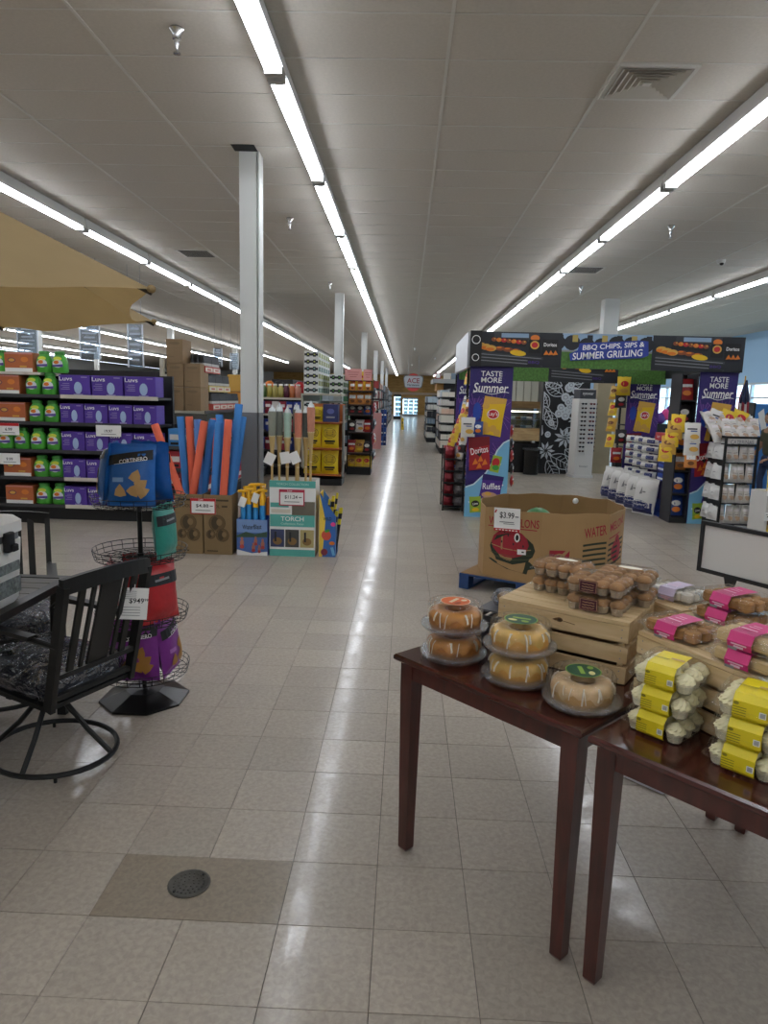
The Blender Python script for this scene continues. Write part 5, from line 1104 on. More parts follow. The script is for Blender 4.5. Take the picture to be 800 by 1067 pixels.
def tower_art(W_, Hh):
    P = Print(.00015); rnd = random.Random(4); P.rect(0, Hh/2, W_, Hh, navyp); P.rect(0, Hh*.56, W_, Hh*.45, vio)
    for cx, cz, n, L in ((.12, .70, 26, .26), (-.22, .72, 20, .2), (.2, .40, 24, .24), (-.25, .45, 18, .18)):
        for k in range(n):
            a = 2*math.pi*k/n+rnd.uniform(-.05, .05); r0, r1 = .05+.03*rnd.random(), L*(.7+.5*rnd.random())
            p0, p1 = (cx*W_*1.6+r0*math.cos(a), cz*Hh+r0*math.sin(a)), (cx*W_*1.6+r1*math.cos(a), cz*Hh+r1*math.sin(a))
            if abs(p0[0]) < W_/2 and abs(p1[0]) < W_/2: P.line([p0, p1], .006, spark)
    P.text('TASTE', 0, Hh*.945, Hh*.034, white, W_*.5); P.text('MORE', 0, Hh*.905, Hh*.034, white, W_*.48); P.text('Summer', 0, Hh*.855, Hh*.062, white, W_*.8, 0, .15)
    for t_, z_, w__ in (('TASTE', .945, .58), ('MORE', .905, .56)): P.ring(0, Hh*z_, W_*.33, Hh*.024, .004, vio)
    P.line([(-W_*.42+W_*.84*i/10, Hh*(.822+.008*math.sin(i*.9))) for i in range(11)], .008, white)
    chips_art(P, W_*.07, Hh*.67, W_*.52, Hh*.25, 'lays', -7)
    P.poly([(-W_*.12, 0), (W_/2, 0), (W_/2, Hh*.52), (W_*.36, Hh*.5), (W_*.22, Hh*.45), (W_*.1, Hh*.36), (-W_*.02, Hh*.3), (-W_*.3, Hh*.22), (-W_/2, Hh*.2), (-W_/2, 0)], sky)
    P.line([(-W_/2+.004, Hh*.2), (-W_*.3, Hh*.22), (-W_*.02, Hh*.3), (W_*.1, Hh*.36), (W_*.22, Hh*.45), (W_*.36, Hh*.5), (W_/2-.004, Hh*.52)], .02, mat('print_cloud', 'cfe2ec', .5))
    for u, v in ((-.2, .13), (.3, .36), (-.38, .1), (.38, .22)): P.poly([(u*W_+.022*(1 if k % 2 == 0 else .4)*math.sin(math.pi*k/5), v*Hh+.022*(1 if k % 2 == 0 else .4)*math.cos(math.pi*k/5)) for k in range(10)], white)
    chips_art(P, -W_*.2, Hh*.425, W_*.5, Hh*.22, 'dor', 4); P.rect(W_*.2, Hh*.36, W_*.22, Hh*.11, lime, -12); P.ell(W_*.2, Hh*.37, W_*.09, Hh*.03, lays_red, -12); P.ell(W_*.2, Hh*.335, W_*.08, Hh*.018, greenp)
    chips_art(P, W_*.12, Hh*.20, W_*.5, Hh*.17, 'ruf', -8); chips_art(P, -W_*.24, Hh*.085, W_*.28, Hh*.11, 'lime', 5); P.ell(W_*.1, Hh*.1, W_*.2, Hh*.03, mat('print_dip', 'c79a7c', .5)); P.ell(-W_*.3, Hh*.7, W_*.1, Hh*.06, bluep)
    return P
TH = 2.15
def tower(lab, x0, x1, y, d, art=True):
    W_ = x1-x0; t = thing('snack_tower', lab, 'display tower', ((x0+x1)/2, y, 0), 0, None)
    obj('front_panel', G().box(-W_/2, W_/2, 0, .02, 0, TH, navyp), t); obj('print', tower_art(W_, TH).mesh('print'), t)
    for s in (-1, 1): obj('side_frame', G().box(s*(W_/2-.015)-.015, s*(W_/2-.015)+.015, d-.05, d, 0, TH-.02, blackmat), t)
    obj('base', G().box(-W_/2+.02, W_/2-.02, .021, d-.05, 0, .1, blackmat), t); obj('top_board', G().box(-W_/2, W_/2, .021, d, TH-.04, TH-.02, blackmat), t)
    for z in (.5, .9, 1.3, 1.7): obj('shelf', G().box(-W_/2, W_/2, .03, d-.05, z-.02, z, blackmat), t)
    return t
AX0, AX1, AY0, AY1 = .88, 4.58, 9.95, 12.75
tower('purple summer snack tower with printed bags, at the aisle end of the banner', AX0, AX0+.60, AY0, .5)
tower('purple snack tower behind the white wire rack, under the banner end', 4.06, AX1, AY0, .5)
tower('purple snack tower behind the aisle-end tower, mostly hidden', AX0+.02, AX0+.55, AY1, .45)
tower('purple snack tower set back over the charcoal bags', 3.95, 4.52, AY1, .45)
# ---- headers
grass = mat('print_grass', '4f7a35', .6, var=.3, vs=30); nightm = mat('print_dusk', '23262c', .5); grillm = mat('print_grill', '3a3c40', .5); steelp = mat('print_steel', '8a8d92', .45); meat = mat('print_meat', '8a4a2a', .5); skyl = mat('print_pale_sky', '8fa9c4', .5)
def grill_art(P, x, w_, h):
    P.rect(x, h/2, w_, h, nightm); P.rect(x, h*.86, w_*.5, h*.24, grillm)
    P.poly([(x-w_*.46, h*.12), (x+w_*.3, h*.02), (x+w_*.3, h*.3), (x-w_*.46, h*.42)], grillm)
    for k in range(6): P.line([(x-w_*.46, h*(.14+.045*k)), (x+w_*.28, h*(.03+.045*k))], .008, steelp if k % 2 else black)
    P.poly([(x-w_*.3, h*.62), (x+w_*.1, h*.58), (x+w_*.12, h*.78), (x-w_*.28, h*.84)], black)
    for k in range(7): P.ell(x-w_*(.25-.055*k), h*(.78-.012*k), w_*.03, h*.06, (meat, orangep, ired)[k % 3]); P.ell(x-w_*(.25-.055*k)+.01, h*(.80-.012*k), w_*.01, h*.02, goldp)
    for k in range(3): P.ell(x-w_*(.40-.06*k), h*(.60-.04*k), w_*.06, h*.09, goldp); P.ell(x-w_*(.41-.06*k), h*(.57-.04*k), w_*.05, h*.05, orangep); P.ell(x-w_*(.18-.09*k), h*(.52-.03*k), w_*.055, h*.065, meat); P.ell(x-w_*(.19-.09*k), h*(.55-.03*k), w_*.03, h*.025, orangep)
    P.ell(x+w_*.02, h*.40, w_*.09, h*.08, laysy, -6); P.rect(x-w_*.02, h*.90, w_*.3, h*.12, skyl)
    P.ell(x+w_*.2, h*.84, w_*.05, h*.09, orangep); P.rect(x+w_*.2, h*.6, w_*.13, h*.38, black); P.ell(x+w_*.2, h*.64, w_*.05, h*.12, goldp); P.ell(x+w_*.2, h*.64, w_*.035, h*.08, lays_red)
    P.rect(x+w_*.37, h*.56, w_*.17, h*.5, black); P.text('Doritos', x+w_*.37, h*.66, h*.1, white, w_*.14)
    for k in range(3): P.poly([(x+w_*(.3+.05*k), h*.36), (x+w_*(.36+.05*k), h*.38), (x+w_*(.33+.05*k), h*.5)], orangep)
    P.rect(x+w_*.3, h*.14, w_*.34, h*.16, nightm); P.text('BBQ', x+w_*.2, h*.14, h*.09, purplep, w_*.12)
def header(lab, x0, x1, y, z0, z1, grills, banner):
    W_, h = x1-x0, z1-z0; t = thing('banner_header', lab, 'banner', ((x0+x1)/2, y, z0), 0, None, G().box(-W_/2, W_/2, 0, .06, 0, h, blackmat))
    P = Print(.00018); P.rect(0, h*.24, W_, h*.48, grass); P.rect(0, h*.74, W_, h*.52, skyl); P.rect(0, h*.5, W_, h*.05, mat('print_path', '8a8f8c', .5))
    rnd = random.Random(2)
    for k in range(9): x = -W_*.18+W_*.06*k*.9; P.ell(x, h*(.66+.08*rnd.random()), W_*.03, h*.22, nightm); P.rect(x+.04, h*.86, W_*.02, h*.2, mat('print_trunk', 'b5a058', .5) if k % 2 else nightm)
    for gx in grills: grill_art(P, gx*W_, W_*.335, h)
    if banner:
        P.poly([(-W_*.13, h*.22), (W_*.13, h*.34), (W_*.155, h*.42), (W_*.15, h*.82), (W_*.12, h*.84), (-W_*.10, h*.72), (-W_*.105, h*.52), (-W_*.135, h*.42)], mat('banner_blue', '2c3f96', .45))
        P.text('BBQ CHIPS, SIPS &', W_*.025, h*.655, h*.17, white, W_*.225, 4.5, .1); P.text('SUMMER GRILLING', W_*.005, h*.42, h*.2, white, W_*.255, 4.5, .1)
    obj('print', P.mesh('print'), t); return t
header('long front banner with grill pictures and white-on-blue lettering above the snack towers', AX0-.02, AX1, AY0-.06, 2.13, 2.60, (-.33, .335), True)
header('rear banner with a green lawn seen below the front one', AX0+.05, AX1, AY1-.07, 2.02, 2.55, (.1,), False)
silver = mat('header_silver', 'b9bcc0', .35, .3)
g = G(); g.box(AX0-.03, AX0+.03, AY0+.24, AY1-.1, 2.12, 2.62, silver); t = thing('side_header', 'silver side panel of the snack arch running back along the aisle', 'panel', (0, 0, 0), 0, None, g)
P = Print(.002); P.rect(0, .25, .16, .48, black); P.ring(0, .37, .06, .06, .01, white, 16); P.ring(0, .13, .05, .05, .01, white, 16); g = G(); g.box(-.08, .08, 0, .02, .01, .49, black)
e_ = thing('end_plate', 'black end plate with two white rings beside the front banner', 'panel', (AX0+.055, AY0-.085, 2.115), 0, None, g); obj('print', P.mesh('print'), e_)
g = G(); g.box(AX1-.03, AX1+.03, AY0+.04, AY1-.1, 2.12, 2.58, blackmat); thing('side_header', 'black side panel of the snack arch toward the blue wall', 'panel', (0, 0, 0), 0, None, g)
# ---- loose snack bags: clip strips and racks
def strip(lab, p0, p1, n, kinds, rz, sc_, group):
    p0, p1 = Vector(p0), Vector(p1)
    for k in range(n):
        p = p0.lerp(p1, k/max(1, n-1)); c = kinds[k % len(kinds)]
        MB[c].put('%s, %s from the top' % (lab % c, ORD[k]), p-Vector((0, 0, .27*sc_)), (R(-14), 0, rz), group, scale=sc_)
# aisle side of the first tower
strip('%s chip bag, high clip strip, tower aisle side', at(487, 385, 10.5), at(484, 412, 10.5), 2, ['yellow', 'white'], R(-60), .8, 'bags on the tower aisle side')
strip('lime %s chip bag on the slanting aisle strip', at(482, 421, 10.35), at(469, 452, 10.9), 4, ['yellow'], R(-65), 1., 'slanting yellow strip')
strip('%s chip bag on the second slanting aisle strip', at(487, 428, 10.25), at(476, 470, 10.6), 6, ['white', 'blue', 'white', 'dark'], R(-65), .95, 'second slanting strip')
strip('orange-and-white %s chip bag hanging by the tower edge', at(489, 412, 10.2), at(489, 424, 10.2), 1, ['orange'], R(-40), 1., None)
MB['white'].put('white chip bag hung on the front edge of the aisle-end tower', at(487, 455, AY0-.08), 0, None, scale=1.0)
MB['blue'].put('blue chip bag hung beside the white one on the tower front', at(497.5, 453, AY0-.08), 0, None, scale=.72)
for k in range(5): MB['dark' if k % 2 else 'red'].put('snack bag clipped on the far edge of the aisle-end tower, %s from top' % ORD[k], at(532.5, 455+13*k, AY0+.08), (0, 0, R(70)), 'bags on the tower far edge', scale=.62)
# stacked mesh bags of red and grey goods
MX0, MX1 = at(461, 528, 10.45).x, at(484, 528, 10.45).x
mr = thing('mesh_bag_rack', 'low black rack stacked with red and grey net bags beside the tower', 'rack', ((MX0+MX1)/2, 10.75, 0)); mw = MX1-MX0
for a in (-1, 1):
    for b in (-1, 1): obj('post', G().box(a*mw/2-.01, a*mw/2+.01, b*.3-.01, b*.3+.01, 0, .95, blackmat), mr)
mz = [.06, .24, .42, .60, .78]
for z in mz: obj('shelf', G().box(-mw/2, mw/2, -.3, .3, z-.015, z, blackmat), mr)
netr = mat('net_red', 'a1303c', .4, var=.4, vs=45); netg = mat('net_grey', '9a9698', .35, var=.35, vs=45)
NB = [Bag(mw/2-.012, .178, .16, .03), ]
nbm = [NB[0].mesh('net_bag', netr, 6, 7, seed=5, wr=.02), NB[0].mesh('net_bag', netg, 6, 7, seed=6, wr=.02)]
for k, z in enumerate(mz):
    for i in range(2):
        for d in range(2): thing('net_bag', '%s net bag, %s shelf from the floor, %s, %s row' % (('red', 'grey')[i], ORD[k], ('aisle side', 'tower side')[i], ('front', 'back')[d]), 'net bag', ((MX0+MX1)/2+mw*(-.25+.5*i), 10.57+.26*d, z+.003), (R(-6), 0, 0), 'net bags beside the tower', nbm[i])
# ---- snack column beside the second tower
KX0, KX1 = 3.82, 4.04
kc = thing('snack_column', 'black snack column with dark shelves between the charcoal and the wire rack', 'rack', ((KX0+KX1)/2, 10.1, 0)); kw = KX1-KX0
obj('back', G().box(-kw/2, kw/2, .24, .26, 0, 2.1, blackmat), kc); obj('base', G().box(-kw/2, kw/2, -.15, .24, 0, .08, blackmat), kc)
for a in (-1, 1): obj('side', G().box(a*(kw/2)-.008, a*(kw/2)+.008, -.15, .24, .0, 2.1, mat('column_side', '1b1a22', .5)), kc)
kz = [.09, .42, .75, 1.05, 1.40, 1.74]
for z in kz[1:]: obj('shelf', G().box(-kw/2+.008, kw/2-.008, -.15, .24, z-.018, z, blackmat), kc)
for k, z in enumerate(kz):
    c = ('blue', 'blue', 'orange', 'blue', 'dark', 'red')[k]; MB[c].put('%s snack bag on the %s shelf of the black snack column' % (c, ('lowest', 'second', 'third', 'fourth', 'fifth', 'topmost')[k]), ((KX0+KX1)/2, 10.06, z+.004), (R(-10), 0, 0), 'bags on the black snack column', scale=1.1)
strip('%s chip bag, strip slanting before the black column', at(707, 431, 9.9), at(694, 462, 9.9), 5, ['yellow', 'gold'], R(-25), .95, 'yellow strip by the black column')
strip('%s chip bag, short strip beside the wire rack', at(723, 440, 9.7), at(721, 466, 9.7), 3, ['white', 'white', 'orange'], R(-10), 1.05, 'white strip by the wire rack')
strip('%s chip bag on the strip by the beige pillar', at(640, 402, 12.8), at(635, 452, 12.8), 4, ['gold', 'yellow'], R(-50), .9, 'strip by the beige pillar')
MB['dark'].put('dark snack bag on the strip corner above the charcoal, upper', at(646, 425, 12.7), 0, None, scale=1.0); MB['red'].put('red snack bag low beside the first charcoal bag', at(641, 482, 12.75), 0, None); MB['dark'].put('dark snack bag on the strip corner above the charcoal, lower', at(646, 462, 12.7), 0, None)
MB['yellow'].put('yellow chip bag high under the rear banner end', at(649, 412, 12.6), 0, None, scale=1.2)
# ---- charcoal display facing the arch
CHX = 3.83
cd = thing('charcoal_display', 'blue and white charcoal display shelf set along the arch', 'shelf unit', (CHX+.32, 11.5, 0)); L0, L1 = 10.45-11.5, 12.62-11.5
obj('base', G().box(-.3, .3, L0, L1, 0, .06, bluep), cd); obj('back', G().box(.27, .3, L0, L1, .06, 1.12, navyp), cd); obj('end_panel', G().box(-.1, .27, L1-.03, L1, .06, 1.12, navyp), cd); obj('end_panel', G().box(-.1, .27, L0, L0+.03, .06, 1.12, navyp), cd)
czs = [.50, .63, .76, .89, 1.02]
for z in [.48]+[q_+.0 for q_ in czs[1:]]: obj('shelf', G().box(-.1, .27, L0+.03, L1-.03, z-.012, z, navyp), cd)
chw = mat('charcoal_white', 'd9d7d2', .45, var=.04, vs=8); chb = mat('charcoal_blue', '2b3470', .45)
CBG = Bag(.40, .56, .25, .05); P = Print(.001); P.rect(0, .10, .36, .16, chb, 0, 4); P.ell(0, .14, .15, .07, mat('charcoal_badge', '7d7f9c', .5)); P.ell(0, .14, .12, .05, chb); P.text('Kingsford', 0, .14, .035, white, .2); P.poly([(-.02, .30), (.03, .31), (.01, .42)], greyp); P.rect(.06, .34, .05, .02, greyp)
CH = Proto('charcoal_bag', 'charcoal bag', CBG.mesh('charcoal_bag', chw, 8, 10, seed=9), [('print', P.mesh('print', CBG.y), None, None)])
for k in range(5): CH.put('large white charcoal bag on the floor row, %s from the beige pillar' % ORD[k], (CHX-.16, 12.44-.445*k, .003), (R(-9), 0, R(-58)), 'large charcoal bags')
SBG = Bag(.34, .125, .17, .08); P = Print(.001); P.rect(.07, .06, .13, .07, chb, 0, 3); P.ell(.07, .062, .05, .025, mat('charcoal_badge', '7d7f9c', .5)); SC = Proto('charcoal_bag', 'charcoal bag', SBG.mesh('charcoal_bag', chw, 7, 6, seed=10, wr=.012), [('print', P.mesh('print', SBG.y), None, None)])
for r_ in range(5):
    for k in range(3): SC.put('small charcoal bag, %s from the pillar on the %s shelf up' % (ORD[k], ORD[r_]), (CHX+.14, 12.28-.42*k, czs[r_]+.003-(.02 if r_ == 0 else 0)), (R(-6), 0, R(-62)), 'small charcoal bags', scale=(1, 1, .86))
for r_ in range(5):
    for k in range(2):
        g = block(.3, .22, .115, bluep); g.box(-.15, .15, -.1115, -.11, .02, .05, paper); thing('fuel_box', 'blue box with white stripe, %s shelf up, %s from the black snack column' % (ORD[r_], ORD[1-k]), 'box', (CHX+.33, 11.08-.36*k, czs[r_]+.003-(.02 if r_ == 0 else 0)), R(-90), 'blue boxes on the charcoal display', g)
red_shelf = thing('red_tray', 'red tray strip above the charcoal shelves', 'tray', (CHX+.34, 11.0, 1.12), 0, None, G().box(-.25, .25, -.6, .1, 0.002, .12, lays_red))
obj('print', Print(.002).text("Lay's", -.2, .06, .05, white, .12).text("Lay's", .2, .06, .05, white, .12).mesh('print'), red_shelf, T=TR(-.25, -.25, 0, R(-90)))
MB['red'].put('red snack bag leaning on the red tray', (CHX+.3, 10.75, 1.245), R(-40), None, scale=1.2); MB['purple'].put('purple snack bag leaning behind the red one on the tray', (CHX+.38, 11.02, 1.245), R(-30), None, scale=1.2)
# ---- black wire rack of white bags
wr_ = thing('wire_rack', 'black framed wire rack filled with small white snack bags', 'rack', (4.46, 9.62, 0)); RW, RD, RH = .42, .46, 1.28
def wbar(n_, *b): obj(n_, G().box(*b, blackmat), wr_)
for a in (-1, 1):
    for b in (-1, 1): wbar('post', a*RW/2-.014, a*RW/2+.014, b*RD/2-.014, b*RD/2+.014, 0, RH)
wbar('top_bar', -RW/2+.014, RW/2-.014, -RD/2-.012, -RD/2+.012, RH-.03, RH); wbar('top_bar', -RW/2-.012, -RW/2+.012, -RD/2+.014, RD/2-.014, RH-.03, RH); wbar('top_bar', -RW/2+.014, RW/2-.014, -RD/2-.01, -RD/2+.01, RH-.13, RH-.11)
obj('name_strip', Print(.002).text('CATERINAS', 0, RH-.075, .05, greyp, .3).mesh('name_strip', lambda x, z: -RD/2), wr_)
wz = [.10, .38, .66, .93]
for z in wz: obj('tray', G().box(-RW/2, RW/2, -RD/2, RD/2, z-.012, z, blackmat), wr_); wbar('side_lip', -RW/2-.012, -RW/2+.006, -RD/2, RD/2, z-.05, z+.03)
obj('tray', G().box(-RW/2, RW/2, -RD/2, RD/2, RH-.115, RH-.105, blackmat), wr_)
wbm = mat('bag_white_film', 'd6d1cb', .35, var=.1, vs=20, bump=.5, bs=28); tanp = mat('bag_tan', 'c4a890', .5)
WBG = Bag(.105, .225, .095); P = Print(.001); P.rect(.008, .112, .075, .006, mat('bag_line', '6a5c58', .5), 4, 2); P.ell(.008, .062, .03, .026, tanp); P.ell(-.012, .078, .02, .016, tanp); P.rect(-.01, .165, .06, .03, mat('bag_pale', 'e6dfe0', .5), 0, 2)
WB_ = Proto('white_snack_bag', 'snack bag', WBG.mesh('white_snack_bag', wbm, 5, 7, seed=12, wr=.022), [('print', P.mesh('print', WBG.y), None, None)])
PBG = Bag(.2, .215, .11); PB_ = Proto('white_snack_bag', 'snack bag', PBG.mesh('white_snack_bag', mat('bag_paper', 'd9d8d6', .4, var=.08, vs=14, bump=.6, bs=22), 6, 7, seed=13, wr=.034), [('print', Print(.001).poly([(-.03, .08), (.02, .09), (.05, .075), (.01, .10)], greyp).mesh('print', PBG.y), None, None)])
for k, z in enumerate(wz):
    for i in range(4): WB_.put('small white snack bag, %s from the tower on the %s tray of the wire rack' % (ORD[i], ('lowest', 'second', 'third', 'top')[k]), (4.46-RW/2+.055+.1035*i, 9.62-RD/2+.05, z+.004), (R(-5), R((-4, 3, -2, 5)[(i+k) % 4]), 0), 'white bags on the wire rack front', scale=(1, 1, 1.1))
    for i in range(2): PB_.put('crumpled white snack bag, wire rack side, %s tray, %s' % (('lowest', 'second', 'third', 'top')[k], ('nearer the tower', 'nearer the front')[i]), (4.46-RW/2-.03, 9.62+.11-.21*i, z+.034), (R(-10), 0, R(-70)), 'white bags on the wire rack side')
rnd = random.Random(6)
for i in range(15):
    l = i//5; j = i % 5
    WB_.put('white snack bag in the heap on the wire rack, %s layer, %s from the tower' % (('bottom', 'middle', 'top')[l], ORD[j]), (4.46-RW/2-.05+.12*j+.04*(l % 2), 9.62-.12+.11*l, RH-.1+.105*l), (R(-38-8*l+rnd.uniform(-8, 8)), 0, R(rnd.uniform(-30, 30))), 'white bags heaped on the wire rack', scale=1.35)
for i in range(3): MB['yellow' if i else 'white'].put('chip bag in the heap behind the white bags, %s from the tower' % ORD[i], (4.22+.16*i, 9.78, RH+.06), (R(-15), R(20), 0), 'chip bags behind the heap', scale=1.1)
# ---- chip endcap at the frame edge
EX = 4.27
ce = thing('chip_endcap', 'low pale endcap shelf with yellow trims, red and yellow chip bags', 'shelf unit', (EX+.5, 8.55, 0)); obj('side_board', G().box(-.44, -.41, -.2, .2, 0, .66, mat('endcap_white', 'c9c7c2', .6)), ce); obj('back', G().box(-.41, .41, .17, .2, 0, .66, cream), ce)
for z in (.12, .40, .67): obj('shelf', G().box(-.41, .41, -.2, .17, z-.03, z, cream), ce); obj('yellow_trim', G().box(-.41, .41, -.215, -.2, z-.035, z+.02, yellowp), ce)
for k, (z, c) in enumerate(((.12, 'gold'), (.40, 'red'), (.67, 'yellow'))):
    for i in range(3): MB[c].put('%s chip bag on the low pale endcap, %s from its side board' % (c, ORD[i]), (EX+.2+.25*i, 8.48, z+.004), (R(-8), 0, 0), '%s bags on the low pale endcap' % c, scale=.92)
for k, z in enumerate((.74, .44)):
    t = thing('shelf_tag', 'small white shelf tag at the corner of the pale endcap, %s' % ('upper', 'lower')[k], 'tag', (EX+.09, 8.325, z-.06), 0, 'tags on the pale endcap', G().box(-.05, .05, 0, .003, -.05, .05, paper)); obj('print', Print().rect(.01, 0, .06, .012, black).rect(0, .025, .07, .008, greyp).mesh('print'), t)

# ================================================================== KIOSK, SUNGLASSES, WALL ITEMS
KY = 16.5
def kx(px): return at(px, 440, KY).x
kb = thing('kiosk_counter', 'dark kiosk counter with wood-trimmed glass case and steel hood behind the snack arch', 'counter', (0, 0, 0))
obj('counter', G().box(kx(528), kx(562.3), KY, KY+.7, 0, at(540, 462, KY).z, mat('counter_black', '141415', .35)), kb)
obj('wood_trim', G().box(kx(528), kx(562.3), KY-.03, KY+.7, at(540, 459, KY).z, at(540, 446, KY).z, wood('kiosk_wood', 'a98a5c', 'c4a878', .5, (1, 6, 6))), kb)
zc0, zc1 = at(540, 446, KY).z, at(540, 428, KY).z
obj('glass_case', G().box(kx(530), kx(562), KY, KY+.6, zc0, zc1, clear('case_glass', 'dfe8ea', .12, .04)), kb)
obj('case_shelf', G().box(kx(531), kx(561), KY+.05, KY+.55, (zc0+zc1)/2-.01, (zc0+zc1)/2, steelp), kb)
for n in range(8): thing('pastry_tray', 'small tray of pastries in the kiosk glass case, %s, %s' % (ORD[n % 4], 'upper shelf' if n > 3 else 'lower shelf'), 'tray', (kx(534+6*(n % 4)), KY+.15, ((zc0+zc1)/2 if n > 3 else zc0)+.003), 0, 'trays in the kiosk case', block(.12, .16, .06, PAL[(8, 0, 6, 9)[(n*3) % 4]]))
obj('added_case_glow', G().box(kx(531), kx(561), KY+.1, KY+.16, zc1-.03, zc1-.005, emission('added_case_glow', 'fff1d8', 3)), kb)  # glowing strip added to brighten the glass case
obj('wood_valance', G().box(kx(530), kx(562), KY+.05, KY+.1, zc1+.06, zc1+.22, wood('kiosk_wood_dark', '6b5330', '846a40', .5, (1, 6, 6))), kb)
hd0, hd1 = at(540, 418, KY).z, at(540, 388, KY).z
obj('back_wall', G().box(kx(526), kx(562.3), KY+.9, KY+.95, 0, 2.55, mat('kiosk_back', '6c675c', .6)), kb)
for k in range(4): obj('hood_panel', G().box(kx(531+8*k)+.01, kx(531+8*(k+1))-.01, KY+.45, KY+.5, hd0, hd1, mat('hood_steel', 'a9a99f', .4, .2)), kb)
g = G(); g.lathe([(.17, 0), (.2, .55), (.21, .56), (.2, .58), (0, .58)], mat('bin_black', '0c0c0d', .25), 20); bn = thing('waste_bin', 'black round waste bin before the kiosk counter', 'bin', (kx(553), KY-.3, 0), 0, None, g); obj('rim', G().lathe([(.205, .575), (.205, .6), (.19, .6), (.19, .575)], mat('bin_rim', '3a3a3a', .3), 20), bn)
# botanical panel
px0, px1 = kx(564), kx(612); pw = px1-px0; ph = 2.45
bp = thing('botanical_panel', 'tall black kiosk panel with white drawn berries, flowers and leaves', 'panel', ((px0+px1)/2, KY-.02, 0), 0, None, G().box(-pw/2, pw/2, 0, .05, 0, ph, mat('panel_black', '161719', .45)))
P = Print(.00012); chalk = mat('chalk_white', 'c9cfd4', .6)
def leaf(x, z, L, a, wd=.28):
    c, q = math.cos(R(a)), math.sin(R(a)); f = lambda u, v: (x+u*c-v*q, z+u*q+v*c)
    up = [f(L*t, L*wd*math.sin(math.pi*t)**.8) for t in [i/8 for i in range(9)]]; dn = [f(L*t, -L*wd*math.sin(math.pi*t)**.8) for t in [i/8 for i in range(9)]]
    cl = lambda pts: [(min(max(x_, -pw/2+.02), pw/2-.02), z2_) for x_, z2_ in pts]
    P.line(cl(up), .018, chalk); P.line(cl(dn), .018, chalk); P.line(cl([f(0, 0), f(L, 0)]), .014, chalk)
    for t in (.25, .42, .58, .74):
        for s in (-1, 1): P.line(cl([f(L*t, 0), f(L*(t+.14), s*L*wd*.75*math.sin(math.pi*min(1, t+.1)))]), .012, chalk)
fx = lambda px: at(px, 440, KY).x-(px0+px1)/2
fz = lambda py: at(585, py, KY).z
for px, py, L, a in ((585, 412, .5, 150), (588, 405, .45, 35), (583, 402, .42, 165), (592, 398, .4, 20), (570, 425, .42, 120), (568, 428, .5, -60), (575, 438, .5, 140), (602, 428, .4, 60), (600, 442, .35, -50), (566, 452, .4, 160), (575, 475, .62, -25), (572, 480, .55, -60), (590, 468, .55, -40), (596, 478, .5, -75), (585, 455, .4, 30), (575, 395, .4, 170)): leaf(fx(px), fz(py), L, a)
for px, py, r_ in ((590, 404, .1), (597, 407, .08), (592, 401, .08), (587, 414, .1), (594, 416, .09), (590, 419, .08), (583, 425, .09), (590, 428, .1), (581, 431, .09), (588, 433, .1), (592, 424, .08), (574, 441, .07), (571, 453, .07)): P.ell(fx(px), fz(py), r_, r_*1.05, chalk); P.ring(fx(px), fz(py), r_*.55, r_*.5, .012, mat('chalk_grey', '7d8388', .6), 12)
for px, py, r_ in ((589, 456, .26), (570, 470, .22), (598, 437, .16)):
    for k in range(9): a = 2*math.pi*k/9; P.poly([(fx(px)+.03*math.cos(a+.5), fz(py)+.03*math.sin(a+.5)), (fx(px)+r_*.6*math.cos(a+.25), fz(py)+r_*.6*math.sin(a+.25)), (fx(px)+r_*math.cos(a), fz(py)+r_*math.sin(a)), (fx(px)+r_*.6*math.cos(a-.25), fz(py)+r_*.6*math.sin(a-.25))], chalk)
obj('drawing', P.mesh('drawing'), bp); obj('side_end', G().box(-pw/2-.02, -pw/2, 0, .6, 0, ph, mat('panel_edge', '4a4a48', .5)), bp)
# sunglasses tower
SYY2 = 15.7; a, b = on(598.5, 495), at(620, 405, SYY2); sx_ = at(609.5, 450, SYY2).x; sgw = at(620.5, 450, SYY2).x-at(599, 450, SYY2).x; sgh = at(610, 405, SYY2).z
stn = mat('stand_white', 'd2d0cb', .5); st = thing('sunglasses_stand', 'white square spinner stand of sunglasses before the beige pillar', 'stand', (sx_, SYY2+.25, 0), R(8)); q = sgw/2
obj('body', G().box(-q*.9, q*.9, -q*.9, q*.9, .06, sgh-.22, stn), st); obj('base', G().box(-q, q, -q, q, 0, .06, stn), st); obj('header', G().box(-q*.8, q*.8, -q*.8, q*.8, sgh-.22, sgh-.02, mat('stand_dark', '3a3a3e', .5)), st); obj('cap', G().box(-q*.75, q*.75, -q*.75, q*.75, sgh-.02, sgh, stn), st)
P = Print(.002); P.text('eyewear', 0, sgh-.12, .07, stn, q*1.1); P.text('foster', 0, .26, .05, greyp, q*.9); obj('lettering', P.mesh('lettering', lambda x, z: -q*.8 if z > .5 else -q*.9), st)
for s in (-.32, .0, .32): obj('peg_strip', G().box(s*q*2-.008, s*q*2+.008, -q*.9-.012, -q*.9, .5, sgh-.26, stn), st)
lens = [mat('lens_'+c, c, .15) for c in ('23252c', '2e3650', '4a3a34', '6a2f2f')]
def shades(m):
    g = G()
    for s in (-1, 1): g.ell((s*.035, 0, 0), .03, .008, .022, m, 8, 6)
    g.box(-.012, .012, -.006, .004, .004, .012, m)
    for s in (-1, 1): g.box(s*.064-.002, s*.064+.002, -.004, .05, .004, .01, m)
    return g.mesh('sunglasses')
shm = [shades(m) for m in lens]; ang8 = R(8); n = 0
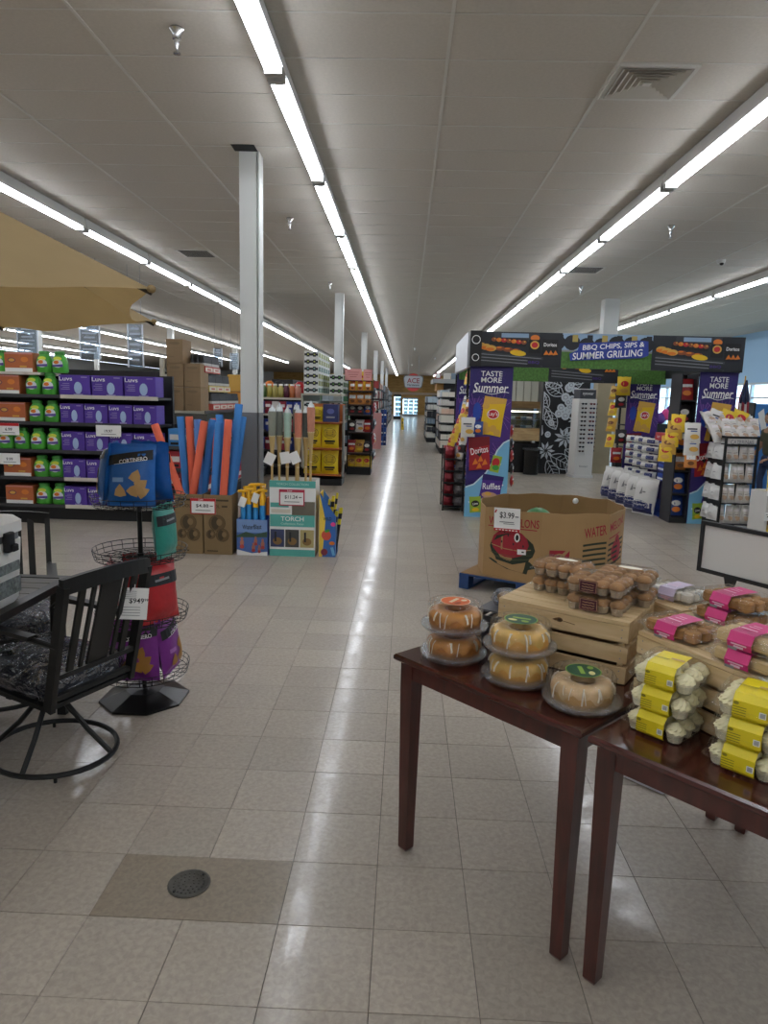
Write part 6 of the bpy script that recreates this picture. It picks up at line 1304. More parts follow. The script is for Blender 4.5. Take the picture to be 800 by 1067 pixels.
for r_ in range(12):
    z = sgh-.33-.095*r_
    for cidx in range(2):
        if r_ > 6 and cidx == 1 and r_ > 9: continue
        x, y = q*(-.42+.84*cidx), -q*.9-.05; thing('sunglasses', 'dark sunglasses on the white stand front, %s row down, %s column' % (ORD[r_], ('kiosk-side', 'pillar-side')[cidx]), 'sunglasses', (sx_+x*math.cos(ang8)-y*math.sin(ang8), SYY2+.25+x*math.sin(ang8)+y*math.cos(ang8), z), ang8, 'sunglasses on the stand front', shm[(r_*2+cidx*3) % 4]); n += 1
    x, y = q*.9+.05, -q*.3; thing('sunglasses', 'dark sunglasses, pillar side of the white stand, %s row down' % ORD[r_], 'sunglasses', (sx_+x*math.cos(ang8)-y*math.sin(ang8), SYY2+.25+x*math.sin(ang8)+y*math.cos(ang8), z), ang8+R(90), 'sunglasses on the stand side', shm[(r_+1) % 4])
# beige wall stub behind the pillar with dark kick
g = G(); g.box(at(641, 450, 17.3).x, at(651, 450, 17.3).x, 17.2, 17.4, .35, 2.05, beige); g.box(at(641, 450, 17.3).x, at(651, 450, 17.3).x, 17.2, 17.4, 0, .35, blackmat); thing('partition_panel', 'beige partition panel with dark foot beside the pillar', 'panel', (0, 0, 0), 0, None, g)
# things near the windows
fp = at(780, 395, 12.6); fl = thing('flag', 'furled american flag on a pole behind the white bag heap', 'flag', (fp.x-.06, 12.6, 0)); obj('pole', G().tube([(0, 0, 0), (0, 0, fp.z+.05)], .012, goldp, 8), fl); obj('base', G().lathe([(.16, 0), (.15, .03), (.03, .06)], blackmat, 16), fl)
g = G(); fr_, fw_, fb_ = mat('flag_red', 'a8323e', .7), mat('flag_white', 'd9d6d4', .7), mat('flag_blue', '29304f', .7); nz = 12; NC = 18
for c in range(NC):
    vs = []
    for i in range(nz+1):
        z = fp.z-.02-.95*i/nz-(.05*math.sin(c*1.7))*i/nz
        for k in range(2):
            cc_ = (c+k) % NC; a = 2*math.pi*cc_/NC+.06*i; r_ = (.022+.06*min(1, i/4)+.02*i/nz)*(1 if cc_ % 2 else .72); vs.append((.02+r_*math.cos(a), r_*math.sin(a)*.8, z))
    for i in range(nz): g.add([vs[2*i], vs[2*i+1], vs[2*i+3], vs[2*i+2]], [(0, 1, 2, 3)], fb_ if (i < 5 and 8 < c < 17) else (fr_ if (c//2) % 2 else fw_), None, True)
obj('cloth', g, fl)
a, b = at(785, 446, 13.4), at(800, 421, 13.4); g = G(); g.box(0, .9, 0, .5, 0, b.z, mat('cooler_blue', '3d7cc0', .5)); g.box(-.03, 0, 0, .5, 0, b.z+.02, blackmat); t = thing('blue_cabinet', 'blue printed drink cabinet with black edge beneath the windows', 'cabinet', (a.x, 13.4, 0), 0, None, g); P = Print(.002); P.poly([(.05, b.z*.9), (.15, b.z*.95), (.3, b.z*.6), (.2, b.z*.6)], paper); P.ring(.32, b.z*.7, .12, .14, .02, paper, 18); obj('print', P.mesh('print'), t)
# balloons and bags seen between the two snack towers, far off by the windows
for n, (px, py, m) in enumerate(((694, 432, pinkp), (699, 428, bp_), (704, 436, bw_), (688, 436, bp_))):
    p = at(px, py, 18.); g = G(); g.ell((0, 0, 0), .13, .1, .15, m, 10, 8); thing('gift_bag', 'small %s gift bag on the stand far behind the arch, %s' % (('pink', 'purple', 'white', 'dark purple')[n], ('second from the charcoal', 'third', 'fourth', 'first')[n]), 'gift bag', p, 0, None, g)
p = at(695, 444, 18.); thing('display_stand', 'dark stand under the gift bags far behind the arch', 'stand', (p.x, 18., 0), 0, None, G().box(-.3, .3, -.15, .15, 0, p.z+.05, blackmat))
# ---- person beside the wire rack
pm_x, pm_y = 6.28, 12.2
skinm = mat('skin', 'b08468', .6); hairm = mat('hair_dark', '231a16', .6, bump=.4, bs=50); shirt = mat('shirt_olive', '565640', .85, var=.12, vs=14); jeans = mat('jeans_blue', '2c3a58', .85, var=.1, vs=20); shoem = mat('shoe_dark', '2a2624', .6)
ps = thing('person', 'person with dark hair in an olive shirt and blue jeans beyond the wire rack', 'person', (pm_x, pm_y, 0), R(100)); S_ = 1.56/1.72
def skin_mesh(name, verts, edges, m, root=0, sub=2):
    me = bpy.data.meshes.new(name); me.from_pydata([(x*S_, y*S_, z*S_) for x, y, z, r in verts], edges, []); me.materials.append(m)
    o = obj(name, me, ps); md = o.modifiers.new('skin', 'SKIN'); md.use_smooth_shade = True
    for i, v in enumerate(verts):
        r_ = v[3] if hasattr(v[3], '__len__') else (v[3], v[3]); sv = me.skin_vertices[0].data[i]; sv.radius = (r_[0]*S_, r_[1]*S_); sv.use_root = (i == root)
    s2 = o.modifiers.new('sub', 'SUBSURF'); s2.levels = 1; s2.render_levels = sub; return o
# the body: pelvis, spine, neck, arms; walking slightly, looking down
skin_mesh('body', [(0, 0, .93, (.13, .10)), (0, .01, 1.1, (.13, .095)), (0, .02, 1.28, (.15, .10)), (0, .02, 1.40, (.12, .08)), (0, .03, 1.49, .05), (0, .05, 1.56, .05),
    (.17, .02, 1.38, .055), (.22, .02, 1.12, .044), (.20, .16, .96, .035), (.19, .22, .93, .03), (-.17, .02, 1.38, .055), (-.22, .0, 1.12, .044), (-.21, .12, .93, .035), (-.20, .18, .90, .03)],
    [(0, 1), (1, 2), (2, 3), (3, 4), (4, 5), (3, 6), (6, 7), (7, 8), (8, 9), (3, 10), (10, 11), (11, 12), (12, 13)], skinm)
skin_mesh('shirt', [(0, 0, .90, (.16, .125)), (0, .01, 1.1, (.15, .112)), (0, .02, 1.28, (.168, .115)), (0, .02, 1.41, (.13, .09)), (0, .025, 1.46, .066), (.17, .02, 1.385, .068), (.215, .02, 1.17, .06), (-.17, .02, 1.385, .068), (-.215, .0, 1.17, .06)],
    [(0, 1), (1, 2), (2, 3), (3, 4), (3, 5), (5, 6), (3, 7), (7, 8)], shirt)
skin_mesh('jeans', [(0, 0, .97, (.15, .115)), (0, 0, .88, (.155, .12)), (.09, .02, .80, .088), (.10, .08, .48, .062), (.10, .02, .10, .05), (-.09, -.0, .80, .088), (-.10, -.02, .48, .062), (-.10, -.16, .12, .05)],
    [(0, 1), (1, 2), (2, 3), (3, 4), (1, 5), (5, 6), (6, 7)], jeans)
for sx2, yy2 in ((.10, .02), (-.10, -.14)):
    g = G(); g.loft([[(x+sx2*S_, y+(yy2+.06)*S_, z) for x, y, z in rr(w2, d2, .035, zz, 3)] for w2, d2, zz in ((.085, .25, .0), (.09, .255, .02), (.085, .22, .055), (.07, .12, .10))], shoem); obj('shoe', g, ps)
def headfn(a, b): return 1-.10*max(0, -math.sin(a))*1.2+.05*math.cos(a)*max(0, math.sin(b))
g = G(); g.ell((0, 0, 0), .073, .092, .115, skinm, 18, 14, None, headfn); g.add([(-.012, .086, -.03), (.012, .086, -.03), (0, .115, -.028), (0, .09, .018)], [(0, 1, 2), (0, 2, 3), (1, 3, 2)], skinm)
for s in (-1, 1): g.ell((s*.074, 0, -.01), .01, .02, .03, skinm, 8, 6)
hdo = obj('head', g, ps, T=TR(0, .06*S_, 1.635*S_, 0, R(-18)))
g = G()
for s in (-1, 1): g.ell((s*.028, .082, .008), .012, .006, .007, paper, 8, 6); g.ell((s*.028, .0875, .008), .005, .003, .005, hairm, 6, 5)
obj('eyes', g, hdo); obj('mouth', G().ell((0, .083, -.058), .022, .006, .006, mat('lips', '8a4f45', .5), 8, 6), hdo)
g = G(); g.ell((0, -.014, .022), .083, .098, .108, hairm, 18, 12, None, lambda a, b: 1-.22*max(0, math.sin(b))*max(0, -math.sin(a)+.25)); g.ell((0, -.085, -.06), .06, .04, .1, hairm, 12, 8); obj('hair', g, hdo)
for s, hx2, hy2, hz2 in ((1, .19, .24, .915), (-1, -.20, .20, .885)):
    g = G(); g.loft([[(x, y, z) for x, y, z in ((-.035, 0, -.012), (.035, 0, -.012), (.035, 0, .012), (-.035, 0, .012))], [(-.04, .08, -.013), (.04, .08, -.013), (.04, .08, .012), (-.04, .08, .012)]], skinm)
    for k, (fx2, L2) in enumerate(((-.03, .055), (-.01, .068), (.01, .072), (.03, .062))): g.tube([(fx2, .078, 0), (fx2*1.05, .078+L2*.55, -.006), (fx2*1.02, .078+L2*.85, -.03)], .0085, skinm, 7, False, None, .0065)
    g.tube([(-s*.036, .015, 0), (-s*.06, .045, -.012), (-s*.058, .075, -.028)], .0095, skinm, 7, False, None, .007); obj('hand', g, ps, T=TR(hx2*S_, hy2*S_, hz2*S_, 0, R(-20), 0, S_))
# ================================================================== WATERMELON BIN
pw_ = mat('pallet_blue', '1f3f6e', .6, var=.15, vs=8); 
PA = R(-29.4); po = Vector((.52, 6.06, 0))
def pl(u, v): return (po.x+u*math.cos(PA)-v*math.sin(PA), po.y+u*math.sin(PA)+v*math.cos(PA))
pal = thing('pallet', 'blue wooden pallet under the watermelon bin', 'pallet', (po.x, po.y, 0), PA)
PLW, PLD = 1.15, 1.15
for u in (0, .53, 1.06):
    obj('bottom_board', G().box(u, u+.09, 0, PLD, 0, .018, pw_), pal)
    for v in (0, .52, 1.04): obj('block', G().box(u, u+.09, v, v+.11, .018, .105, pw_), pal)
for u in (0, .53, 1.06): obj('stringer_board', G().box(u, u+.09, 0, PLD, .105, .12, pw_), pal)
for k in range(7): obj('deck_board', G().box(0, PLW, .168*k, .168*k+.115, .12, .137, pw_), pal)
obj_sheet = thing('slip_sheet', 'brown cardboard sheet between the blue pallet and the watermelon bin', 'cardboard sheet', (po.x, po.y, 0), PA, None, G().box(.01, PLW-.01, .01, PLD-.01, .138, .143, mat('sheet_card', '9a7b52', .8)))
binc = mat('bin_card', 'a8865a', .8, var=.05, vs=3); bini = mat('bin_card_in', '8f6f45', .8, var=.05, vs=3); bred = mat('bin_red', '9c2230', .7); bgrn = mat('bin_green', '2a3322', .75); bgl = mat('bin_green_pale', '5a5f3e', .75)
bz0 = .145; bz1 = .745
oc = [(.72, 6.02), (1.165, 5.77), (1.74, 5.83), (1.99, 6.22), (1.98, 6.72), (1.6, 7.02), (1.05, 6.96), (.74, 6.55)]
bcx, bcy = sum(p[0] for p in oc)/8, sum(p[1] for p in oc)/8
wbn = thing('watermelon_bin', 'large octagonal brown cardboard watermelon bin on the blue pallet', 'bin', (bcx, bcy, bz0))
for k in range(8):
    a = Vector((oc[k][0]-bcx, oc[k][1]-bcy)); b = Vector((oc[(k+1) % 8][0]-bcx, oc[(k+1) % 8][1]-bcy)); d = b-a; L = d.length; an = math.atan2(d.y, d.x); sg = 6; vs = []
    g = G()
    for i in range(sg+1):
        x = L*i/sg; bul = -.02*math.sin(math.pi*i/sg); zt = bz1-bz0+.006*math.sin(k*2.1+i*1.3)
        vs += [(x, bul, 0), (x, bul+.008, 0), (x, bul+.008, zt), (x, bul, zt)]
    fs = []; fi = []
    for i in range(sg):
        o = 4*i; fs += [(o, o+4, o+7, o+3), (o+3, o+7, o+6, o+2), (o, o+1, o+5, o+4)]; fi.append((o+1, o+2, o+6, o+5))
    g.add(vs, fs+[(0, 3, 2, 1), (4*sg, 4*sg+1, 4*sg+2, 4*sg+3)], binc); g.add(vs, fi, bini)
    w_ = obj('side_panel', g, wbn, T=TR(a.x, a.y, 0, an))
    yf = lambda x, z: -.02*math.sin(math.pi*min(1, max(0, x/L)))
    P = Print(.0004)
    if k == 0:
        P.text('WATERMELONS', L*.52, .495, .072, bred, L*.88, 1); P.rect(L*.5, .445, L*.86, .008, bred, 0, 3)
        P.ell(L*.52, .27, L*.40, .13, bgrn); P.poly([(L*.1, .16), (L*.2, .13), (L*.45, .085), (L*.8, .06), (L*.82, .1), (L*.95, .12), (L*.84, .17)], bgrn); P.ell(L*.48, .31, L*.33, .125, bred); P.poly([(L*.14, .28), (L*.86, .27), (L*.82, .17), (L*.55, .13), (L*.25, .155)], bgrn)
        P.line([(L*.15, .285), (L*.4, .26), (L*.62, .255), (L*.85, .275)], .008, binc); P.line([(L*.2, .19), (L*.5, .165), (L*.82, .19)], .004, bgl); P.line([(L*.12, .22), (L*.5, .20), (L*.88, .23)], .003, bgl)
        for u, v in ((.25, .36), (.34, .32), (.45, .38), (.55, .31), (.66, .35), (.38, .41), (.72, .30)): P.ell(L*u, v, .006, .012, black)
        for u in (.3, .38): P.line([(L*u, .40), (L*(u+.12), .46)], .004, black)
        P.ell(L*.61, .37, .025, .04, paper); P.ell(L*.61, .37, .014, .026, black)
        P.rect(L*.70, .25, .075, .045, paper, 3); P.rect(L*.72, .25, .02, .012, black)
    elif k == 1:
        P.rect(L*.28, .21, .17, .15, bred); P.poly([(L*.28-.085, .135), (L*.28+.05, .285), (L*.28+.085, .285), (L*.28-.05, .135)], binc); P.ring(L*.28, .21, .05, .05, .012, binc)
        P.text('WATER', L*.80, .45, .085, bred, L*.34, 11, .1)
    elif k == 2:
        P.text('MELONS', L*.42, .50, .075, bred, L*.72, 8); P.rect(L*.3, .40, L*.5, .01, bred, 8, 3); P.ell(L*.42, .26, .12, .10, bred); P.ell(L*.42, .36, .05, .04, bred)
    if k in (1, 2):
        x0, x1 = (L*.62, L*.98) if k == 1 else (.01, L*.8)
        for j in range(5): P.line([(x0, .33-.045*j), ((x0+x1)/2, .345-.045*j), (x1, .355-.045*j)], .018, bgrn)
        P.rect((x0+x1)/2, .07, x1-x0, .03, bgrn, 0, 3)
    if P.it: obj('print', P.mesh('print', yf), w_)
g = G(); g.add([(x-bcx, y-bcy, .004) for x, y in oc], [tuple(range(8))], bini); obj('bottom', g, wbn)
melg = mat('melon_green', '3f7a45', .35, var=.35, vs=14)
for n, (x, y, z, r_) in enumerate(((1.2, 6.5, 0, .17), (1.55, 6.45, 0, .16), (1.58, 6.80, .0, .15), (1.30, 6.64, .21, .15))):
    g = G(); g.ell((0, 0, 0), r_*1.15, r_, r_, melg, 18, 12); t = thing('watermelon', ('round green watermelon deep in the bin, nearest the price card', 'green watermelon deep in the bin, toward the charcoal', 'green watermelon deep in the bin at the back', 'green watermelon just showing above the others in the bin')[n], 'watermelon', (x, y, bz0+.006+r_+z), R(30*n), 'watermelons in the bin', g)
    obj('stem', G().tube([(0, 0, r_*.97), (.01, 0, r_+.015)], .006, brownp, 6), t)
# price card on the bin
d = Vector((oc[1][0]-oc[0][0], oc[1][1]-oc[0][1])); an = math.atan2(d.y, d.x); L = d.length; nrm = Vector((math.sin(an), -math.cos(an)))
c = Vector(oc[0])+d*.42+nrm*.034; P = Print(.0008); P.rect(0, 0, .235, .20, paper); P.rect(0, -.088, .235, .024, ired); P.text('$3.99', .0, .035, .06, black, .13, -2); P.rect(.09, .03, .03, .008, black); P.rect(-.1, .07, .012, .03, ired, -30); P.rect(0, -.02, .13, .008, greyp); P.rect(.02, -.035, .1, .006, greyp)
for k in range(7): P.rect(-.09+.03*k, -.088, .018, .008, paper)
g = G(); g.box(-.1175, .1175, 0, .003, -.1, .1, paper); thing('price_card', 'white price card with red foot on the watermelon bin', 'sign', (c.x, c.y, bz0+.515), (0, R(-2), an), None, P.mesh('price_card', None, g))
g = G(); g.lathe([(.03, 0), (.02, .012), (0, .014)], paper, 10); thing('crumpled_tag', 'small white paper stuck at the far rim of the watermelon bin', 'paper', at(599.5, 522, 6.9), (R(90), 0, 0), None, g)

# ================================================================== BAKERY TABLES
mah = wood('mahogany', '38160f', '55221a', .28, (3, 3, .6), .5, 6); mah2 = wood('mahogany_top', '34140f', '50201a', .2, (.6, 6, 6), .6, 5)
TA = R(-46.); U = Vector((math.cos(TA), math.sin(TA), 0)); V = Vector((-math.sin(TA), math.cos(TA), 0)); TZ = .76
def table(lab, A, W_, D):
    t = thing('bakery_table', lab, 'table', (A.x, A.y, 0), TA)
    g = G(); e = .006
    g.loft([[(e, e, TZ-.024), (W_-e, e, TZ-.024), (W_-e, D-e, TZ-.024), (e, D-e, TZ-.024)], [(0, 0, TZ-.018), (W_, 0, TZ-.018), (W_, D, TZ-.018), (0, D, TZ-.018)], [(0, 0, TZ-.006), (W_, 0, TZ-.006), (W_, D, TZ-.006), (0, D, TZ-.006)], [(e, e, TZ), (W_-e, e, TZ), (W_-e, D-e, TZ), (e, D-e, TZ)]], mah2, None, False)
    obj('tabletop', g, t); a = .02
    for b in ((a+.055, W_-a-.055, a+.004, a+.024), (a+.055, W_-a-.055, D-a-.024, D-a-.004), (a+.004, a+.024, a+.055, D-a-.055), (W_-a-.024, W_-a-.004, a+.055, D-a-.055)): obj('apron', G().box(*b, TZ-.083, TZ-.024, mah), t)
    for x in (a, W_-a-.055):
        for y in (a, D-a-.055):
            ix = 1 if x > W_/2 else -1; iy = 1 if y > D/2 else -1; g = G(); c_ = (x+.0275, y+.0275); rs = []
            for z, h_, sh in ((0, .016, .022), (.008, .02, .022), (.12, .021, .018), (TZ-.11, .0275, 0), (TZ-.024, .0275, 0)): rs.append([(c_[0]+ix*sh*0+i*h_, c_[1]+j*h_, z) for i, j in ((-1, -1), (1, -1), (1, 1), (-1, 1))])
            g.loft(rs, mah, None, False); obj('leg', g, t)
    return t
A1 = Vector((-.018, 2.372, 0)); W1, D1 = .765, 1.19
A2 = A1+U*(W1+.02)-V*.0
table('dark red wooden table of ring cakes and muffins, nearer the main aisle', A1, W1, D1)
table('dark red wooden table of cupcakes and cookies, farther from the main aisle', A2, W1, D1)
# ---- crates
pine = wood('crate_pine', 'c0a273', 'd8bf94', .6, (1.2, 9, 9), 0, 3); knotm = mat('crate_knot', '5f4322', .7)
def crate(lab, P0, ang, L, D, h):
    """P0: the near top corner of its front at the aisle side; lies bottom up, boards on top"""
    c = thing('wooden_crate', lab, 'crate', (P0.x, P0.y, TZ+.001), ang)
    sl = .0545; gp = (h-.014-3*sl)/2.2
    for k in range(3):
        z0 = h-.014-sl-(sl+gp)*k
        for y0 in (0, D-.011): obj('slat', G().box(0, L, y0, y0+.011, max(0, z0-(gp-.0008 if y0 else 0)), z0+sl, pine), c)
        for x0 in (0, L-.013): obj('end_slat', G().box(x0, x0+.013, .0125, D-.0125, max(0, z0), z0+sl, pine), c)
    n = 5; bw_ = D/n
    for k in range(n): obj('top_board', G().box(.0, L, bw_*k+.002, bw_*(k+1)-.002, h-.0125, h, pine), c)
    for x0 in (.0135, L-.0335):
        for y0 in (.013, D-.035): obj('corner_post', G().box(x0, x0+.02, y0, y0+.022, 0, h-.0135, pine), c)
    g = G()
    for x0 in (.022, L-.022):
        for k in range(3):
            for dz in (.015, .042): g.lathe([(.0022, 0), (.0015, .0012), (0, .0014)], steelp, 6, (0, 0, 0), TR(x0, 0, max(0, h-.014-sl-(sl+gp)*k)+dz, 0, R(90)))
    obj('nail_heads', g, c)['kind'] = 'stuff'
    return c
CH_ = .21; z_ = TZ+CH_
C1 = Vector((.35, 2.40, 0)); a1 = math.atan2(-.25, .39); c1 = crate('pine crate of muffin packs on the cake table', C1, a1, .455, .34, CH_)
P = Print(); P.ell(.225, .176, .012, .008, knotm); P.ell(.225, .176, .006, .004, mat('crate_knot_dark', '33220f', .7)); P.poly([(.20, .174), (.215, .182), (.215, .170)], knotm); P.line([(.235, .175), (.28, .170)], .002, knotm); obj('knot', P.mesh('knot'), c1)
C2 = Vector((.738, 2.088, 0)); a2 = math.atan2(-.40, .205); crate('pine crate of pink-labelled cookie packs above the yellow cupcakes', C2, a2, .47, .25, CH_)
u2 = Vector((math.cos(a2), math.sin(a2), 0)); v2 = Vector((-math.sin(a2), math.cos(a2), 0)); C3 = C2+v2*.262-u2*.085
crate('pine crate behind the cookie crate, under the blank white sign', C3, a2, .47, .30, CH_)
# ---- plastics
pet = clear('clear_plastic', 'feffff', .035, .04, .6, .012); petl = clear('clear_lid', 'feffff', .035, .04, .6, .01); ridge = clear('ridged_plastic', 'fdfefe', .08, .08, 1., .08)
# ---- ring cakes
cakeb = mat('cake_brown', 'ab6c2e', .7, var=.25, vs=22, bump=.25, bs=45); cakey = mat('cake_golden', 'd39a48', .7, var=.2, vs=18, bump=.25, bs=45); icing = mat('icing', 'eadfca', .25); icingt = mat('icing_glaze', 'd9b98a', .25, var=.15, vs=20)
def cake_mesh(body, seed, glaze):
    rnd = random.Random(seed); g = G()
    prof = [(.018, .002), (.076, .0), (.084, .008), (.0865, .028), (.0850, .046), (.077, .058), (.056, .064), (.034, .061), (.022, .048)]
    vs = []; n = 32; fs = []
    for r_, z in prof:
        for i in range(n):
            a = 2*math.pi*i/n; rr2 = r_*(1+.025*math.sin(8*a)*(1 if z > .03 else .4)+rnd.uniform(-.008, .008)); vs.append((rr2*math.cos(a), rr2*math.sin(a), z+rnd.uniform(-.0012, .0012)))
    L = len(prof)
    for k in range(L-1):
        for i in range(n): j = (i+1) % n; fs.append((k*n+i, k*n+j, (k+1)*n+j, (k+1)*n+i))
    g.add(vs, fs, body, None, True); me = g.mesh('cake')
    g = G(); vs = []; fs = []; n = 72; ph = rnd.uniform(0, 6)         # a thin uneven glaze over the top
    lo = [.010+.007*math.sin(5*i*2*math.pi/n+ph)+.006*math.sin(11*i*2*math.pi/n)+rnd.uniform(0, .007) for i in range(n)]
    for i in range(n):
        a = 2*math.pi*i/n; q_ = 1+.025*math.sin(8*a)+.006
        for r_, z in ((.034, .0625), (.056, .0660), (.0775, .0595), (.0862, .0475), (.0872, .0475-max(.002, lo[i]))): vs.append((r_*q_*math.cos(a), r_*q_*math.sin(a), z+rnd.uniform(-.0005, .0005)))
    for i in range(n):
        j = (i+1) % n
        for k in range(4): fs.append((5*i+k, 5*i+k+1, 5*j+k+1, 5*j+k))
    g.add(vs, fs, glaze, None, True); gl_me = g.mesh('glaze'); g = G(); nd = 17   # a few white runs of icing over the edge
    for i in range(nd):
        a = 2*math.pi*(i+rnd.uniform(-1.1, 1.1))/nd; d_ = rnd.random()**1.4; c, q = math.cos(a), math.sin(a); r0 = rnd.uniform(.072, .080); w2 = 1+.025*math.sin(8*a)
        pts = [(r0, .0605), (.0815, .0565), (.0868, .0475), (.0882, .044-.010*d_), (.0888, .040-.026*d_)]
        g.tube([((r_+.0012)*c*w2-q*.004*(k-2)*math.sin(i*2.3)*.5, (r_+.0012)*q*w2+c*.004*(k-2)*math.sin(i*2.3)*.5, z+.001) for k, (r_, z) in enumerate(pts)], rnd.uniform(.0012, .0034), icing, 5)
    return me, gl_me, g.mesh('icing')
g = G(); g.lathe([(.0, .003), (.098, .003), (.100, .012), (.108, .014), (.110, .017), (.100, .017), (.096, .008), (0, .007)], pet, 36); base_me = g.mesh('container_base')
g = G(); g.lathe([(.108, .017), (.106, .024), (.098, .026), (.095, .036), (.094, .040), (.0935, .044), (.092, .086), (.088, .094), (.078, .098), (.074, .0945), (0, .0945)], petl, 36); lid_me2 = g.mesh('container_lid')
g = G(); g.lathe([(.109, .014), (.112, .018), (.112, .023), (.107, .026)], ridge, 48); rim_me = g.mesh('container_rim')
def ring_cake(body, seed, lab_mats, glaze):
    cm, gm_, im = cake_mesh(body, seed, glaze); P = Print(.0006); m1, m2, m3 = lab_mats
    P.ell(0, 0, .050, .050, m1, 0, 28); P.ring(0, 0, .05, .05, .003, m2, 28); P.rect(0, .006, .055, .013, m2, 8); P.ell(-.018, -.022, .014, .009, m3); P.ell(.02, -.02, .012, .009, m2)
    return Proto('ring_cake', 'cake', None, [('container_base', base_me, None, None), ('cake', cm, TR(0, 0, .009), None), ('glaze', gm_, TR(0, 0, 0), 1), ('icing', im, TR(0, 0, 0), 1), ('container_lid', lid_me2, None, None), ('container_rim', rim_me, None, None), ('round_label', P.mesh('round_label'), TR(0, 0, .0945, 0, R(-90)), None)])
og = (mat('label_orange', 'dd6a28', .45), mat('label_cream', 'efd9b8', .5), mat('label_rust', 'a8431c', .5)); gr = (mat('label_green', '23503a', .45), mat('label_lime', '8fb04a', .5), mat('label_butter', 'e6dc9a', .5))
cakep = mat('cake_pale', 'c79a5e', .7, var=.22, vs=16, bump=.25, bs=45); GZ = [mat('glaze_'+c, c, .3, var=.16, vs=26) for c in ('c0823c', 'd6ab5c', 'd3b184')]; K1 = ring_cake(cakeb, 2, og, GZ[0]); K2 = ring_cake(cakey, 5, gr, GZ[1]); K3 = ring_cake(cakep, 4, gr, GZ[2])
K1.put('iced brown ring cake under an orange-labelled one, end of the table', (.194, 2.366, TZ+.001), R(20), 'boxed ring cakes', scale=1.06); K1.put('iced brown ring cake with bright orange round label, topmost on its stack', (.194, 2.363, TZ+.1025), R(50), 'boxed ring cakes', scale=1.06)
K2.put('golden ring cake under the green-labelled one, middle stack', (.392, 2.178, TZ+.001), R(10), 'boxed ring cakes', scale=1.07); K2.put('golden ring cake with green round label, topmost of the middle stack', (.392, 2.176, TZ+.1035), R(-30), 'boxed ring cakes', scale=1.07)
K3.put('single iced ring cake with green round label at the table corner', (.557, 2.006, TZ+.001), R(80), 'boxed ring cakes', scale=(1.06, 1.06, 1.1))
# ---- muffin packs
mtop = mat('muffin_top', 'a67a4c', .75, var=.25, vs=40, bump=.4, bs=70); mcup = mat('muffin_cup', 'bfa684', .7, var=.1, vs=30); 
def muffin_mesh():
    g = G(); n = 16; rs = []
    for r_, z in ((.016, 0), (.0215, .024)): rs.append([(r_*(1+(.05 if i % 2 else -.03))*math.cos(2*math.pi*i/n), r_*(1+(.05 if i % 2 else -.03))*math.sin(2*math.pi*i/n), z) for i in range(n)])
    g.loft(rs, mcup, None, False); c = g.mesh('paper_cup')
    g = G(); g.lathe([(.021, .023), (.0265, .028), (.0255, .036), (.018, .044), (.008, .047), (0, .0475)], mtop, 14); return g.mesh('muffin'), c
mu_me, cup_me = muffin_mesh()
def tray_parts(nx, ny, pitch, h, wd, dp):
    g = G()
    for i in range(nx):
        for j in range(ny): g.lathe([(.018, .001), (.0225, .022)], ridge, 12, ((i-(nx-1)/2)*pitch, (j-(ny-1)/2)*pitch, 0))
    g.loft([rr(wd, dp, .02, .022), rr(wd+.012, dp+.012, .02, .0235), rr(wd+.012, dp+.012, .02, .026)], pet, None, True, False, False)
    t = g.mesh('clam_tray'); g = G()
    g.loft([rr(wd+.010, dp+.010, .02, .026), rr(wd-.002, dp-.002, .02, .029), rr(wd-.008, dp-.008, .02, h-.008), rr(wd-.03, dp-.03, .015, h)], petl, None, True, False, True); return t, g.mesh('clam_lid')
def pack(name, cat, nx, ny, pitch, h, item, cup, iname, cname, label=None):
    wd, dp = nx*pitch+.008, ny*pitch+.008; t, l = tray_parts(nx, ny, pitch, h, wd, dp); parts = [('clam_tray', t, None, None)]
    for i in range(nx):
        for j in range(ny):
            parts.append((iname, item, TR((i-(nx-1)/2)*pitch, (j-(ny-1)/2)*pitch, .003, (i*7+j*3)), None)); parts.append((cname, cup, None, len(parts)-1))
    parts.append(('clam_lid', l, None, None))
    if label: parts += label(wd, dp, h)
    return Proto(name, cat, None, parts)
plum = mat('label_plum', '4a1626', .4); plumg = mat('label_gold', 'c9a07a', .5)
def plumlabel(wd, dp, h):
    P = Print(.0005); P.rect(0, 0, .062, h*.7, plum); P.rect(0, 0, .058, h*.62, plumg); P.rect(0, 0, .055, h*.58, plum)
    for k in range(3): P.line([(-.02+.004*i, .008-.009*k+.0016*math.sin(i*1.9+k)) for i in range(11)], .0016, plumg)
    return [('plum_label', P.mesh('plum_label'), TR(-wd*.08, -dp/2-.002, h*.5), None)]
def ovallabel(wd, dp, h): return [('oval_label', Print(.0005).ell(0, 0, .042, .018, mat('label_pale', 'e6e0c8', .5), 0, 20).mesh('oval_label'), TR(0.01, .0, h+.0008, 0, R(-90)), None)]
MP = pack('muffin_pack', 'muffin pack', 4, 3, .047, .058, mu_me, cup_me, 'muffin', 'paper_cup', plumlabel); MQ = pack('muffin_pack', 'muffin pack', 4, 3, .047, .058, mu_me, cup_me, 'muffin', 'paper_cup', ovallabel)
def oncrate(px, py): return on(px, py, z_)
u1 = Vector((math.cos(a1), math.sin(a1), 0)); v1 = Vector((-math.sin(a1), math.cos(a1), 0))
def put1(proto, lab, u, v, lev, grp, dh, rz=0, C=C1, uu=u1, vv=v1, a=a1): p = C+uu*u+vv*v; return proto.put(lab, (p.x, p.y, z_+.0015+dh*lev), a+R(rz), grp)
put1(MP, 'muffin pack with plum label, lower of the two at the crate front', .325, .10, 0, 'muffin packs', .060, 2); put1(MP, 'muffin pack with plum label, upper of the two at the crate front', .322, .102, 1, 'muffin packs', .060, -1)
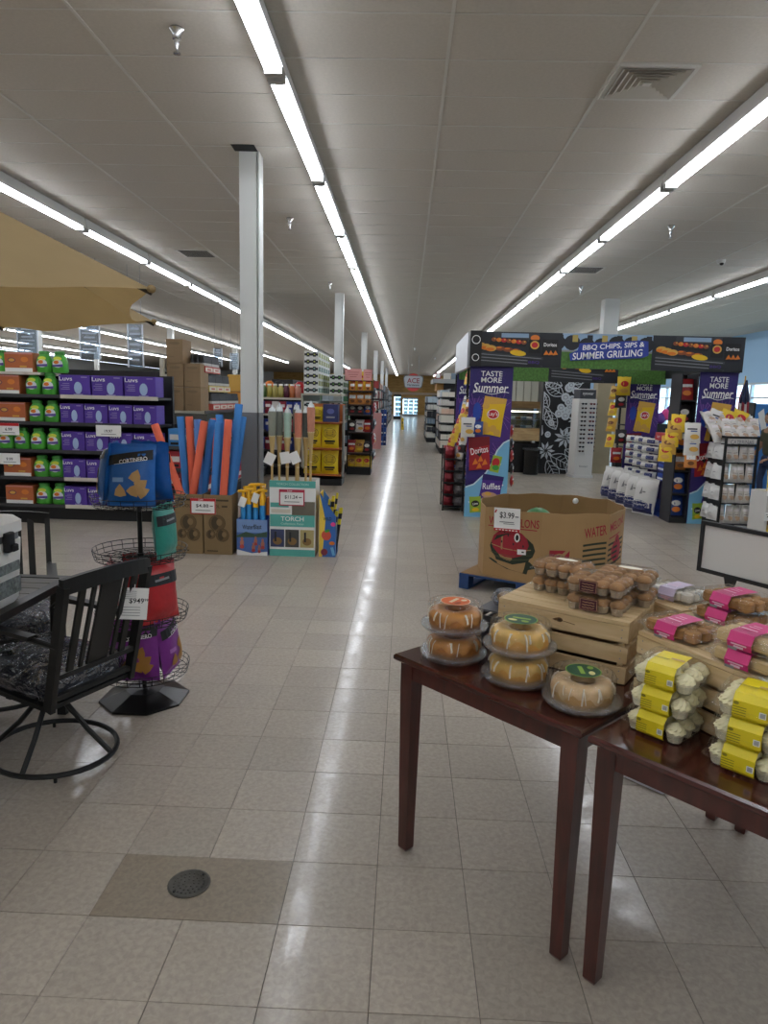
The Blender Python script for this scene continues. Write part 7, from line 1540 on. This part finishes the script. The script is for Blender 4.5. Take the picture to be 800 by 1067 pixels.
put1(MQ, 'muffin pack without plum label, lower of the two at the melon bin side', .145, .235, 0, 'muffin packs', .060, -3); put1(MQ, 'muffin pack with cream oval label, upper of the two at the melon bin side', .145, .235, 1, 'muffin packs', .060, -4)
put1(MQ, 'muffin pack behind the plum-labelled ones, lower', .37, .262, 0, 'muffin packs', .060, 3); put1(MQ, 'muffin pack behind the plum-labelled ones, upper', .366, .262, 1, 'muffin packs', .060, 0)
# ---- yellow cupcake packs
fro = mat('frosting', 'fcf2c4', .5, var=.03, vs=30); ccup = mat('cupcake_cup', 'f0e6c2', .6, var=.04, vs=30)
def cupcake_mesh():
    g = G(); n = 16; rs = []
    for r_, z in ((.017, 0), (.0225, .026)): rs.append([(r_*(1+(.05 if i % 2 else -.03))*math.cos(2*math.pi*i/n), r_*(1+(.05 if i % 2 else -.03))*math.sin(2*math.pi*i/n), z) for i in range(n)])
    g.loft(rs, ccup, None, False); c = g.mesh('paper_cup'); g = G(); vs = []; fs = []; n = 20; m = 7
    for k in range(m):
        z = .025+.0045*k*.95; r_ = (.0245, .0255, .0225, .021, .0155, .011, .004)[k]
        for i in range(n): a = 2*math.pi*i/n+.3*k; q_ = r_*(1+.09*math.cos(10*(a-.3*k)+k*.9)); vs.append((q_*math.cos(a), q_*math.sin(a), z))
    for k in range(m-1):
        for i in range(n): j = (i+1) % n; fs.append((k*n+i, k*n+j, (k+1)*n+j, (k+1)*n+i))
    fs.append(tuple((m-1)*n+i for i in range(n))); g.add(vs, fs, fro, None, True); return g.mesh('cupcake'), c
cc_me, cw_me = cupcake_mesh(); ylab = mat('label_yellow', 'e8d320', .4)
def ysleeve(wd, dp, h):
    g = G(); a = .038; y0 = -dp/2-.004; t = .0012
    pr = [(y0+.006, .006), (y0-.001, .014), (y0-.001, h-.016), (y0+.012, h+.001), (.0, h+.003), (dp*.22, h+.002)]
    vs = [(x, y, z) for y, z in pr for x in (-a, a)]; g.add(vs, [(2*k, 2*k+1, 2*k+3, 2*k+2) for k in range(len(pr)-1)], ylab); s_ = g.mesh('yellow_sleeve')
    P = Print(.0004); gp = mat('label_olive', '8f8420', .5); P.rect(.028, -.004, .015, .015, paper, 0); P.rect(.028, -.004, .011, .011, mat('label_grey', 'a9a9a4', .5)); P.ell(-.030, .012, .006, .004, gp)
    for k in range(4): P.rect(-.022, .003-.006*k, .03, .0018, gp)
    Q = Print(.0004); Q.rect(-.02, -.003, .045, .003, gp); Q.rect(-.02, -.010, .04, .002, gp); Q.rect(.02, .006, .035, .012, mat('label_tan', 'c9a45a', .5))
    return [('yellow_sleeve', s_, None, None), ('sleeve_print', P.mesh('sleeve_print'), TR(0, y0-.001, h*.5), len_holder[0]), ('sleeve_print', Q.mesh('sleeve_print'), TR(0, -dp*.16, h+.0035, 0, R(-90)), len_holder[0])]
len_holder = [3*3*2+2]
CP = pack('cupcake_pack', 'cupcake pack', 3, 3, .053, .066, cc_me, cw_me, 'cupcake', 'paper_cup', ysleeve)
for base, nm, da in ((Vector((.755, 1.862, 0)), 'next to the single ring cake', 2), (Vector((.905, 1.683, 0)), 'farther from the ring cakes', 4)):
    for k in range(3): CP.put('cupcake pack with yellow sleeve, %s of the stack %s' % (('lowest', 'middle', 'top')[k], nm), (base.x+.002*k, base.y-.002*k, TZ+.001+.0712*k), TA+R(da+(-2, 1, 3)[k]), 'yellow cupcake packs', scale=1.03)
# ---- cookie packs with pink sleeves
cook = mat('cookie_brown', 'a8783f', .75, var=.2, vs=40, bump=.3, bs=60); blond = mat('cookie_pale', 'cdb07c', .75, var=.12, vs=30, bump=.2, bs=50); pinkl = mat('label_pink', 'cf2f78', .4); pinkw = mat('label_pink_pale', 'ecc3d6', .45)
def cookpack(wd, dp, h, body, nx, ny, name='cookie_pack', slv=None):
    parts = []; g = G(); g.loft([rr(wd-.02, dp-.02, .02, .0), rr(wd-.01, dp-.01, .02, h*.42), rr(wd+.008, dp+.008, .02, h*.44), rr(wd+.008, dp+.008, .02, h*.48)], pet, None, True, True, False); parts.append(('clam_tray', g.mesh('clam_tray'), None, None))
    cw_, cd_ = (wd-.03)/nx, (dp-.03)/ny; g = G(); g.rbox(cw_-.003, cd_-.003, h*.7, min(cw_, cd_)*.3, body, None, .006); cm = g.mesh('cookie')
    for i in range(nx):
        for j in range(ny): parts.append(('cookie', cm, TR((i-(nx-1)/2)*cw_, (j-(ny-1)/2)*cd_, .004, R((i+j) % 3-1)), None))
    g = G(); g.loft([rr(wd+.006, dp+.006, .02, h*.48), rr(wd-.006, dp-.006, .02, h*.54), rr(wd-.02, dp-.02, .02, h-.004), rr(wd-.04, dp-.04, .015, h)], petl, None, True, False, True); parts.append(('clam_lid', g.mesh('clam_lid'), None, None))
    a = wd*.17; y0 = -dp/2-.006; pr = [(y0+.006, .004), (y0, h*.46), (y0+.003, h*.55), (y0+.013, h-.002), (0, h+.002), (dp*.3, h+.0015)]; g = G(); vs = [(x, y, z) for y, z in pr for x in (-a, a)]; g.add(vs, [(2*k, 2*k+1, 2*k+3, 2*k+2) for k in range(len(pr)-1)], slv or pinkl); parts.append(('paper_sleeve', g.mesh('paper_sleeve'), None, None)); si = len(parts)-1
    P = Print(.0004); P.rect(0, h*.36, a*1.3, .004, pinkw); P.rect(0, h*.22, a*.8, .006, pinkw); P.rect(-a*.5, h*.1, a*.8, h*.16, greyp); parts.append(('sleeve_print', P.mesh('sleeve_print', lambda x, z: y0+.003*(1-z/(h*.46))), None, si))
    Q = Print(.0004); Q.rect(a*.3, dp*.16, a*1.1, dp*.2, pinkw) if False else None; Q.rect(0, -dp*.25, a*1.3, .006, pinkw); Q.rect(0, -dp*.1, a*.9, .004, pinkw); Q.rect(.0, .0, a*.7, .004, pinkw); parts.append(('sleeve_print', Q.mesh('sleeve_print'), TR(0, 0, h+.0025, 0, R(-90)), si))
    return Proto(name, 'cookie pack', None, parts)
KA = cookpack(.21, .16, .05, cook, 4, 3); KB = cookpack(.20, .15, .050, blond, 2, 3)
p2 = lambda proto, lab, u, v, lev, dh=.052, rz=0: put1(proto, lab, u, v, lev, 'cookie packs', dh, rz, C2, u2, v2, a2)
p2(KA, 'brown cookie pack with pink sleeve alone at the muffin end of its crate', .082, .095, 0, rz=4)
p2(KB, 'pale cookie pack with pink sleeve, lower of the pair on the crate edge', .335, .08, 0, rz=4); p2(KB, 'pale cookie pack with pink sleeve, upper of the pair on the crate edge', .335, .082, 1, rz=5)
p3 = lambda proto, lab, u, v, lev, rz=0: put1(proto, lab, u, v, lev, 'cookie packs', .052, rz, C3, u2, v2, a2)
p3(KA, 'cookie pack with pink sleeve on the rear crate, nearer the muffins, lower', .125, .10, 0, 4); p3(KA, 'cookie pack with pink sleeve on the rear crate, nearer the muffins, upper', .135, .11, 1, -2)
p3(KB, 'pale cookie pack with pink sleeve beside the sign foot on the rear crate', .385, .16, 0, 3)
# a pack of white treats behind the muffins, on the table beyond
tz_ = TZ+.001
stand_p = C3+u2*(-.135)+v2*.15
crate('small pine crate under the white cookies, behind the muffin packs', stand_p-u2*.12-v2*.115, a2, .24, .24, CH_)
KW = cookpack(.19, .14, .05, mat('cookie_white', 'ddd5c8', .6, var=.1, vs=40), 4, 3, 'cookie_pack', mat('label_lilac', 'cdbfd6', .45)); KW.put('pack of white iced cookies on the small crate behind the muffins', (stand_p.x, stand_p.y, z_+.0015), a2+R(8), 'cookie packs')
# ---- blank sign on its stand
SL_ = .42; SH_ = .19; s0 = Vector((1.115, 2.585, 0)); su = Vector((.5, -.866, 0)); sa = math.atan2(su.y, su.x)
zb = 1.052; sgn_t = thing('blank_sign', 'blank white sign board in a black frame standing on the rear crate', 'sign', (s0.x, s0.y, 0), sa); st_x = .135
for nm, b in (('frame', (0, SL_, -.008, .012, zb, zb+.014)), ('frame', (0, SL_, -.008, .012, zb+SH_-.014, zb+SH_)), ('frame', (0, .014, -.008, .012, zb+.014, zb+SH_-.014)), ('frame', (SL_-.014, SL_, -.008, .012, zb+.014, zb+SH_-.014))): obj(nm, G().box(*b, blackmat), sgn_t)
obj('board', G().box(.014, SL_-.014, -.002, .006, zb+.014, zb+SH_-.014, mat('board_white', 'cfcdc8', .35)), sgn_t)
g = G(); g.tube([(st_x, .002, z_+.004), (st_x, .002, zb)], .007, blackmat, 8); g.loft([[(st_x-.012, -.008, zb-.03), (st_x+.012, -.008, zb-.03), (st_x+.012, .012, zb-.03), (st_x-.012, .012, zb-.03)], [(st_x-.02, -.008, zb), (st_x+.02, -.008, zb), (st_x+.02, .012, zb), (st_x-.02, .012, zb)]], blackmat, None, False); obj('stem', g, sgn_t)
obj('foot', G().lathe([(.05, 0), (.048, .006), (.008, .008)], blackmat, 20, (st_x, .002, z_+.001)), sgn_t)
# ---- black bread tray with bagged rolls behind the first cakes
bt = thing('bread_tray', 'dark grey slotted bread tray on the table between the cakes and the crate', 'tray', (.43, 2.575, TZ+.001), a1); grt = mat('tray_grey', '3a3a3c', .45)
obj('floor_plate', G().box(-.10, .07, -.10, .12, 0, .012, grt), bt)
for k in range(3):
    for y_ in (-.105, .117): obj('rail', G().box(-.10, .07, y_, y_+.008, .014+.034*k, .036+.034*k, grt), bt)
    for x_ in (-.108, .07): obj('rail', G().box(x_, x_+.008, -.10, .12, .014+.034*k, .036+.034*k, grt), bt)
for x_ in (-.104, .066):
    for y_ in (-.101, .113): obj('corner', G().box(x_-.004, x_+.012, y_-.004, y_+.012, 0, .122, grt), bt)
g = G(); g.box(-.10, .07, -.10, .115, .121, .127, mat('tray_lid', '55565a', .4)); obj('cover', g, bt)
rolls = thing('bag_of_rolls', 'clear plastic bag of bread rolls lying on the bread tray', 'bread', (.435, 2.575, TZ+.129), a1); rollm = mat('bread_roll', 'b88a52', .7, var=.15, vs=30)
for i in range(2):
    g = G(); g.ell((0, 0, .026), .036, .032, .026, rollm, 12, 8); obj('roll', g, rolls, (-.035+.066*i, .01*(i % 2), 0))
g = G(); rnd = random.Random(8); rs = []
for w_, d_, z in ((.15, .085, .0), (.17, .10, .02), (.15, .085, .05), (.1, .04, .06)): rs.append([(x+rnd.uniform(-.006, .006), y+rnd.uniform(-.006, .006), zz+rnd.uniform(0, .004)) for x, y, zz in rr(w_, d_, .03, z, 5)])
g.loft(rs, wrap); obj('bag_film', g, rolls)
# white appliance lid seen under the second table
wp = on(672, 812, 0.02); g = G(); g.rbox(.32, .12, .03, .01, mat('floor_white', 'd2d5da', .4)); thing('floor_board', 'flat pale board lying on the floor under the cupcake table', 'board', (on(662, 808).x, on(662, 808).y, .001), R(-46), None, g)
